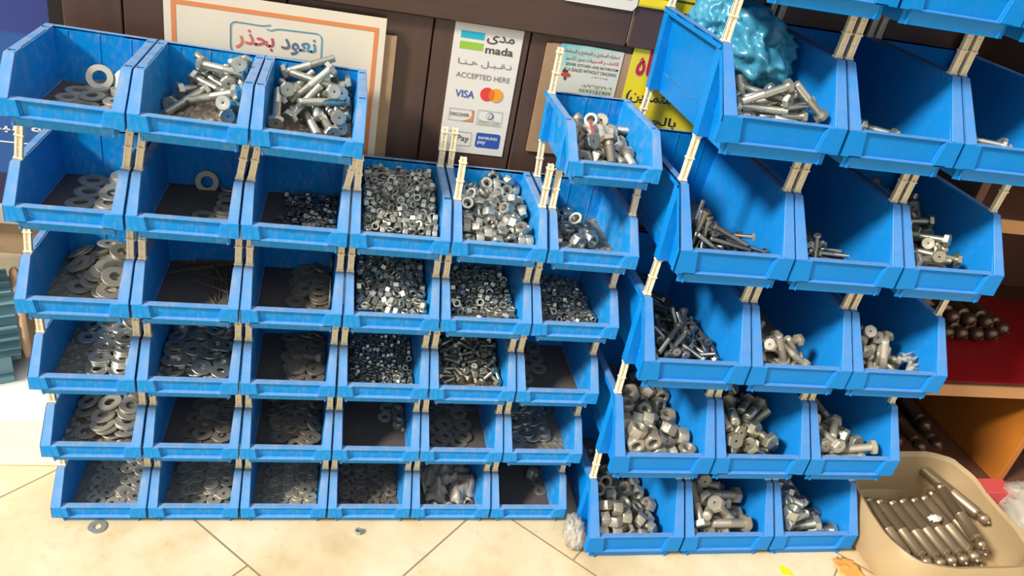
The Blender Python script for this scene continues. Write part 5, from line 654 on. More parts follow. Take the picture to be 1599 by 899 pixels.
32,1,-312,713,92,0,0,99, 32,0,-292,1436,92,0,0,74, 32,0,-14,1539,114,0,0,7, 32,0,-10,1310,114,0,0,-86, 32,0,-244,1804,107,0,7,92, 32,0,-13,1803,109,-4,6,84, 32,0,443,742,117,-2,-6,-94,
32,0,-242,1561,114,0,0,-24, 32,0,217,798,114,0,0,16, 32,0,442,1783,112,-8,-3,-30, 32,0,43,1085,114,0,0,-50, 32,0,443,1535,114,0,0,85, 32,0,214,1804,131,1,9,92, 32,1,-8,591,114,0,0,56,
32,1,-221,1126,136,0,0,91, 32,1,219,1032,144,11,7,87, 32,0,443,1301,114,0,0,11, 32,0,-6,856,114,0,0,8, 32,1,-149,683,136,0,0,62, 32,0,-238,1333,114,0,0,40, 32,0,290,572,136,0,0,62,
32,0,214,1524,114,0,0,0, 32,0,443,509,114,0,0,99, 32,1,-223,899,136,0,0,-62, 32,0,217,1282,107,-1,6,-99, 32,0,441,1071,114,0,0,-82, 32,1,441,1097,136,0,0,39, 32,0,-186,1101,114,0,0,39,
32,1,-230,644,114,0,0,-46, 32,0,-9,1574,136,0,0,-97, 32,1,-229,1352,136,0,0,64, 32,0,443,1553,136,0,0,12, 32,0,8,893,136,0,0,-98, 32,0,217,544,114,0,0,-58, 32,0,-238,1578,136,0,0,-100,
32,0,442,400,136,0,0,-29, 32,0,9,1121,136,0,0,22, 32,0,221,1031,121,-12,5,-88, 32,0,222,1260,148,4,-5,89, 32,0,442,1804,130,-7,6,67, 32,0,443,827,128,-3,6,85, 32,0,441,1324,136,0,0,-24,
32,0,-15,1803,131,-4,-6,-83, 32,0,217,1534,136,0,0,99, 32,0,70,626,136,0,0,-100, 32,0,0,1348,136,0,0,91, 32,0,217,801,136,0,0,-32, 32,0,-233,873,114,0,0,-40, 32,0,215,1782,112,4,8,99,
32,0,-245,1805,130,-2,7,78, 32,0,212,1576,158,0,0,67, 32,1,441,1352,193,-2,-5,-89, 32,1,230,574,158,0,0,-84, 32,1,25,674,158,0,0,58, 32,0,546,1805,256,-54,-45,54, 32,0,419,1806,152,-5,-7,-78,
32,0,441,1164,158,0,0,4, 32,0,216,1381,186,4,-5,91, 32,1,444,866,148,-1,5,99, 32,1,441,1123,194,8,-2,92, 32,1,15,1358,158,0,0,57, 32,1,221,804,158,0,0,88, 32,1,274,1196,188,4,-1,63,
32,1,444,496,158,0,0,-33, 32,1,15,1130,158,0,0,-5, 32,0,441,1576,158,0,0,24, 32,0,441,1580,180,0,0,99, 32,0,-41,1578,158,0,0,100, 32,1,342,661,180,0,0,-99, 32,0,-15,1806,153,-2,-7,-97,
32,1,15,903,158,0,0,-5, 32,0,441,1350,171,-1,-6,-97, 32,0,303,1806,173,5,-8,-97, 33,0,-1,833,52,0,0,74, 33,0,20,584,52,0,0,-59, 33,0,-230,840,52,0,0,9, 33,0,240,1565,52,0,0,-98,
33,0,21,340,52,0,0,65, 33,1,251,587,52,0,0,78, 33,0,33,1805,52,0,0,79, 33,1,33,1306,52,0,0,99, 33,0,5,1073,52,0,0,87, 33,0,11,1547,52,0,0,-35, 33,0,-208,358,52,0,0,99,
33,1,236,1067,52,0,0,80, 33,0,-200,1784,52,0,0,-65, 33,0,-224,1069,52,0,0,-88, 33,0,250,329,52,0,0,-23, 33,0,-218,1551,52,0,0,88, 33,0,-194,1320,52,0,0,93, 33,1,228,840,52,0,0,64,
33,1,262,1294,52,0,0,-98, 33,0,264,1796,52,0,0,16, 33,0,-208,602,52,0,0,95, 33,0,84,1804,74,0,0,-100, 33,0,-154,674,74,0,0,-95, 33,0,-145,1806,74,0,0,-90, 33,1,132,689,74,0,0,-20,
33,0,-443,1580,78,6,6,-84, 33,0,412,950,66,6,1,98, 33,0,-131,1577,74,0,0,-99, 33,1,101,1350,74,0,0,-57, 33,0,-429,1803,52,0,0,-99, 33,1,134,1124,74,0,0,52, 33,0,-165,902,74,0,0,-97,
33,1,-429,664,52,0,0,-45, 33,0,440,1805,66,-4,4,-64, 33,0,440,1442,77,11,3,26, 33,1,-146,445,74,0,0,-43, 33,1,98,460,74,0,0,-56, 33,0,418,1187,66,6,1,95, 33,1,424,720,63,4,3,100,
33,1,64,909,74,0,0,-95, 33,1,-155,1129,74,0,0,-20, 33,1,442,455,52,0,0,56, 33,0,98,1577,74,0,0,-58, 33,1,-441,895,64,-2,-5,51, 33,0,-187,1354,74,0,0,-97, 33,1,-442,1125,63,-5,-1,94,
33,0,416,1579,67,-5,4,-91, 33,0,-416,1352,63,4,-3,-83, 33,0,-434,387,52,0,0,-86, 33,0,-443,1540,98,5,4,-85, 33,1,441,1096,85,6,2,92, 33,1,-168,1377,96,0,0,-61, 33,0,-91,1592,96,0,0,-37,
33,1,443,1327,93,7,-2,99, 33,1,440,868,84,5,3,80, 33,1,-443,754,84,5,1,-85, 33,1,-105,669,96,0,0,67, 33,1,-129,929,96,0,0,97, 33,1,-442,1308,83,-5,0,99, 33,0,-419,1664,71,1,-8,93,
34,0,-244,1801,52,0,0,-43, 34,0,435,1801,52,0,0,-43, 34,0,435,1565,52,0,0,100, 34,0,-2,1801,52,0,0,-97, 34,0,436,1327,52,0,0,59, 34,0,0,1565,52,0,0,-97, 34,0,216,1704,52,0,0,56,
34,0,217,1465,52,0,0,87, 35,0,274,1791,52,0,0,-97, 35,1,426,1066,52,0,0,98, 35,0,426,1324,52,0,0,99, 35,0,14,1790,52,0,0,40, 35,0,428,1583,52,0,0,-53, 35,1,428,807,52,0,0,99,
36,0,230,1578,168,-68,-18,68, 37,0,542,1758,132,24,68,-67, 37,0,400,1058,218,-23,65,72, 37,0,491,1209,173,-8,-68,-68, 37,0,8,527,432,52,56,24, 37,0,81,897,407,-41,49,75, 37,0,-100,1682,443,3,74,-31,
37,0,163,1299,437,5,-58,-76, 37,0,70,1157,399,78,-10,32, 37,1,22,295,430,75,4,61, 37,0,588,1210,301,-21,-89,-41, 37,0,58,1249,540,0,65,-4, 37,0,41,497,532,8,-64,-19, 37,1,-267,193,456,41,61,34,
37,1,-230,1108,552,60,58,-52, 37,0,94,977,516,57,-22,-62, 37,1,412,712,430,-35,82,29, 37,0,-468,896,510,2,-67,-74, 37,1,209,193,511,36,-54,-38, 37,0,-516,1292,452,26,-68,54, 37,0,280,766,506,38,57,48,
37,0,156,1094,554,51,-50,-42, 37,0,271,876,464,-58,-20,78, 37,0,-425,1292,590,-75,16,43, 37,1,20,287,560,-10,-73,13, 37,0,-615,983,546,23,78,-57, 37,1,-459,604,707,-19,-42,-82, 37,0,12,893,650,-9,-63,-56,
37,1,335,718,618,8,85,-11, 37,0,-470,1107,663,77,-9,2, 37,1,138,384,658,44,-69,-35, 37,0,-616,945,646,-57,-18,-20, 37,1,-274,235,658,64,28,60, 37,0,568,527,293,-44,-33,-48, 37,1,7,560,715,67,-37,-43,
37,0,-391,947,728,16,-58,-75, 37,1,-365,193,859,-43,-72,31, 37,1,-24,409,714,57,-58,-31, 37,0,-607,2100,452,-34,-64,-58, 37,1,-281,319,846,-8,-80,12, 37,1,-612,796,759,-54,36,47, 37,1,303,195,875,-24,-39,52,
37,1,-177,510,792,19,-70,-65, 38,1,-134,603,453,-6,-70,-32, 38,0,-613,377,477,72,-18,10, 38,0,563,376,119,22,-71,65, 38,1,-505,806,473,20,-70,-66, 38,1,-318,199,472,-70,-22,67, 38,0,-607,1301,473,73,-3,-3,
38,0,-536,1025,535,-74,33,14, 39,1,371,292,262,-15,89,-26, 39,1,211,249,368,24,86,-5, 39,1,-401,365,540,-35,-63,1, 39,0,-622,908,540,-61,-38,-33, 40,0,279,660,289,52,-26,-82, 40,0,-306,1299,407,51,51,49,
40,0,630,541,87,61,37,-33, 40,0,380,277,218,-53,66,-47, 40,0,-40,412,394,61,35,-70, 40,0,-175,1046,439,52,-55,61, 40,0,452,745,155,29,-65,62, 40,0,180,599,461,-25,61,-76, 40,0,2,919,514,-3,-59,-79,
40,0,-212,614,432,0,-74,-65, 40,0,-20,788,536,-55,-34,-6, 40,0,509,737,118,-18,71,66, 40,0,307,172,296,-13,-57,22, 40,0,-160,671,466,-68,19,46, 40,1,-18,490,545,-56,-51,63, 40,0,-152,782,412,59,-41,59,
40,1,-261,707,498,-54,-61,-25, 40,0,-545,681,407,32,64,-58, 40,0,-1,997,423,-50,67,13, 40,0,-458,554,410,-72,6,14, 40,0,306,250,310,21,78,16, 40,0,-339,613,448,18,74,-59, 40,0,-588,1375,475,57,33,-47,
40,1,-388,170,610,31,-38,-51, 40,0,-406,670,407,59,41,-32, 40,1,-336,438,555,6,65,-68, 40,1,-33,253,599,-19,77,-14, 40,0,-599,536,447,66,38,-41, 40,0,-637,713,504,-61,39,40, 40,0,-275,822,551,-76,14,-26,
40,1,-466,393,560,72,-42,-8, 40,0,-415,605,683,35,-71,-61, 40,1,-500,596,529,-7,-65,-64, 40,1,-3,276,518,74,41,41, 40,0,336,356,309,91,-18,38, 40,1,214,295,588,-13,-63,6, 40,1,346,167,440,68,40,52,
40,1,-380,1046,517,-41,-72,-7, 40,0,390,962,187,50,-51,49, 40,0,-635,1696,407,37,61,-61, 40,0,308,274,430,-33,-44,35, 40,1,-512,231,694,-97,-25,-5, 40,1,-127,167,662,1,-63,1, 40,1,-642,235,785,-70,-71,-4,
40,1,-455,483,733,31,55,-40, 40,1,-589,350,804,-10,-13,99, 40,1,-62,334,725,30,-72,-47, 40,1,-129,167,799,84,-1,55, 40,1,-527,476,685,-45,69,56, 40,1,-639,384,931,8,8,-87, 41,0,-234,865,480,-18,70,-19,
41,0,-56,532,476,44,58,-9, 41,0,-562,359,483,68,-25,3, 41,0,-101,328,470,44,-56,-68, 41,0,-589,1286,484,-13,71,64, 41,0,-587,845,481,71,-10,-10, 41,0,-358,665,516,-77,6,63, 41,0,414,161,207,75,49,36,
41,0,560,463,83,-45,57,54, 41,0,-430,1388,480,-47,-55,-65, 41,0,-395,403,480,-37,62,61, 41,0,558,985,84,-54,-48,-46, 41,0,-276,793,481,15,71,17, 41,0,-646,1127,565,-19,82,54, 41,1,-357,198,545,-4,-66,-3,
41,0,-154,448,471,48,-52,-69, 41,0,-643,364,566,67,37,-35, 41,0,-642,696,541,4,-64,-76, 41,0,-386,303,555,39,-48,-61, 41,0,-453,1151,548,30,-65,-70, 41,0,-586,762,546,-55,48,51, 41,0,-595,949,587,-55,-53,-48,
41,0,-371,361,545,68,-21,-69, 41,1,-562,161,681,-82,55,-12, 41,0,-647,392,640,77,13,-14, 41,0,-508,918,571,-70,12,16, 41,1,-305,244,584,-5,-69,-3, 41,1,-223,161,629,-38,60,-41, 41,1,-646,446,727,46,65,-51,
41,1,-455,550,614,-71,-38,-48, 41,0,-385,1131,513,16,75,-53, 41,1,-481,296,654,67,-25,-36, 41,0,-525,707,641,67,-19,1, 41,1,-282,320,626,59,-4,58, 42,0,597,1313,135,-34,-65,-62, 42,1,132,986,534,35,77,52,
42,0,210,2205,592,-61,-14,3, 42,1,-41,537,592,9,-68,-23, 42,0,250,971,445,48,27,-78, 42,1,-203,310,591,59,44,62, 42,1,-97,917,737,-18,-77,-40, 42,1,3,556,704,-72,9,-31, 42,0,442,1941,305,42,56,-61,
42,1,343,838,552,51,-24,-15, 42,0,377,2558,393,-38,-65,-58, 42,0,604,2625,138,-51,54,47, 42,0,-313,1018,794,-69,-13,-54, 42,0,535,1704,187,64,28,-34, 42,0,310,2631,479,62,30,-39, 42,0,503,2003,575,60,-45,34,
42,1,602,1874,614,-26,-34,-77, 42,0,553,2693,303,-80,20,18, 42,0,488,2631,445,0,-61,77, 42,1,234,1166,564,-12,-59,48, 42,0,-85,2281,730,-62,-29,-1, 42,0,-73,1370,682,48,-38,-36, 42,0,220,3020,702,46,-31,-71,
42,1,352,1369,457,-30,83,2, 42,0,292,2574,598,-68,31,38, 42,0,71,2266,724,-64,23,54, 42,1,-603,791,633,-60,36,41, 42,0,342,2380,747,53,-27,22, 42,1,477,1792,662,-10,65,73, 42,0,-285,2397,759,-29,-64,-53,
42,1,264,2628,777,74,17,-26, 42,1,493,604,237,-21,61,76, 42,1,9,1496,738,71,-29,-63, 42,1,580,2472,783,49,-12,19, 42,1,450,2368,791,-69,28,20, 42,0,136,2910,752,-50,71,-32, 42,0,-5,1954,827,80,-21,-37,
42,1,-97,2741,828,-45,-59,-26, 42,0,-478,2391,791,18,-76,60, 42,1,124,1611,715,39,-63,-43, 42,0,-610,1960,730,-69,16,20, 42,0,-586,2413,831,-19,-74,-63, 42,1,16,1758,742,81,44,25, 42,0,-263,2144,876,-69,18,15,
42,0,-453,1250,667,66,35,-36, 42,0,-396,2164,812,-54,-34,-46, 42,0,-611,1499,897,82,21,-16, 42,0,-437,1961,927,29,72,-63, 42,0,-606,2716,904,-7,-79,-60, 43,0,550,949,115,30,-67,63, 43,1,-201,2276,493,-70,1,64,
43,0,382,914,279,40,70,-24, 43,1,-4,431,435,17,72,13, 43,1,318,1585,282,-24,85,-4, 43,1,68,1963,451,37,-36,-75, 43,0,573,1008,242,71,-14,26, 43,0,230,183,308,-35,-37,63, 43,0,627,1085,180,53,55,-45,
43,0,401,675,223,-58,18,57, 43,0,202,1763,360,40,-28,-74, 43,0,-268,2213,505,-38,62,-58, 43,1,-48,1011,453,25,67,-70, 43,1,434,1130,286,-61,-43,-28, 43,1,268,675,420,-67,-21,21, 43,1,-331,2336,578,60,-35,69,
43,0,265,1673,362,9,-54,-19, 43,1,628,497,300,22,-76,59, 43,1,457,1171,372,45,-54,35, 43,0,290,1259,440,19,-68,61, 43,1,490,1181,457,-20,70,67, 43,1,479,477,336,52,63,-35, 43,1,-201,965,506,-74,-4,17,
43,1,351,1158,387,64,-4,-14, 43,1,-42,1324,542,-63,-34,53, 43,0,248,254,398,-41,-52,45, 43,1,-154,1951,486,28,-65,-51, 43,0,-488,908,465,60,-41,29, 43,1,65,1598,571,-64,-19,49, 43,1,86,366,483,65,21,71,
43,1,15,1125,581,-50,36,39, 43,1,-217,652,506,-27,71,65, 43,1,-305,1760,546,-75,-13,33, 43,1,184,757,515,10,-70,60, 43,1,-284,548,522,-67,39,46, 43,0,-630,1874,500,71,-21,17, 43,1,84,1050,610,-34,60,57,
43,1,-99,472,600,-63,8,61, 43,1,-315,2780,510,-4,-71,20, 43,1,163,1048,564,61,-52,28, 43,0,-514,1714,546,60,-50,29, 43,1,-323,369,594,78,-35,-22, 43,0,-625,565,454,38,62,-60, 43,1,-451,737,506,1,67,74,
43,1,-552,556,572,-27,67,68, 43,0,-583,1800,568,62,36,-45, 43,1,-401,558,640,-70,22,28, 43,1,-355,911,563,63,-37,25, 43,1,-416,419,727,35,-70,23, 43,1,-532,820,612,-20,75,60, 43,0,-528,1351,525,-14,-76,63,
43,1,-631,489,593,77,19,-17, 44,0,-474,1492,420,2,73,69, 44,0,-298,1129,419,-31,66,56, 44,1,-268,488,419,-55,48,67, 44,1,-394,415,420,70,20,18, 44,1,-344,1108,534,-60,-7,-63, 44,1,-525,420,501,77,-29,8,
44,0,490,479,227,-26,81,34, 44,0,-208,882,503,83,9,49, 44,0,160,432,322,76,32,21, 44,0,-603,1181,580,-49,-76,-33, 44,0,203,638,374,90,-2,37, 44,1,-32,430,425,78,-27,52, 44,1,-602,473,630,82,-10,2,
44,1,-317,340,686,30,81,31, 44,1,-391,437,681,58,-33,-44, 44,0,-546,1607,502,44,49,-50, 44,1,-416,198,839,24,-10,-83, 44,0,-603,1337,750,32,51,-71, 44,1,-418,600,729,-45,-47,75, 44,1,-220,465,800,-1,-69,17,
44,1,-115,273,683,-40,-25,67, 44,0,-379,1369,538,36,48,-73, 44,1,-89,377,747,37,6,-92, 45,0,-186,1774,430,19,-68,-57, 45,0,-220,750,434,58,44,42, 45,0,-593,1868,454,62,-39,32, 45,1,-161,888,497,-32,-71,-24,
45,0,-298,1586,508,-7,-78,62, 45,1,299,703,286,-66,4,30, 45,1,96,845,426,-11,-71,-37, 45,0,-72,1933,529,58,-34,39, 45,0,34,1179,446,-71,-14,38, 45,1,-316,213,792,-3,-21,32, 45,0,567,682,135,18,-71,66,
45,1,-99,563,594,20,-86,27, 45,0,-518,1356,448,65,34,-44, 45,0,-383,934,586,73,7,-21, 45,1,-596,753,617,-48,27,47, 45,0,-594,1685,580,66,-38,28, 45,1,-336,578,533,-57,-29,-49, 45,1,268,1352,403,40,-18,-86,
45,0,103,1296,389,-47,39,79, 45,1,-221,630,650,37,-60,24, 45,1,-459,1106,657,-46,63,53, 45,0,-595,1294,648,72,-34,22, 45,1,-596,744,824,-59,26,36, 45,1,-256,982,679,-91,-10,-18, 45,1,-127,1095,675,-36,75,49,
46,1,91,581,453,24,82,10, 46,0,-541,928,437,0,0,-27, 46,1,-39,217,483,-61,35,35, 46,0,-251,1483,437,0,0,69, 46,0,-193,561,483,-61,37,34, 46,0,-299,302,483,50,-50,-50, 46,0,-541,1822,437,0,0,-96,
46,0,-324,1993,483,-27,65,-9, 46,0,342,1687,316,44,-28,-56, 46,0,-539,1520,504,49,51,-51, 46,0,-20,871,486,-51,45,73, 46,0,532,366,213,-22,83,-13, 46,0,536,1154,210,16,-68,69, 46,0,523,658,217,48,57,-41,
46,0,115,2002,440,50,51,-47, 46,0,-304,907,483,-18,68,-19, 46,0,408,1965,280,51,49,-50, 46,0,453,906,203,25,0,97, 46,0,-519,1192,483,1,71,71, 46,0,-518,618,483,-34,62,60, 46,0,-540,284,437,-71,-71,0,
46,1,133,1731,430,-20,84,-17, 46,0,-188,1224,483,35,61,-61, 46,1,222,1281,382,-14,84,-27, 46,0,-588,2490,483,50,-50,-50, 46,0,-391,1535,691,-20,20,-68, 46,0,-590,943,675,18,68,18, 46,0,-130,1705,506,79,20,-42,
46,0,515,898,388,94,-25,-24, 46,1,268,263,395,-27,47,-42, 46,1,544,600,517,65,-21,-72, 46,1,-214,473,720,93,36,0, 46,0,-592,1264,766,-69,-18,68, 46,1,-527,409,687,-58,41,41, 46,1,308,2499,335,-52,43,56,
46,1,542,1772,530,-51,49,49, 46,0,521,2237,218,-84,18,-47, 46,0,-588,2163,483,-18,68,-18, 46,1,532,282,478,0,0,77, 46,1,-354,749,748,11,72,-12, 46,1,506,1212,477,14,1,-98, 46,1,270,558,379,-72,48,-45,
46,0,511,1416,257,-24,94,-7, 46,1,-527,217,687,-58,41,41, 46,1,-241,217,766,-61,35,35, 46,1,251,1782,636,-94,-25,24, 46,0,232,933,376,49,-16,-83, 46,0,-327,1264,754,-65,44,55, 46,0,-334,2305,437,-61,80,0,
46,1,76,1424,495,37,-22,-90, 46,1,399,1502,496,-80,-28,11, 46,1,301,728,576,-28,25,4, 46,1,-547,966,912,0,0,-71, 46,0,-590,1818,675,68,18,68, 46,1,-116,1066,704,-67,64,34, 46,1,-526,284,929,95,-30,-9,
46,0,342,2243,316,-64,57,-30, 46,1,-592,668,766,-50,50,-50, 46,1,-382,1212,993,-6,-23,25, 46,1,-149,749,757,-26,68,-43, 47,0,-153,1409,442,60,43,39, 47,1,-84,373,436,49,56,51, 47,0,294,2444,298,68,-49,54,
47,0,-47,1123,425,0,-68,-26, 47,0,152,1879,367,16,-54,-15, 47,1,168,232,399,89,-1,46, 47,1,524,1618,330,-58,-17,-19, 47,0,281,2108,478,46,-38,4, 47,1,291,1021,593,55,30,78, 47,1,-262,1040,557,76,30,-46,
47,0,-339,1815,531,-66,-46,-32, 47,0,-224,2101,615,48,-37,31, 47,1,-58,485,559,63,-32,-64, 47,0,-565,2439,450,65,34,-37, 47,0,-185,612,424,69,-14,-67, 47,0,110,1528,561,-57,25,77, 47,0,-441,2277,535,-1,-68,71,
47,1,-574,649,590,-59,-60,-36, 47,1,32,703,702,-69,-25,1, 47,0,-567,2689,722,-32,-66,-59, 47,1,-464,865,627,-82,-5,11, 47,1,-281,839,744,-76,20,42, 47,1,105,1227,764,15,-59,45, 47,1,-389,840,925,64,2,-25,
47,1,-400,1635,759,-15,-91,-20, 47,1,165,1018,818,37,-54,13, 47,0,-571,1595,784,51,70,-43, 47,1,-575,820,862,66,-25,20, 48,0,-150,1931,429,44,59,54, 48,1,59,746,393,56,-5,-80, 48,1,341,1023,372,-24,-76,-55,
48,0,-280,2372,416,70,8,-65, 48,1,-168,225,416,-11,-69,17, 48,1,-84,1063,473,-15,-74,-43, 48,0,-572,867,439,3,-72,-69, 48,0,251,1877,284,-76,35,-28, 48,0,-450,1258,438,-29,-67,-55, 48,1,-164,603,609,73,-17,-22,
48,0,-505,1608,655,-42,-56,-45, 48,0,-383,1659,593,51,51,-35, 48,0,-68,2278,411,0,-71,27, 48,1,-588,732,620,-73,-17,-11, 48,1,29,332,536,63,-50,-52, 48,1,328,1617,376,-33,44,83, 48,1,-409,656,676,-35,-66,-53,
48,1,-590,1228,688,-81,18,15, 49,0,-532,1250,423,-35,62,61, 49,0,140,527,327,-6,20,-28, 49,0,526,1473,205,-44,37,81, 49,0,-512,1913,423,-45,55,66, 49,0,539,1148,198,-54,-10,79, 49,0,-294,537,423,68,-18,-68,
49,0,512,253,214,92,0,-40, 49,0,-472,966,450,58,63,-12, 49,0,233,1821,330,35,51,-78, 49,0,249,1294,278,-18,12,-82, 49,0,195,1572,302,-95,-23,21, 49,1,-324,253,443,35,61,35, 49,1,-594,253,444,62,-36,-61,
49,1,187,212,351,22,67,-67, 49,0,-582,531,440,70,-8,-70, 49,0,-208,1197,423,-70,10,56, 49,0,-328,1490,423,-68,-18,68, 49,0,539,537,200,35,-35,-61, 49,0,100,808,345,-6,20,-27, 49,0,482,1966,217,-28,79,-4,
49,0,-551,1493,382,0,0,97, 49,0,-296,2035,423,57,-41,-41, 49,0,492,850,213,-43,-34,56, 49,0,-244,862,423,65,-29,-70, 49,0,-326,2296,423,59,40,-31, 49,0,-596,746,627,65,-29,-64, 49,1,497,1675,324,62,58,-19,
49,0,346,2245,234,95,-22,-21, 49,0,-356,687,611,-35,-4,-11, 49,0,-534,1658,614,64,37,-34, 49,0,-22,1090,428,-66,10,63, 49,0,-555,1103,627,-68,68,19, 49,1,-373,340,650,68,68,-18, 49,0,290,1012,304,-70,21,9,
49,0,-344,1739,423,34,62,-60, 49,1,431,625,398,21,89,-11, 49,0,-551,1383,702,-17,74,63, 49,0,-106,580,423,-69,-17,68, 49,1,380,365,420,-38,57,17, 49,1,-289,1367,653,-61,63,36, 49,1,-596,373,679,71,0,-70,
49,1,-58,1423,423,67,23,-47, 49,1,423,1273,444,-51,51,44, 49,0,-550,2156,423,7,70,29, 49,0,-30,1676,446,-14,-27,14, 49,0,-533,2471,423,71,0,0, 49,1,-256,1058,633,17,93,29, 49,1,-73,274,441,-67,68,-21,
49,1,-54,802,612,14,11,54, 49,1,-136,1687,599,92,24,25, 49,1,549,906,476,59,59,38, 49,1,145,1267,530,-27,-11,87, 49,1,-150,410,691,-69,-17,68, 49,0,-596,2104,687,-18,68,-18, 49,1,-334,483,826,-71,0,70,
49,1,177,449,555,-38,-43,5, 49,0,-537,1583,871,-33,58,64, 49,1,-372,2090,646,26,-97,0, 49,1,-557,554,837,24,88,-39, 49,1,241,799,481,98,-6,-21, 49,1,-329,847,767,-29,56,-52, 49,1,-556,1006,781,27,-8,25,
50,1,211,587,314,24,77,56, 50,1,189,1741,328,39,-49,-72, 50,1,-196,835,408,70,-22,-20, 50,0,-438,1708,408,71,-17,-16, 50,0,-68,1564,506,13,64,73, 50,1,-59,629,394,24,71,63, 50,1,-105,1275,706,35,42,-4,
50,1,-558,579,407,61,-40,31, 50,0,100,1440,518,21,92,4, 50,1,-81,958,600,-61,-4,78, 50,0,-308,1798,625,-74,-34,41, 50,0,-563,1199,677,-35,-60,-58, 50,1,100,550,529,-19,-60,50, 50,1,77,903,769,67,-6,-73,
50,0,-558,2349,407,40,62,-61, 50,1,-566,618,860,-28,-42,-65, 50,1,-333,438,785,46,28,-79, 50,0,-425,1462,769,73,-8,23, 50,1,-479,1076,871,-10,-71,-61, 50,1,10,237,686,36,-57,-35, 50,1,-303,1472,925,-69,33,34,
50,1,25,427,749,-91,9,-40, 51,0,-104,891,398,63,42,36, 51,1,-125,1466,382,31,-64,-56, 51,0,-306,721,408,41,-62,-56, 51,0,-570,1490,499,-24,83,50, 51,1,483,1541,213,28,77,-39, 51,1,494,567,193,69,-26,18,
51,0,-274,2044,407,17,72,19, 51,1,287,334,361,58,-38,-60, 52,0,-145,1209,392,0,0,-95, 51,1,-158,353,479,61,-56,-47, 52,0,-369,1759,476,-5,-33,-89, 52,1,-190,1224,594,-7,100,0, 52,0,-239,661,608,-94,33,-5,
52,1,439,1185,252,-24,-56,-43, 51,0,-569,467,490,81,-24,9, 51,0,116,2638,331,39,74,41, 52,1,-543,290,930,0,0,26, 52,1,92,1624,431,-41,-84,35, 52,0,268,589,280,-23,-95,5, 52,1,-475,617,842,-35,-87,-11,
52,1,211,1012,390,-48,-62,8, 51,0,-570,1504,743,-17,-89,-41, 51,0,152,1935,341,54,-28,-49, 51,1,-268,400,667,53,46,67, 51,1,-281,757,790,66,-16,62,
]
PALETTE = [('W', 34, 15, 3), ('B', 12, 68, 0), ('B', 12, 74, 0), ('B', 14, 38, 0), ('N', 22, 14, 0), ('W', 24, 11, 2), ('W', 42, 20, 3), ('W', 32, 18, 3), ('N', 12, 7, 0), ('N', 19, 12, 0), ('B', 10, 18, 0), ('N', 24, 15, 0), ('W', 38, 16, 3), ('R', 3, 70, 0), ('W', 32, 13, 2.5), ('N', 14, 8, 0), ('N', 13, 8, 0), ('N', 11, 7, 0), ('W', 34, 13, 3), ('W', 32, 12, 2.5), ('B', 12, 28, 0), ('N', 10, 6, 0), ('B', 7, 24, 0), ('W', 32, 15, 3), ('W', 38, 17, 3), ('W', 34, 15, 2.5), ('W', 30, 12, 2.5), ('N', 22, 12, 0), ('W', 28, 12, 2), ('W', 34, 16, 3), ('W', 24, 8, 2), ('W', 27, 8, 2), ('W', 23, 7, 2), ('W', 23, 9, 2), ('W', 24, 10, 2), ('W', 26, 11, 2), ('N', 26, 14, 0), ('B', 11, 66, 0), ('B', 11, 50, 0), ('B', 9, 60, 0), ('B', 7, 66, 0), ('B', 6, 48, 0), ('B', 12, 76, 0), ('B', 8.5, 74, 0), ('B', 12, 60, 0), ('B', 13, 72, 0), ('N', 29, 19, 0), ('B', 17, 80, 0), ('B', 15, 84, 0), ('N', 27, 18, 0), ('B', 18, 72, 0), ('B', 18, 55, 0), ('N', 30, 20, 0)]
ORDER = [('l5c0', 34), ('l5c1', 15), ('l5c2', 20), ('l5c5', 33), ('l4c0', 17), ('l4c1', 8), ('l4c2', 110), ('l4c3', 350), ('l4c4', 118), ('l4c5', 28), ('l3c0', 46), ('l3c1', 22), ('l3c2', 32), ('l3c3', 200), ('l3c4', 170), ('l3c5', 180), ('l2c0', 62), ('l2c1', 72), ('l2c2', 35), ('l2c3', 170), ('l2c4', 105), ('l2c5', 10), ('l1c0', 52), ('l1c1', 24), ('l1c2', 56), ('l1c3', 10), ('l1c4', 17), ('l1c5', 44), ('l0c0', 100), ('l0c1', 85), ('l0c2', 95), ('l0c3', 60), ('l0c4', 8), ('l0c5', 7), ('r4c0', 42), ('r4c1', 7), ('r4c2', 4), ('r3c0', 50), ('r3c1', 34), ('r3c2', 49), ('r2c0', 52), ('r2c1', 23), ('r2c2', 25), ('r1c0', 60), ('r1c1', 28), ('r1c2', 18), ('r0c0', 62), ('r0c1', 22), ('r0c2', 25)]
PM = {}
STUFF = {}
off = 0
for key, count in ORDER:
    for _ in range(count):
        ti, fl, x, y, z, qx, qy, qz = PIECES[off:off+8]; off += 8
        qw = math.sqrt(max(0, 1e4-qx*qx-qy*qy-qz*qz))
        ty, a, b, c = PALETTE[ti]; mk = MK[key]
        pk = (ti, mk)
        if pk not in PM:
            f = {'W': lambda: washer_mesh(a/1e3, b/1e3, c/1e3, M[mk]), 'N': lambda: nut_mesh(a/1e3, b/1e3, M[mk]), 'B': lambda: bolt_mesh(a/1e3, b/1e3, M[mk]), 'R': lambda: rod_mesh(a/1e3, b/1e3, M[mk])}[ty]
            PM[pk] = f()
        q = Quaternion((qw, qx, qy, qz)); q.normalize()
        mw = BINS[key] @ (Matrix.Translation((x/1e4, y/1e4, z/1e4+.006)) @ q.to_matrix().to_4x4())
        nm, cat = KINDS[ty]
        if fl == 0: STUFF.setdefault(ty, []).append((pk, mw)); continue
        wh = where(key).replace(' from top', '')
        obj(nm, PM[pk], mw=mw, cat=cat, group=f"{nm.replace('_',' ')}s in the bin at {wh}", label=f"{ADJ[mk]} {nm.replace('_',' ')} in the bin at {wh}")
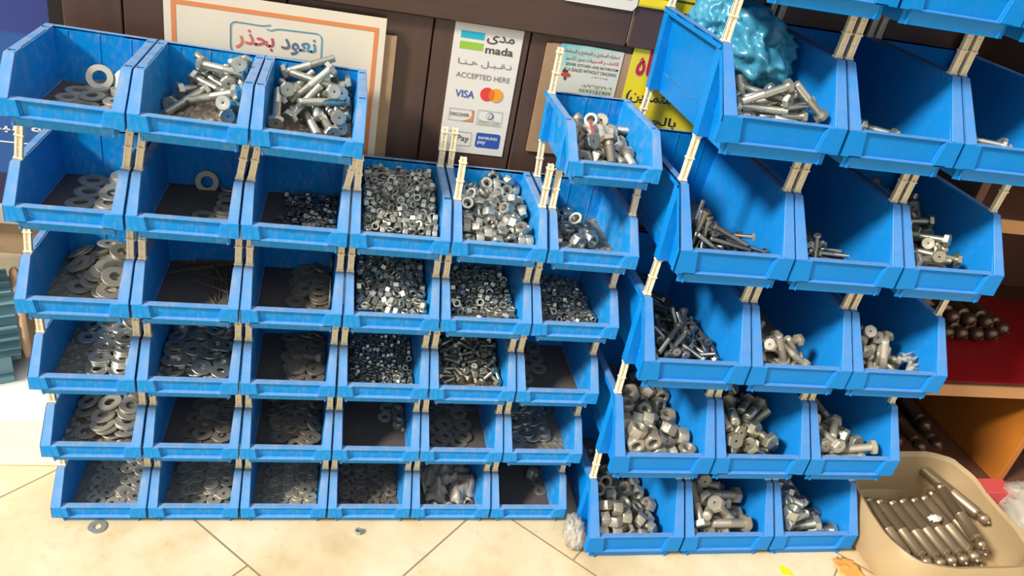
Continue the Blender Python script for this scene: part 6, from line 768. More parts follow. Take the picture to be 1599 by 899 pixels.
for ty, items in STUFF.items():
    vs = []; fs = []; mi = []; mats = []
    for pk, mw in items:
        me = PM[pk]; o = len(vs); mt = me.materials[0]
        if mt not in mats: mats.append(mt)
        vs += [tuple(mw @ v.co) for v in me.vertices]; fs += [tuple(i+o for i in p.vertices) for p in me.polygons]; mi += [mats.index(mt)]*len(me.polygons)
    me = bpy.data.meshes.new('hardware_heap'); me.from_pydata(vs, [], fs)
    for q in mats: me.materials.append(q)
    me.polygons.foreach_set('material_index', mi); me.polygons.foreach_set('use_smooth', [False]*len(fs))
    nm = {'W': 'washer', 'N': 'nut', 'B': 'bolt', 'R': 'nail'}[ty]
    obj(f'{nm}_heap', me, label=f'smallest and half buried {nm}s filling out the heaps in the blue bins', cat=nm+'s', kind='stuff')
# beds of buried small hardware under the fullest heaps
from mathutils import noise as mnoise
BEDS = {'l5c1': (.02, .02), 'l5c2': (.015, .03), 'l5c5': (.014, .014), 'l4c3': (.028, .036), 'l4c4': (.02, .02), 'l4c5': (.008, .008), 'l3c0': (.004, .008), 'l3c3': (.025, .025), 'l3c4': (.016, .016),
        'l3c5': (.008, .008), 'l2c0': (.008, .008), 'l2c1': (.008, .008), 'l2c4': (.02, .025), 'l1c0': (.012, .012), 'l1c5': (.006, .006), 'l0c0': (.004, .004), 'l0c1': (.004, .004), 'l0c2': (.004, .004),
        'r4c0': (.034, .034), 'r4c1': (.036, .036), 'r4c2': (.044, .044), 'r3c0': (.032, .032), 'r3c1': (.040, .040), 'r3c2': (.045, .070), 'r2c0': (.03, .04), 'r2c1': (.03, .03), 'r2c2': (.03, .035), 'r1c0': (.03, .03),
        'r1c1': (.03, .03), 'r1c2': (.03, .03), 'r0c0': (.025, .025), 'r0c1': (.025, .025), 'r0c2': (.025, .025)}
WEDGE = {'l5c1': (-.045, -.01)}          # beds that slope away from one side: foot and top of the slope
vs = []; fs = []
for key, (cf, cb) in BEDS.items():
    d = DIM[key[0]]; hx = d['W']/2-d['inb']-.0060; nx, ny = 44, 60; o = len(vs); mw = BINS[key]
    for j in range(ny+1):
        y = .0125+(d['D']-.0215)*j/ny; h = cf+(cb-cf)*y/d['D']
        for i in range(nx+1):
            x = -hx+2*hx*i/nx; wa, wb = WEDGE.get(key, (.055, 0.0) if key[0] == 'r' else (-1, -.9)); h = (cf+(cb-cf)*y/d['D'])*max(0, min(1, (x-wa)/(wb-wa))); n = mnoise.voronoi(Vector((x*90, y*90, sum(map(ord, key))*1.0)))[0][0]
            vs.append(tuple(mw @ Vector((x, y, .0106+h-min(h*.6, .006)*min(1, n*1.6)))))
    for j in range(ny):
        for i in range(nx): a = o+j*(nx+1)+i; fs.append((a, a+1, a+nx+2, a+nx+1))
me = bpy.data.meshes.new('buried_hardware'); me.from_pydata(vs, [], fs); me.materials.append(M['darkdusty'])
obj('buried_hardware', me, label='grimy bed of buried nuts and bolts under the heaps in the blue bins', cat='hardware', kind='stuff')

# single pieces that stand out
def place(mesh, name, key, loc, rot, label, cat, group=None):
    e = bpy.data.objects.new(name, mesh); C.objects.link(e)
    e.matrix_world = BINS[key] @ Matrix.Translation(loc) @ __import__('mathutils').Euler(rot).to_matrix().to_4x4()
    e['label'] = label; e['category'] = cat
    if group: e['group'] = group
    return e
pw = washer_mesh(.036, .019, .003, M['dusty'])
place(pw, 'washer', 'l4c1', (.002, .181, .0225), (math.radians(76), 0, .05), 'pale washer standing upright against the back of a nearly empty bin', 'washer')
place(pw, 'washer', 'l5c0', (.006, .150, .036), (math.radians(62), 0, .1), 'cream washer leaning upright on flat washers in the top left bin', 'washer')
place(pw, 'washer', 'l5c0', (.040, .150, .035), (math.radians(66), .1, -.3), 'pale washer leaning at the right wall of the top left bin', 'washer')
bn = nut_mesh(.022, .012, M['zincdark'])
place(bn, 'hex_nut', 'l1c3', (.044, .148, .0155), (math.radians(72), 0, .1), 'big dark nut standing upright behind another in an almost empty bin', 'nut')
place(bn, 'hex_nut', 'l1c3', (.043, .122, .0145), (math.radians(40), 0, .3), 'big dark nut lying in front of the upright nut in an almost empty bin', 'nut')
def tube(path, r, n=8, mat=None, name='tube'):
    b = MB(); vs = []; P_ = [Vector(p) for p in path]
    for i, p in enumerate(P_):
        t_ = (P_[min(i+1, len(P_)-1)]-P_[max(i-1, 0)]).normalized(); a = t_.orthogonal().normalized() if i == 0 else (a-t_*a.dot(t_)).normalized(); c_ = t_.cross(a)
        rr = r[i] if isinstance(r, list) else r
        vs += [p+rr*(math.cos(2*PI*k/n)*a+math.sin(2*PI*k/n)*c_) for k in range(n)]
    m_ = len(P_); b.add(vs, [(j*n+k, j*n+(k+1)%n, (j+1)*n+(k+1)%n, (j+1)*n+k) for j in range(m_-1) for k in range(n)]+[tuple(range(n))[::-1], tuple(range((m_-1)*n, m_*n))])
    return b.mesh(name, mat, 0, True)
hk = []
for q in range(60, 331, 18): hk.append((-.013+.011*math.cos(math.radians(q)), .0095*math.sin(math.radians(q)), 0))
s2 = [(-x, -y, z) for x, y, z in hk][::-1]
place(tube(hk+s2, .0019, 8, M['dusty'], 's_hook'), 's_hook', 'l4c3', (-.012, .150, .0725), (math.radians(18), 0, -.1), 'bent steel S hook lying on top of the small nuts', 'hook')

# crumpled bags and scraps
def crumple(name, rx, ry, rz, seed, mat, amp=.35, levels=4, freq=2.2):
    bm = bmesh.new(); bmesh.ops.create_icosphere(bm, subdivisions=levels, radius=1)
    for v_ in bm.verts:
        p = v_.co.copy(); d_ = 0
        for o_ in range(3):
            q = p*freq*(1.9**o_)+Vector((seed, seed*2, 0)); d_ += (.55-abs(mnoise.noise(q))*2)*amp*(.5**o_)
        s_ = 1+d_; v_.co = Vector((p.x*rx*s_, p.y*ry*s_, p.z*rz*s_))
    for f in bm.faces: f.smooth = True
    me = bpy.data.meshes.new(name); bm.to_mesh(me); bm.free(); me.materials.append(mat); return me
t = NT('thin_blue_film'); M['film_blue'] = t.fin(t.mix(t.noise(60, 6), lin(24, 128, 170), lin(96, 190, 214)), .3); t.b.inputs['Alpha'].default_value = .72; rn = t.n('TexNoise', noise_type='RIDGED_MULTIFRACTAL'); rn.inputs['Scale'].default_value = 13; rn.inputs['Detail'].default_value = 4; cc = t.n('TexCoord'); t.l(cc.outputs['Object'], rn.inputs['Vector']); t.bump(rn.outputs['Fac'], .8, .006); t.b.inputs['Specular IOR Level'].default_value = .9
t = NT('clear_film'); M['film_clear'] = t.fin(lin(206, 198, 184), .25); t.b.inputs['Alpha'].default_value = .45
t = NT('grey_film'); M['film_grey'] = t.fin(lin(172, 164, 150), .4); t.b.inputs['Alpha'].default_value = .9
M['paper'] = flat('white_paper', (232, 226, 214), .8)
place(crumple('plastic_bag', .054, .078, .050, 3.3, M['film_blue'], .34, 5, 1.5), 'plastic_bag', 'r4c0', (.010, .200, .118), (.2, .1, .3), 'crumpled translucent blue plastic bag stuffed above bolts in a blue bin', 'bag')
place(crumple('plastic_bag', .036, .055, .040, 7.1, M['film_blue'], .34, 5, 1.5), 'plastic_bag', 'r4c0', (-.030, .235, .150), (.4, .5, .1), 'pale blue plastic bag bulging over the rim behind the cream peg', 'bag')
def sheet(name, w, h, mat, seed, amp, n=16, th=.0005):
    bm = bmesh.new(); bmesh.ops.create_grid(bm, x_segments=n, y_segments=n, size=.5)
    for v_ in bm.verts:
        p = v_.co.copy(); q = Vector((p.x*3+seed, p.y*3, 0)); v_.co = Vector((p.x*w*(1+.3*mnoise.noise(q*1.3)), p.y*h*(1+.3*mnoise.noise(q*1.7)), amp*(abs(mnoise.noise(q))+.5*abs(mnoise.noise(q*2.3)))))
    for f in bm.faces: f.smooth = True
    bmesh.ops.solidify(bm, geom=bm.faces[:], thickness=th)
    me = bpy.data.meshes.new(name); bm.to_mesh(me); bm.free(); me.materials.append(mat); return me
place(sheet('plastic_sheet', .105, .13, M['film_grey'], 2.2, .045, 26), 'plastic_sheet', 'l0c4', (.002, .100, .006), (.1, 0, .2), 'crumpled grey plastic sheet filling the bottom row bin', 'plastic sheet')
place(sheet('plastic_scrap', .05, .035, M['film_clear'], 5.2, .02), 'plastic_scrap', 'r2c2', (.052, .050, .052), (.6, .3, .4), 'torn clear plastic scrap sticking up beside thick bolts', 'scrap')
place(sheet('paper_scrap', .03, .045, M['paper'], 8.4, .008), 'paper_scrap', 'r3c0', (-.030, .200, .062), (1.2, 0, -.4), 'white paper scrap at the left wall of the thin bolt bin', 'paper')
zb = place(sheet('zip_bag', .055, .05, M['film_clear'], 1.4, .012, 20), 'zip_bag', 'l5c5', (.006, .098, .050), (.45, .1, .1), 'small clear zip bag with a red seal lying on mixed bolts', 'bag')
obj('seal_strip', MB().box(-.002, .002, -.024, .024, .010, .0125).mesh('seal_strip', flat('red_strip', (176, 92, 84), .5), 0), parent=zb, loc=(-.024, 0, 0), label='red zip seal')
pl = bolt_mesh(.015, .06, M['zinc'])
place(pl, 'hex_bolt', 'l5c5', (.030, .140, .052), (PI/2, .1, PI/2), 'bright smooth bolt lying across the back of the mixed bin', 'bolt')

# ---------------------------------------------------------------- posters and stickers on the wooden wall
FORMS = {'ا': (0xFE8D, 0xFE8E), 'أ': (0xFE83, 0xFE84), 'ة': (0xFE93, 0xFE94), 'د': (0xFEA9, 0xFEAA), 'ذ': (0xFEAB, 0xFEAC), 'ر': (0xFEAD, 0xFEAE), 'ز': (0xFEAF, 0xFEB0), 'و': (0xFEED, 0xFEEE), 'ى': (0xFEEF, 0xFEF0),
         'ب': 0xFE8F, 'ت': 0xFE95, 'ج': 0xFE9D, 'ح': 0xFEA1, 'س': 0xFEB1, 'ش': 0xFEB5, 'ط': 0xFEC1, 'ع': 0xFEC9, 'ف': 0xFED1, 'ق': 0xFED5, 'ك': 0xFED9, 'ل': 0xFEDD, 'م': 0xFEE1, 'ن': 0xFEE5, 'ه': 0xFEE9, 'ي': 0xFEF1, 'خ': 0xFEA5}
def arabic(s):
    """joined letter shapes in left to right order"""
    out = []
    for i, ch in enumerate(s):
        f = FORMS.get(ch)
        if f is None: out.append(ch); continue
        pv = FORMS.get(s[i-1]) if i else None; nx_ = FORMS.get(s[i+1]) if i+1 < len(s) else None
        if i and s[i-1] == 'ـ': pv = 1
        if i+1 < len(s) and s[i+1] == 'ـ': nx_ = 1
        jp = pv is not None and not isinstance(pv, tuple)
        if isinstance(f, tuple): out.append(chr(f[1] if jp else f[0])); continue
        jn = nx_ is not None
        out.append(chr(f+(3 if jp and jn else 2 if jn else 1 if jp else 0)))
    return ''.join(out[::-1])
def text(s, parent, x, z, w, mat, y, h=None, bold=0.0, name='lettering', left=None):
    """s drawn w wide (and h high) with its lower left corner at x, z on the plane y, in the parent's frame"""
    cu = bpy.data.curves.new(name, 'FONT'); cu.body = s; cu.size = 1; cu.extrude = 0; cu.offset = bold
    o = bpy.data.objects.new(name, cu); C.objects.link(o); bpy.context.view_layer.update()
    dg = bpy.context.evaluated_depsgraph_get(); me = bpy.data.meshes.new_from_object(o.evaluated_get(dg)); bpy.data.objects.remove(o)
    xs = [v_.co.x for v_ in me.vertices]; ys = [v_.co.y for v_ in me.vertices]
    if not xs: return None
    k = w/(max(xs)-min(xs)); kz = k if h is None else h/(max(ys)-min(ys)); x0, y0 = min(xs), min(ys)
    for v_ in me.vertices: v_.co = Vector(((v_.co.x-x0)*k, 0, (v_.co.y-y0)*kz))
    me.materials.clear(); me.materials.append(mat)
    q = obj(name, me, parent=parent, loc=(x, y, z)); return q
def plate(name, b, mat, label, cat, tilt=0.0):
    x0, x1, y0, y1, z0, z1 = b
    return obj(name, MB().box(0, x1-x0, 0, y1-y0, 0, z1-z0).mesh(name, mat, 0), loc=(x0, y0, z0-.006), label=label, cat=cat)
def patch(parent, x0, x1, z0, z1, mat, y=-.0003, name='printed_patch'):
    return obj(name, MB().box(x0, x1, y-.0002, y+.0002, z0, z1).mesh(name, mat, 0), parent=parent)
def disc(parent, x, z, r, mat, y, name='printed_disc', ry=None):
    b = MB(); b.prism([(math.cos(2*PI*k/28)*r, math.sin(2*PI*k/28)*(ry or r)) for k in range(28)], lambda a, c: (x+a, y-.0002, z+c), lambda a, c: (x+a, y+.0002, z+c)); return obj(name, b.mesh(name, mat, 0), parent=parent)
def outline(parent, pts, w, mat, y, name='printed_frame', closed=True):
    b = MB(); n = len(pts)
    for i in range(n if closed else n-1):
        a = Vector(pts[i]); c_ = Vector(pts[(i+1) % n]); d_ = (c_-a).normalized(); p = Vector((-d_.y, d_.x))*w/2; a2 = a-d_*w*.3; c2 = c_+d_*w*.3
        q = [a2+p, c2+p, c2-p, a2-p]
        b.add([(v_.x, y-.0001*(1+i % 2), v_.y) for v_ in q], [(0, 1, 2, 3)])
    return obj(name, b.mesh(name, mat, 0), parent=parent)
def rrect(x0, x1, z0, z1, r, n=5):
    out = []
    for cx, cz, a0 in ((x1-r, z1-r, 0), (x0+r, z1-r, 90), (x0+r, z0+r, 180), (x1-r, z0+r, 270)):
        out += [(cx+r*math.cos(math.radians(a0+90*k/n)), cz+r*math.sin(math.radians(a0+90*k/n))) for k in range(n+1)]
    return out
t = NT('warm_poster_paper'); M['poster'] = t.fin(t.mix(t.noise(12, 5), lin(236, 224, 200), lin(222, 208, 184)), .45)
M['orange'] = flat('orange_print', (224, 138, 84), .45); M['stick'] = flat('sticker_white', (228, 222, 210), .4)
# left poster with cardboard behind it
t = NT('old_cardboard'); M['card'] = t.fin(t.mix(t.noise(25, 5), lin(188, 156, 120), lin(150, 118, 86)), .85)
plate('cardboard_backing', (.170, .502, WY-.0105, WY-.0065, .44, .832), M['card'], 'tan cardboard strip peeping out from behind the orange framed poster', 'cardboard')
po = plate('poster', (.163, .484, WY-.0145, WY-.0115, .45, .857), M['poster'], 'large cream poster with orange frame behind the top bins', 'poster')
for b_ in ((.010, .0165, .0, .3853), (.3035, .310, .0, .3853), (.010, .310, .3855, .392)): patch(po, b_[0], b_[1], b_[2], b_[3], M['orange'])
tn = NT('shaded_letter_print'); g1 = tn.n('TexCoord'); g2 = tn.n('SeparateXYZ'); tn.l(g1.outputs['Object'], g2.inputs[0])
M['shade_print'] = tn.fin(tn.ramp(tn.math('DIVIDE', g2.outputs['X'], .116), [(0, lin(226, 132, 92)), (.25, lin(208, 92, 92)), (.45, lin(190, 82, 88)), (.56, lin(118, 98, 96)), (.75, lin(86, 112, 148)), (1, lin(76, 150, 180))]), .45)
text(arabic('نعود بحذر'), po, .100, .333, .118, M['shade_print'], -.0006, .030, .018)
fr = rrect(.093, .226, .334, .375, .008)
fo = outline(po, [(x, z-.003) for x, z in [(.150, .3765), (.140, .374), (.131, .3740)]+rrect(.093, .226, .330, .3745, .008)[6:18]+rrect(.093, .226, .330, .3745, .008)[18:24]+[(.226, .365), (.224, .3705), (.218, .3735), (.165, .3725), (.158, .3715), (.151, .3685), (.145, .3700)]], .0016, M['shade_print'], -.0006, closed=False)
# payment card sticker
ms = plate('payment_sticker', (.591, .703, WY-.0016, WY-.0002, .651, .8665), M['stick'], 'tall white sticker listing accepted payment cards, on dark wood', 'sticker')
ink = flat('dark_ink', (70, 66, 62), .5); grey = flat('grey_ink', (130, 124, 116), .5)
patch(ms, .011, .049, .1925, .2035, flat('cyan_print', (20, 178, 204), .4)); patch(ms, .011, .049, .1755, .187, flat('lime_print', (150, 196, 62), .4))
text(arabic('مدى'), ms, .0535, .1880, .045, ink, -.0006, .015, .012); text('mada', ms, .0535, .1725, .046, ink, -.0006, .0125, .015)
text(arabic('نـقـبـل هـنـا'), ms, .0120, .1480, .089, grey, -.0006, .012, .004); text('ACCEPTED HERE', ms, .0120, .1290, .090, grey, -.0006, .0085, .002)
text('VISA', ms, .0150, .0960, .032, flat('blue_ink', (72, 86, 168), .4), -.0006, .0125, .015)
disc(ms, .0680, .1060, .0115, flat('red_print', (224, 62, 60), .4), -.0005); disc(ms, .0830, .1060, .0115, flat('amber_print', (240, 160, 44), .4), -.0009); disc(ms, .0755, .1060, .0045, flat('mid_print', (232, 112, 42), .4), -.0013, ry=.0088)
outline(ms, [(.0100, .0560), (.0510, .0560), (.0510, .0760), (.0100, .0760)], .0006, grey, -.0006); text('DISCOVER', ms, .0115, .0640, .032, ink, -.0008, .0055, .012)
bq = MB(); bq.prism([(.0505, .0565), (.0505, .0755), (.0460, .0755), (.0485, .0680), (.0450, .0610), (.0330, .0565)], lambda a, c: (a, -.0007, c), lambda a, c: (a, -.0003, c)); obj('printed_patch', bq.mesh('printed_patch', flat('orange_corner', (226, 142, 70), .4), 0), parent=ms)
outline(ms, [(.0580, .0530), (.1000, .0530), (.1000, .0780), (.0580, .0780)], .0006, grey, -.0006); disc(ms, .0790, .0695, .0062, flat('club_blue', (90, 118, 150), .4), -.0006); disc(ms, .0780, .0695, .0046, M['stick'], -.0010); patch(ms, .0768, .0778, .0665, .0725, flat('club_blue_bar', (90, 118, 150), .4), -.0014)
text('Diners Club', ms, .0610, .0570, .036, grey, -.0008, .0050, .006); text('INTERNATIONAL', ms, .0610, .0543, .036, grey, -.0008, .0017, .0)
outline(ms, rrect(.0120, .0530, .0130, .0370, .003), .0007, grey, -.0006); text('Pay', ms, .0280, .0180, .021, ink, -.0008, .0135, .004); disc(ms, .0225, .0240, .0042, ink, -.0008, ry=.005)
bq = MB(); bq.prism(rrect(.0610, .1030, .0130, .0390, .004), lambda a, c: (a, -.0006, c), lambda a, c: (a, -.0002, c)); obj('printed_patch', bq.mesh('printed_patch', flat('pay_blue', (44, 86, 164), .4), 0), parent=ms)
wh_ = flat('white_ink', (236, 236, 236), .4); text('SAMSUNG', ms, .0650, .0280, .033, wh_, -.0010, .0048, .02); text('pay', ms, .0650, .0180, .014, wh_, -.0010, .0065, .012)
# torn card advertisement on brown board
kb = MB(); kb.prism([(.0, .0), (.0, .186), (.016, .188), (.05, .185), (.10, .189), (.152, .187), (.190, .185), (.190, 0)], lambda a, c: (a, 0, c), lambda a, c: (a, .003, c))
ka = obj('brown_board', kb.mesh('brown_board', M['card'], 0), loc=(.743, WY-.0045, .662), label='torn tan cardboard taped to dark wood beside the yellow poster', cat='cardboard')
t = NT('pale_leaflet_paper'); gg = t.n('TexCoord'); sz = t.n('SeparateXYZ'); t.l(gg.outputs['Object'], sz.inputs[0])
M['leaflet'] = t.fin(t.ramp(t.math('ADD', t.math('MULTIPLY', sz.outputs['X'], -1.9), t.math('ADD', t.math('MULTIPLY', sz.outputs['Z'], 4.5), t.math('MULTIPLY', t.noise(40), .35))), [(.28, lin(222, 216, 196)), (.46, lin(150, 206, 196)), (.62, lin(56, 142, 182))]), .5)
cb_ = MB(); cb_.prism([(0, 0), (.002, .080), (.004, .0825), (.050, .0835), (.100, .0820), (.112, .0815), (.112, 0)], lambda a, c: (a, 0, c), lambda a, c: (a, .0008, c))
cd = obj('leaflet', cb_.mesh('leaflet', M['leaflet'], 0), loc=(.764, WY-.0056, .769), label='small leaflet with red Arabic lines and a phone number', cat='leaflet')
red = flat('red_ink', (206, 74, 56), .5)
text(arabic('تسليك المجاري و المطابخ و الحمامات'), cd, .006, .0670, .100, red, -.0004, .0085, .016); text(arabic('الكشف و التسريبات بدون تكسير'), cd, .014, .0570, .092, red, -.0004, .0075, .016)
text('SEWER, KITCHEN AND BATHROOM', cd, .016, .0480, .092, ink, -.0004, .0055, .006); text('AS A SEALED WITHOUT CRACKING', cd, .014, .0400, .093, ink, -.0004, .0055, .006)
text(arabic('مؤسسة الرياض'), cd, .064, .0325, .030, grey, -.0004, .0045, .006)
green = flat('olive_ink', (140, 150, 96), .5); text('٠٥٩٣١٢١٩٠٩', cd, .050, .0165, .055, green, -.0004, .0060, .02); text('0593121909', cd, .048, .0075, .057, green, -.0004, .0060, .02)
disc(cd, .0200, .0330, .0085, red, -.0004, ry=.004); disc(cd, .0180, .0385, .0050, ink, -.0003, ry=.003); disc(cd, .0200, .0265, .0025, ink, -.0003)
# yellow poster
M['yellow'] = flat('yellow_print', (236, 214, 40), .4)
yp = plate('yellow_poster', (.891, 1.200, WY-.0062, WY-.0048, .640, .876), M['yellow'], 'yellow poster with red Arabic lettering, half hidden by the right rack', 'poster')
rw = flat('deep_red_ink', (190, 40, 52), .4); pk_ = flat('pink_halo', (236, 190, 150), .5)
text(arabic('مياه'), yp, .0095, .170, .065, pk_, -.0003, .060, .05); text(arabic('مياه'), yp, .0110, .172, .062, rw, -.0007, .056, .025)
navy = flat('navy_ink', (40, 44, 84), .4); text('('+arabic('للمتمدين'), yp, .006, .136, .100, navy, -.0004, .022, .02); text(arabic('بالجملة'), yp, .020, .098, .09, navy, -.0004, .02, .02)
patch(yp, .030, .20, .012, .052, flat('maroon_print', (132, 40, 70), .4))
text(arabic('اتصل الان'), yp, .05, .020, .10, M['yellow'], -.0010, .022, .01)
# sheet and tape at the top of the wall, crack filler
bq = MB(); bq.prism([(0, .0), (.113, .0), (.119, .008), (.119, .12), (0, .12)], lambda a, c: (a, 0, c), lambda a, c: (a, .0015, c))
ns = obj('notice_sheet', bq.mesh('notice_sheet', M['stick'], 0), loc=(.755, WY-.0155, .919), label='white notice sheet with a clipped corner on the top rail', cat='notice')
patch(ns, .012, .108, .016, .11, flat('notice_print', (150, 150, 156), .5), -.0003)
for i, (x0, x1, z0, z1) in enumerate(((.876, .990, .934, .958),)):
    tp = plate('hazard_tape', (x0, x1, WY-.0150, WY-.0136, z0, z1), M['yellow'], 'strip of yellow tape with a dark line on the top rail', 'tape'); patch(tp, .0, .114, .0155, .0185, ink); patch(tp, .0, .060, .001, .004, flat('tape_edge', (214, 190, 30), .4))

# ---------------------------------------------------------------- things at the left behind the rack
M['white_card'] = flat('white_carton', (238, 232, 220), .7)
ct = obj('cardboard_box', None, loc=(-.30, .32, 0), label='white cardboard box on the floor behind the left rack', cat='box')
obj('box_body', MB().box(-.34, .315, -.18, .085, 0, .110).mesh('box_body', M['white_card'], .002), parent=ct)
fb_ = MB(); fb_.prism([(.05, .110), (.26, .110), (.30, .012), (.23, .055)], lambda x, z: (x, -.1835, z), lambda x, z: (x, -.1812, z)); obj('box_flap', fb_.mesh('box_flap', M['white_card'], 0), parent=ct)
t = NT('teal_motor_paint'); M['teal'] = t.fin(t.mix(t.noise(22, 5), lin(96, 158, 172), lin(132, 146, 138)), .55)
mt_ = bpy.data.objects.new('electric_motor', None); C.objects.link(mt_); mt_.location = (-.200, .300, .110); mt_.rotation_euler = (0, 0, math.radians(24)); mt_['label'] = 'old turquoise electric motor with cooling fins behind the left rack'; mt_['category'] = 'motor'
RX = Matrix.Rotation(PI/2, 4, 'Y')
b = MB(); b.lathe([(.066, -.13), (.070, -.12), (.070, .07), (.066, .08)], 24, Matrix.Translation((0, 0, .093)) @ RX)
for k in range(24):
    a = 2*PI*k/24; c_, s_ = math.cos(a), math.sin(a)
    vs4 = [(x, (r*c_-w*s_), .093+(r*s_+w*c_)) for x in (-.118, .066) for r, w in ((.068, -.0022), (.068, .0022), (.085, .0015), (.085, -.0015))]
    b.add(vs4, [(0, 1, 2, 3), (7, 6, 5, 4), (0, 4, 5, 1), (1, 5, 6, 2), (2, 6, 7, 3), (3, 7, 4, 0)])
obj('motor_body', b.mesh('motor_body', M['teal'], 0), parent=mt_)
b = MB(); b.lathe([(.080, .070), (.087, .074), (.087, .082), (.066, .090), (.03, .096)], 24, Matrix.Translation((0, 0, .093)) @ RX); obj('end_shield', b.mesh('end_shield', M['card'], .001, True), parent=mt_, label='tan dusty end shield')
b = MB(); b.lathe([(.011, .096), (.011, .120)], 12, Matrix.Translation((0, 0, .093)) @ RX); obj('shaft', b.mesh('shaft', M['dusty'], 0, True), parent=mt_)
obj('motor_foot', MB().box(-.09, .05, -.085, .085, 0, .012).box(-.09, .05, -.075, -.055, .012, .05).box(-.09, .05, .055, .075, .012, .05).mesh('motor_foot', M['teal'], .001), parent=mt_)
obj('terminal_box', MB().box(-.06, .03, -.035, .035, .172, .215).mesh('terminal_box', M['teal'], .003), parent=mt_)
t = NT('worn_grey_board'); M['greywood'] = t.fin(t.mix(t.noise(18, 5), lin(190, 184, 172), lin(150, 142, 130)), .7)
sb_ = obj('side_table', None, loc=(-.40, .50, 0), label='worn pale table behind the motor carrying the blue crate', cat='table')
obj('tabletop', MB().box(-.50, .392, -.165, .20, .385, .42).mesh('tabletop', M['greywood'], .002), parent=sb_)
obj('apron', MB().box(-.46, .37, -.145, -.125, .315, .385).mesh('apron', M['card'], .002), parent=sb_)
for x in (-.46, .34):
    for y in (-.05, .16): obj('leg', MB().box(x-.02, x+.02, y-.02, y+.02, 0, .385).mesh('leg', M['card'], .002), parent=sb_)
t = NT('navy_carton_print'); g1 = t.n('TexCoord'); g2 = t.n('SeparateXYZ'); t.l(g1.outputs['Object'], g2.inputs[0])
M['navy'] = t.fin(t.ramp(g2.outputs['Z'], [(.0, lin(38, 34, 74)), (.06, lin(38, 34, 74)), (.062, lin(28, 86, 156)), (.30, lin(28, 86, 156)), (.302, lin(44, 60, 134))]), .45)
bc = obj('blue_crate', MB().box(-.30, .30, 0, .25, 0, .62).mesh('blue_crate', M['navy'], .003), loc=(-.296, .345, .42), label='tall blue carton with white Arabic print behind the top left bin', cat='box')
text(arabic('بركة البرق'), bc, .130, .133, .15, wh_, -.0006, .022, .012); patch(bc, -.05, .297, .166, .168, wh_); patch(bc, -.05, .297, .116, .118, wh_)

# ---------------------------------------------------------------- wooden cabinet at the right
t = NT('orange_wood'); M['owood'] = t.fin(t.mix(t.noise(4, 6), lin(196, 118, 40), lin(150, 86, 34)), .42)
M['bwood'] = wood('brown_cabinet_wood', (112, 68, 44), (78, 46, 32), .5, (2, 2, 20)); M['ewood'] = flat('pale_wood_edge', (196, 142, 92), .55)
cb2 = obj('wooden_cabinet', None, loc=(2.05, .32, 0), label='open brown wooden cabinet with shelves behind the right rack', cat='cabinet')
def cpart(nm, b_, mat, **k): return obj(nm, MB().box(b_[0]-2.05, b_[1]-2.05, b_[2]-.32, b_[3]-.32, b_[4], b_[5]).mesh(nm, mat, .0015), parent=cb2, **k)
cpart('side_panel', (1.545, 1.565, .10, .60, 0, 1.10), M['bwood']); cpart('side_panel', (2.55, 2.57, .10, .60, 0, 1.10), M['bwood']); cpart('back_panel', (1.565, 2.55, .585, .60, 0, 1.10), M['bwood'])
cpart('bottom_panel', (1.565, 2.55, .102, .585, .0, .02), M['bwood'])
for z, th in ((.272, .028), (.655, .026), (1.08, .02)):
    sh = cpart('shelf', (1.565, 2.55, .104, .585, z, z+th), M['bwood']); obj('shelf_edge', MB().box(1.565-2.05, 2.55-2.05, .100-.32, .104-.32, z, z+th).mesh('shelf_edge', M['ewood'], 0), parent=sh, label='pale bare front edge')
cpart('divider', (1.99, 2.008, .100, .585, .0202, .272), M['owood'], label='orange varnished upright divider'); cpart('divider', (1.99, 2.008, .12, .585, .683, 1.08), M['owood'], label='orange varnished upper divider')
rs = MB(); rs.box(1.60, 2.45, .112, .50, .300, .3025); me = rs.mesh('red_sheet', flat('red_shelf_cover', (150, 20, 26), .35), .0005); obj('red_sheet', me, label='glossy red sheet lying on the cabinet shelf under the rods', cat='sheet')
# expansion anchor rods with ball ends
def rod(L, r, mat, ball=1.25):
    b = MB(); prof = [(.25*r, -L/2), (.3*r, -L/2+r*.25)]
    for a in range(20, 161, 20): prof.append((ball*r*math.sin(math.radians(a)), -L/2+r*.25+ball*r*(1-math.cos(math.radians(a)))))
    z = prof[-1][1]; prof += [(r*.72, z+r*.1), (r, z+r*.35), (r, 0-r*.1), (r*1.06, 0), (r, r*.1), (r, L/2-r*1.4), (r*.7, L/2-r*1.2), (r*.9, L/2-r*.8), (r*.8, L/2-r*.3), (.3*r, L/2-r*.1), (.2*r, L/2+r*.35)]
    b.lathe(prof, 18); return b.mesh('anchor_rod', mat, 0, True)
RM = {'shelf': rod(.24, .0165, M['darkbronze'], 1.0), 'floor': rod(.20, .0150, M['darkbronze'], 1.15), 'sack': rod(.178, .0125, M['bronze'], .95)}
def lay(kind, a, bpt, label, group):
    a, bpt = Vector(a), Vector(bpt); d_ = (bpt-a).normalized()
    q = Vector((0, 0, 1)).rotation_difference(d_)
    return obj('anchor_rod', RM[kind], mw=Matrix.Translation((a+bpt)/2) @ q.to_matrix().to_4x4(), label=label, cat='rod', group=group)
for i, (x, y) in enumerate(((1.833, .262), (1.872, .262), (1.916, .262), (1.962, .268))): lay('shelf', (x, y, .3195), (x-.004, y+.24, .3195), 'dark ball ended rod lying on the red shelf sheet, lower layer', 'rods in the lower layer on the red sheet')
for i, (x, y) in enumerate(((1.813, .300), (1.853, .288), (1.894, .280), (1.939, .276))): lay('shelf', (x, y, .3475), (x+.002, y+.24, .3475), 'dark ball ended rod resting on other rods on the shelf', 'rods in the upper layer on the red sheet')
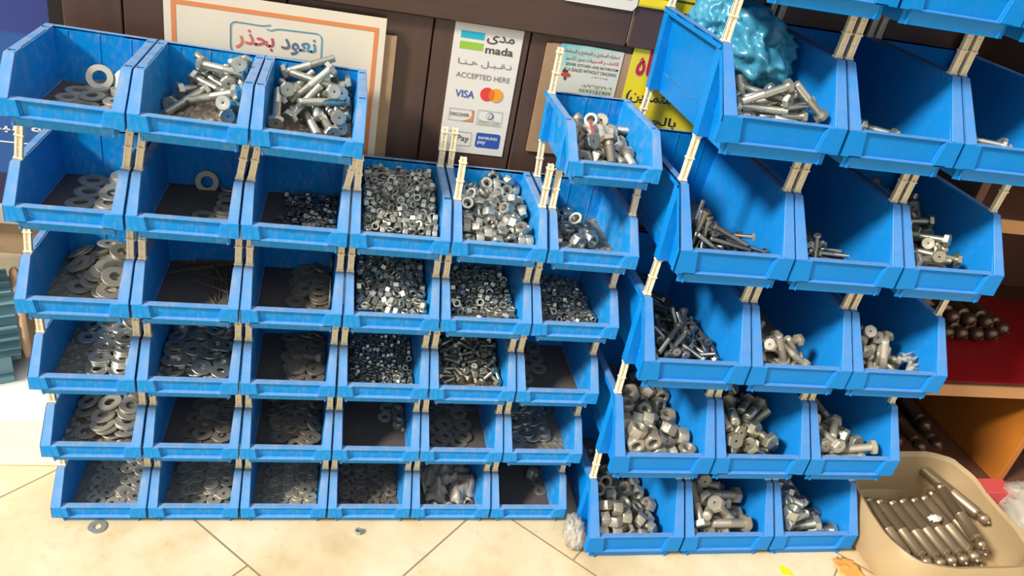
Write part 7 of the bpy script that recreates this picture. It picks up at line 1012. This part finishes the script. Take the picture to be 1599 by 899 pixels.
lay('shelf', (2.020, .300, .3195), (1.985, .53, .3195), 'dark rod lying apart at the right of the shelf pile', 'single shelf rod')
for i, (x, y) in enumerate(((1.815, .225), (1.868, .205), (1.925, .215), (1.90, .25))):
    z = .0175 if i < 3 else .050; lay('floor', (x, y, z), (x-.02, y+.19, z+.035), 'dark ball ended rod leaning in the lower cabinet compartment', 'rods in the lower compartment')
# sack with rods
t = NT('translucent_beige_film'); M['sack'] = t.fin(t.mix(t.noise(9, 6), lin(196, 170, 128), lin(160, 134, 96)), .4); t.b.inputs['Alpha'].default_value = .93
SX, SY = 1.668, -.062
def sring(rx, ry, z, seed, amp, n=48, back=0.0):
    out = []
    for k in range(n):
        a = 2*PI*k/n; w = 1+amp*(mnoise.noise(Vector((math.cos(a)*2+seed, math.sin(a)*2, seed)))+.5*mnoise.noise(Vector((math.cos(a)*5, math.sin(a)*5+seed, 1))))
        ca, sa = math.cos(a), math.sin(a); ca = math.copysign(abs(ca)**.5, ca); sa = math.copysign(abs(sa)**.5, sa)
        out.append((SX+rx*w*ca, SY+ry*w*sa, z*(1+.25*amp*5*mnoise.noise(Vector((math.cos(a)*3, seed, math.sin(a)*3))))+back*max(0, math.sin(a))))
    return out
rings = [sring(.02, .02, .004, 0, 0), sring(.150, .110, .004, 1, .05), sring(.165, .145, .012, 1, .04), sring(.174, .156, .050, 1.2, .03), sring(.168, .150, .084, 1.5, .03), sring(.162, .144, .100, 2, .03, back=.030), sring(.154, .136, .096, 2, .03, back=.026), sring(.156, .136, .060, 1.6, .03), sring(.152, .130, .030, 1.4, .05), sring(.15, .115, .014, 1, .05), sring(.02, .02, .010, 0, 0)]
b = MB(); n = 48; b.add([p for r_ in rings for p in r_], [(j*n+k, j*n+(k+1)%n, (j+1)*n+(k+1)%n, (j+1)*n+k) for j in range(len(rings)-1) for k in range(n)]+[tuple(range(n))[::-1], tuple(range((len(rings)-1)*n, len(rings)*n))])
obj('sack', b.mesh('sack', M['sack'], 0, True), label='open beige plastic sack of shiny rods on the floor beside the right rack', cat='sack')
for i, (x0, y0, x1, y1) in enumerate(((1.534, .010, 1.532, -.166), (1.560, .010, 1.556, -.168), (1.587, .010, 1.592, -.172), (1.617, .004, 1.622, -.172), (1.646, .008, 1.652, -.166), (1.677, .012, 1.682, -.164), (1.707, .018, 1.713, -.158), (1.737, .030, 1.745, -.140))):
    lay('sack', (x1, y1, .060), (x0, y0, .060), 'shiny bronze rod in the top layer inside the beige sack', 'rods in the top layer of the sack')
for i in range(8): lay('sack', (1.54+.029*i, -.150, .036), (1.535+.029*i, .026, .036), 'bronze rod in the lower layer inside the beige sack', 'rods in the lower layer of the sack')
lay('sack', (1.722, -.150, .084), (1.742, .026, .086), 'long bright rod lying on top of the others in the sack', 'single bright rod')
lay('sack', (1.800, -.070, .075), (1.735, .088, .085), 'bronze rod lying askew at the right of the sack', 'askew rod')
obj('paper_scrap', crumple('paper_scrap', .012, .008, .005, 4.4, M['paper'], .6, 3), loc=(1.672, -.062, .079), label='scrap of white paper lying on the rods in the sack', cat='paper')
# small things round the sack
obj('paper_ball', crumple('paper_ball', .026, .024, .026, 9.2, M['paper'], .5, 4), loc=(1.868, -.075, .030), label='crumpled white paper ball between the sack and the clear bag', cat='paper')
box_obj('red_box', (1.872, 1.945, .015, .060, 0, .075), flat('red_box_card', (196, 74, 74), .5), .001, label='small red box behind the paper ball', cat='box')
ob = obj('clear_bag', crumple('clear_bag', .050, .085, .055, 6.6, M['film_clear'], .3, 4), loc=(1.955, -.045, .056), label='clear plastic bag at the right beside the paper ball', cat='bag')
lb = bolt_mesh(.010, .05, M['bronze'])
for i, (x, y, r_) in enumerate(((1.838, -.135, .4), (1.853, -.150, 1.2), (1.880, -.125, 2.1), (1.868, -.170, .9), (1.895, -.150, .2))):
    obj('loose_bolt', lb, mw=Matrix.Translation((x, y, .0083+.001*(i % 2))) @ Matrix.Rotation(r_, 4, 'Z') @ Matrix.Rotation(PI/2, 4, 'X'), label='bronze bolt lying loose on the floor right of the sack', cat='bolt', group='loose bolts right of the sack')
place(nut_mesh(.027, .014, M['dusty']), 'hex_nut', 'l0c5', (.033, .120, .019), (math.radians(80), 0, .75), 'big pale nut standing among rusty washers in the last bottom bin', 'nut')
obj('orange_scrap', sheet('orange_scrap', .05, .055, flat('orange_wrap', (226, 156, 78), .6), 7.1, .006, 10), loc=(1.465, -.125, .001), label='crumpled orange wrapper by the right rack corner', cat='wrapper')
bq = MB(); bq.prism([(0, 0), (.022, -.004), (.020, .010), (.010, .020), (.0, .018)], lambda a, c: (a, c, 0), lambda a, c: (a, c, .0008)); obj('yellow_scrap', bq.mesh('yellow_scrap', flat('bright_yellow', (250, 214, 10), .5), 0), loc=(1.314, -.130, .0005), label='small bright yellow scrap on the floor by the bottom edge', cat='scrap')
obj('hex_nut', nut_mesh(.012, .007, M['zinc']), mw=Matrix.Translation((.507, -.020, .0037)), label='small bright nut lying alone on the floor tiles', cat='nut')
obj('washer', washer_mesh(.030, .012, .002, M['dusty']), mw=Matrix.Translation((.072, -.004, .0011)), label='dark washer on the floor under the bottom left bin', cat='washer')
obj('clear_wrap', crumple('clear_wrap', .016, .030, .026, 2.9, M['film_clear'], .4, 4), loc=(.905, -.045, .027), label='crumpled clear wrap on the floor between the two racks', cat='wrap')
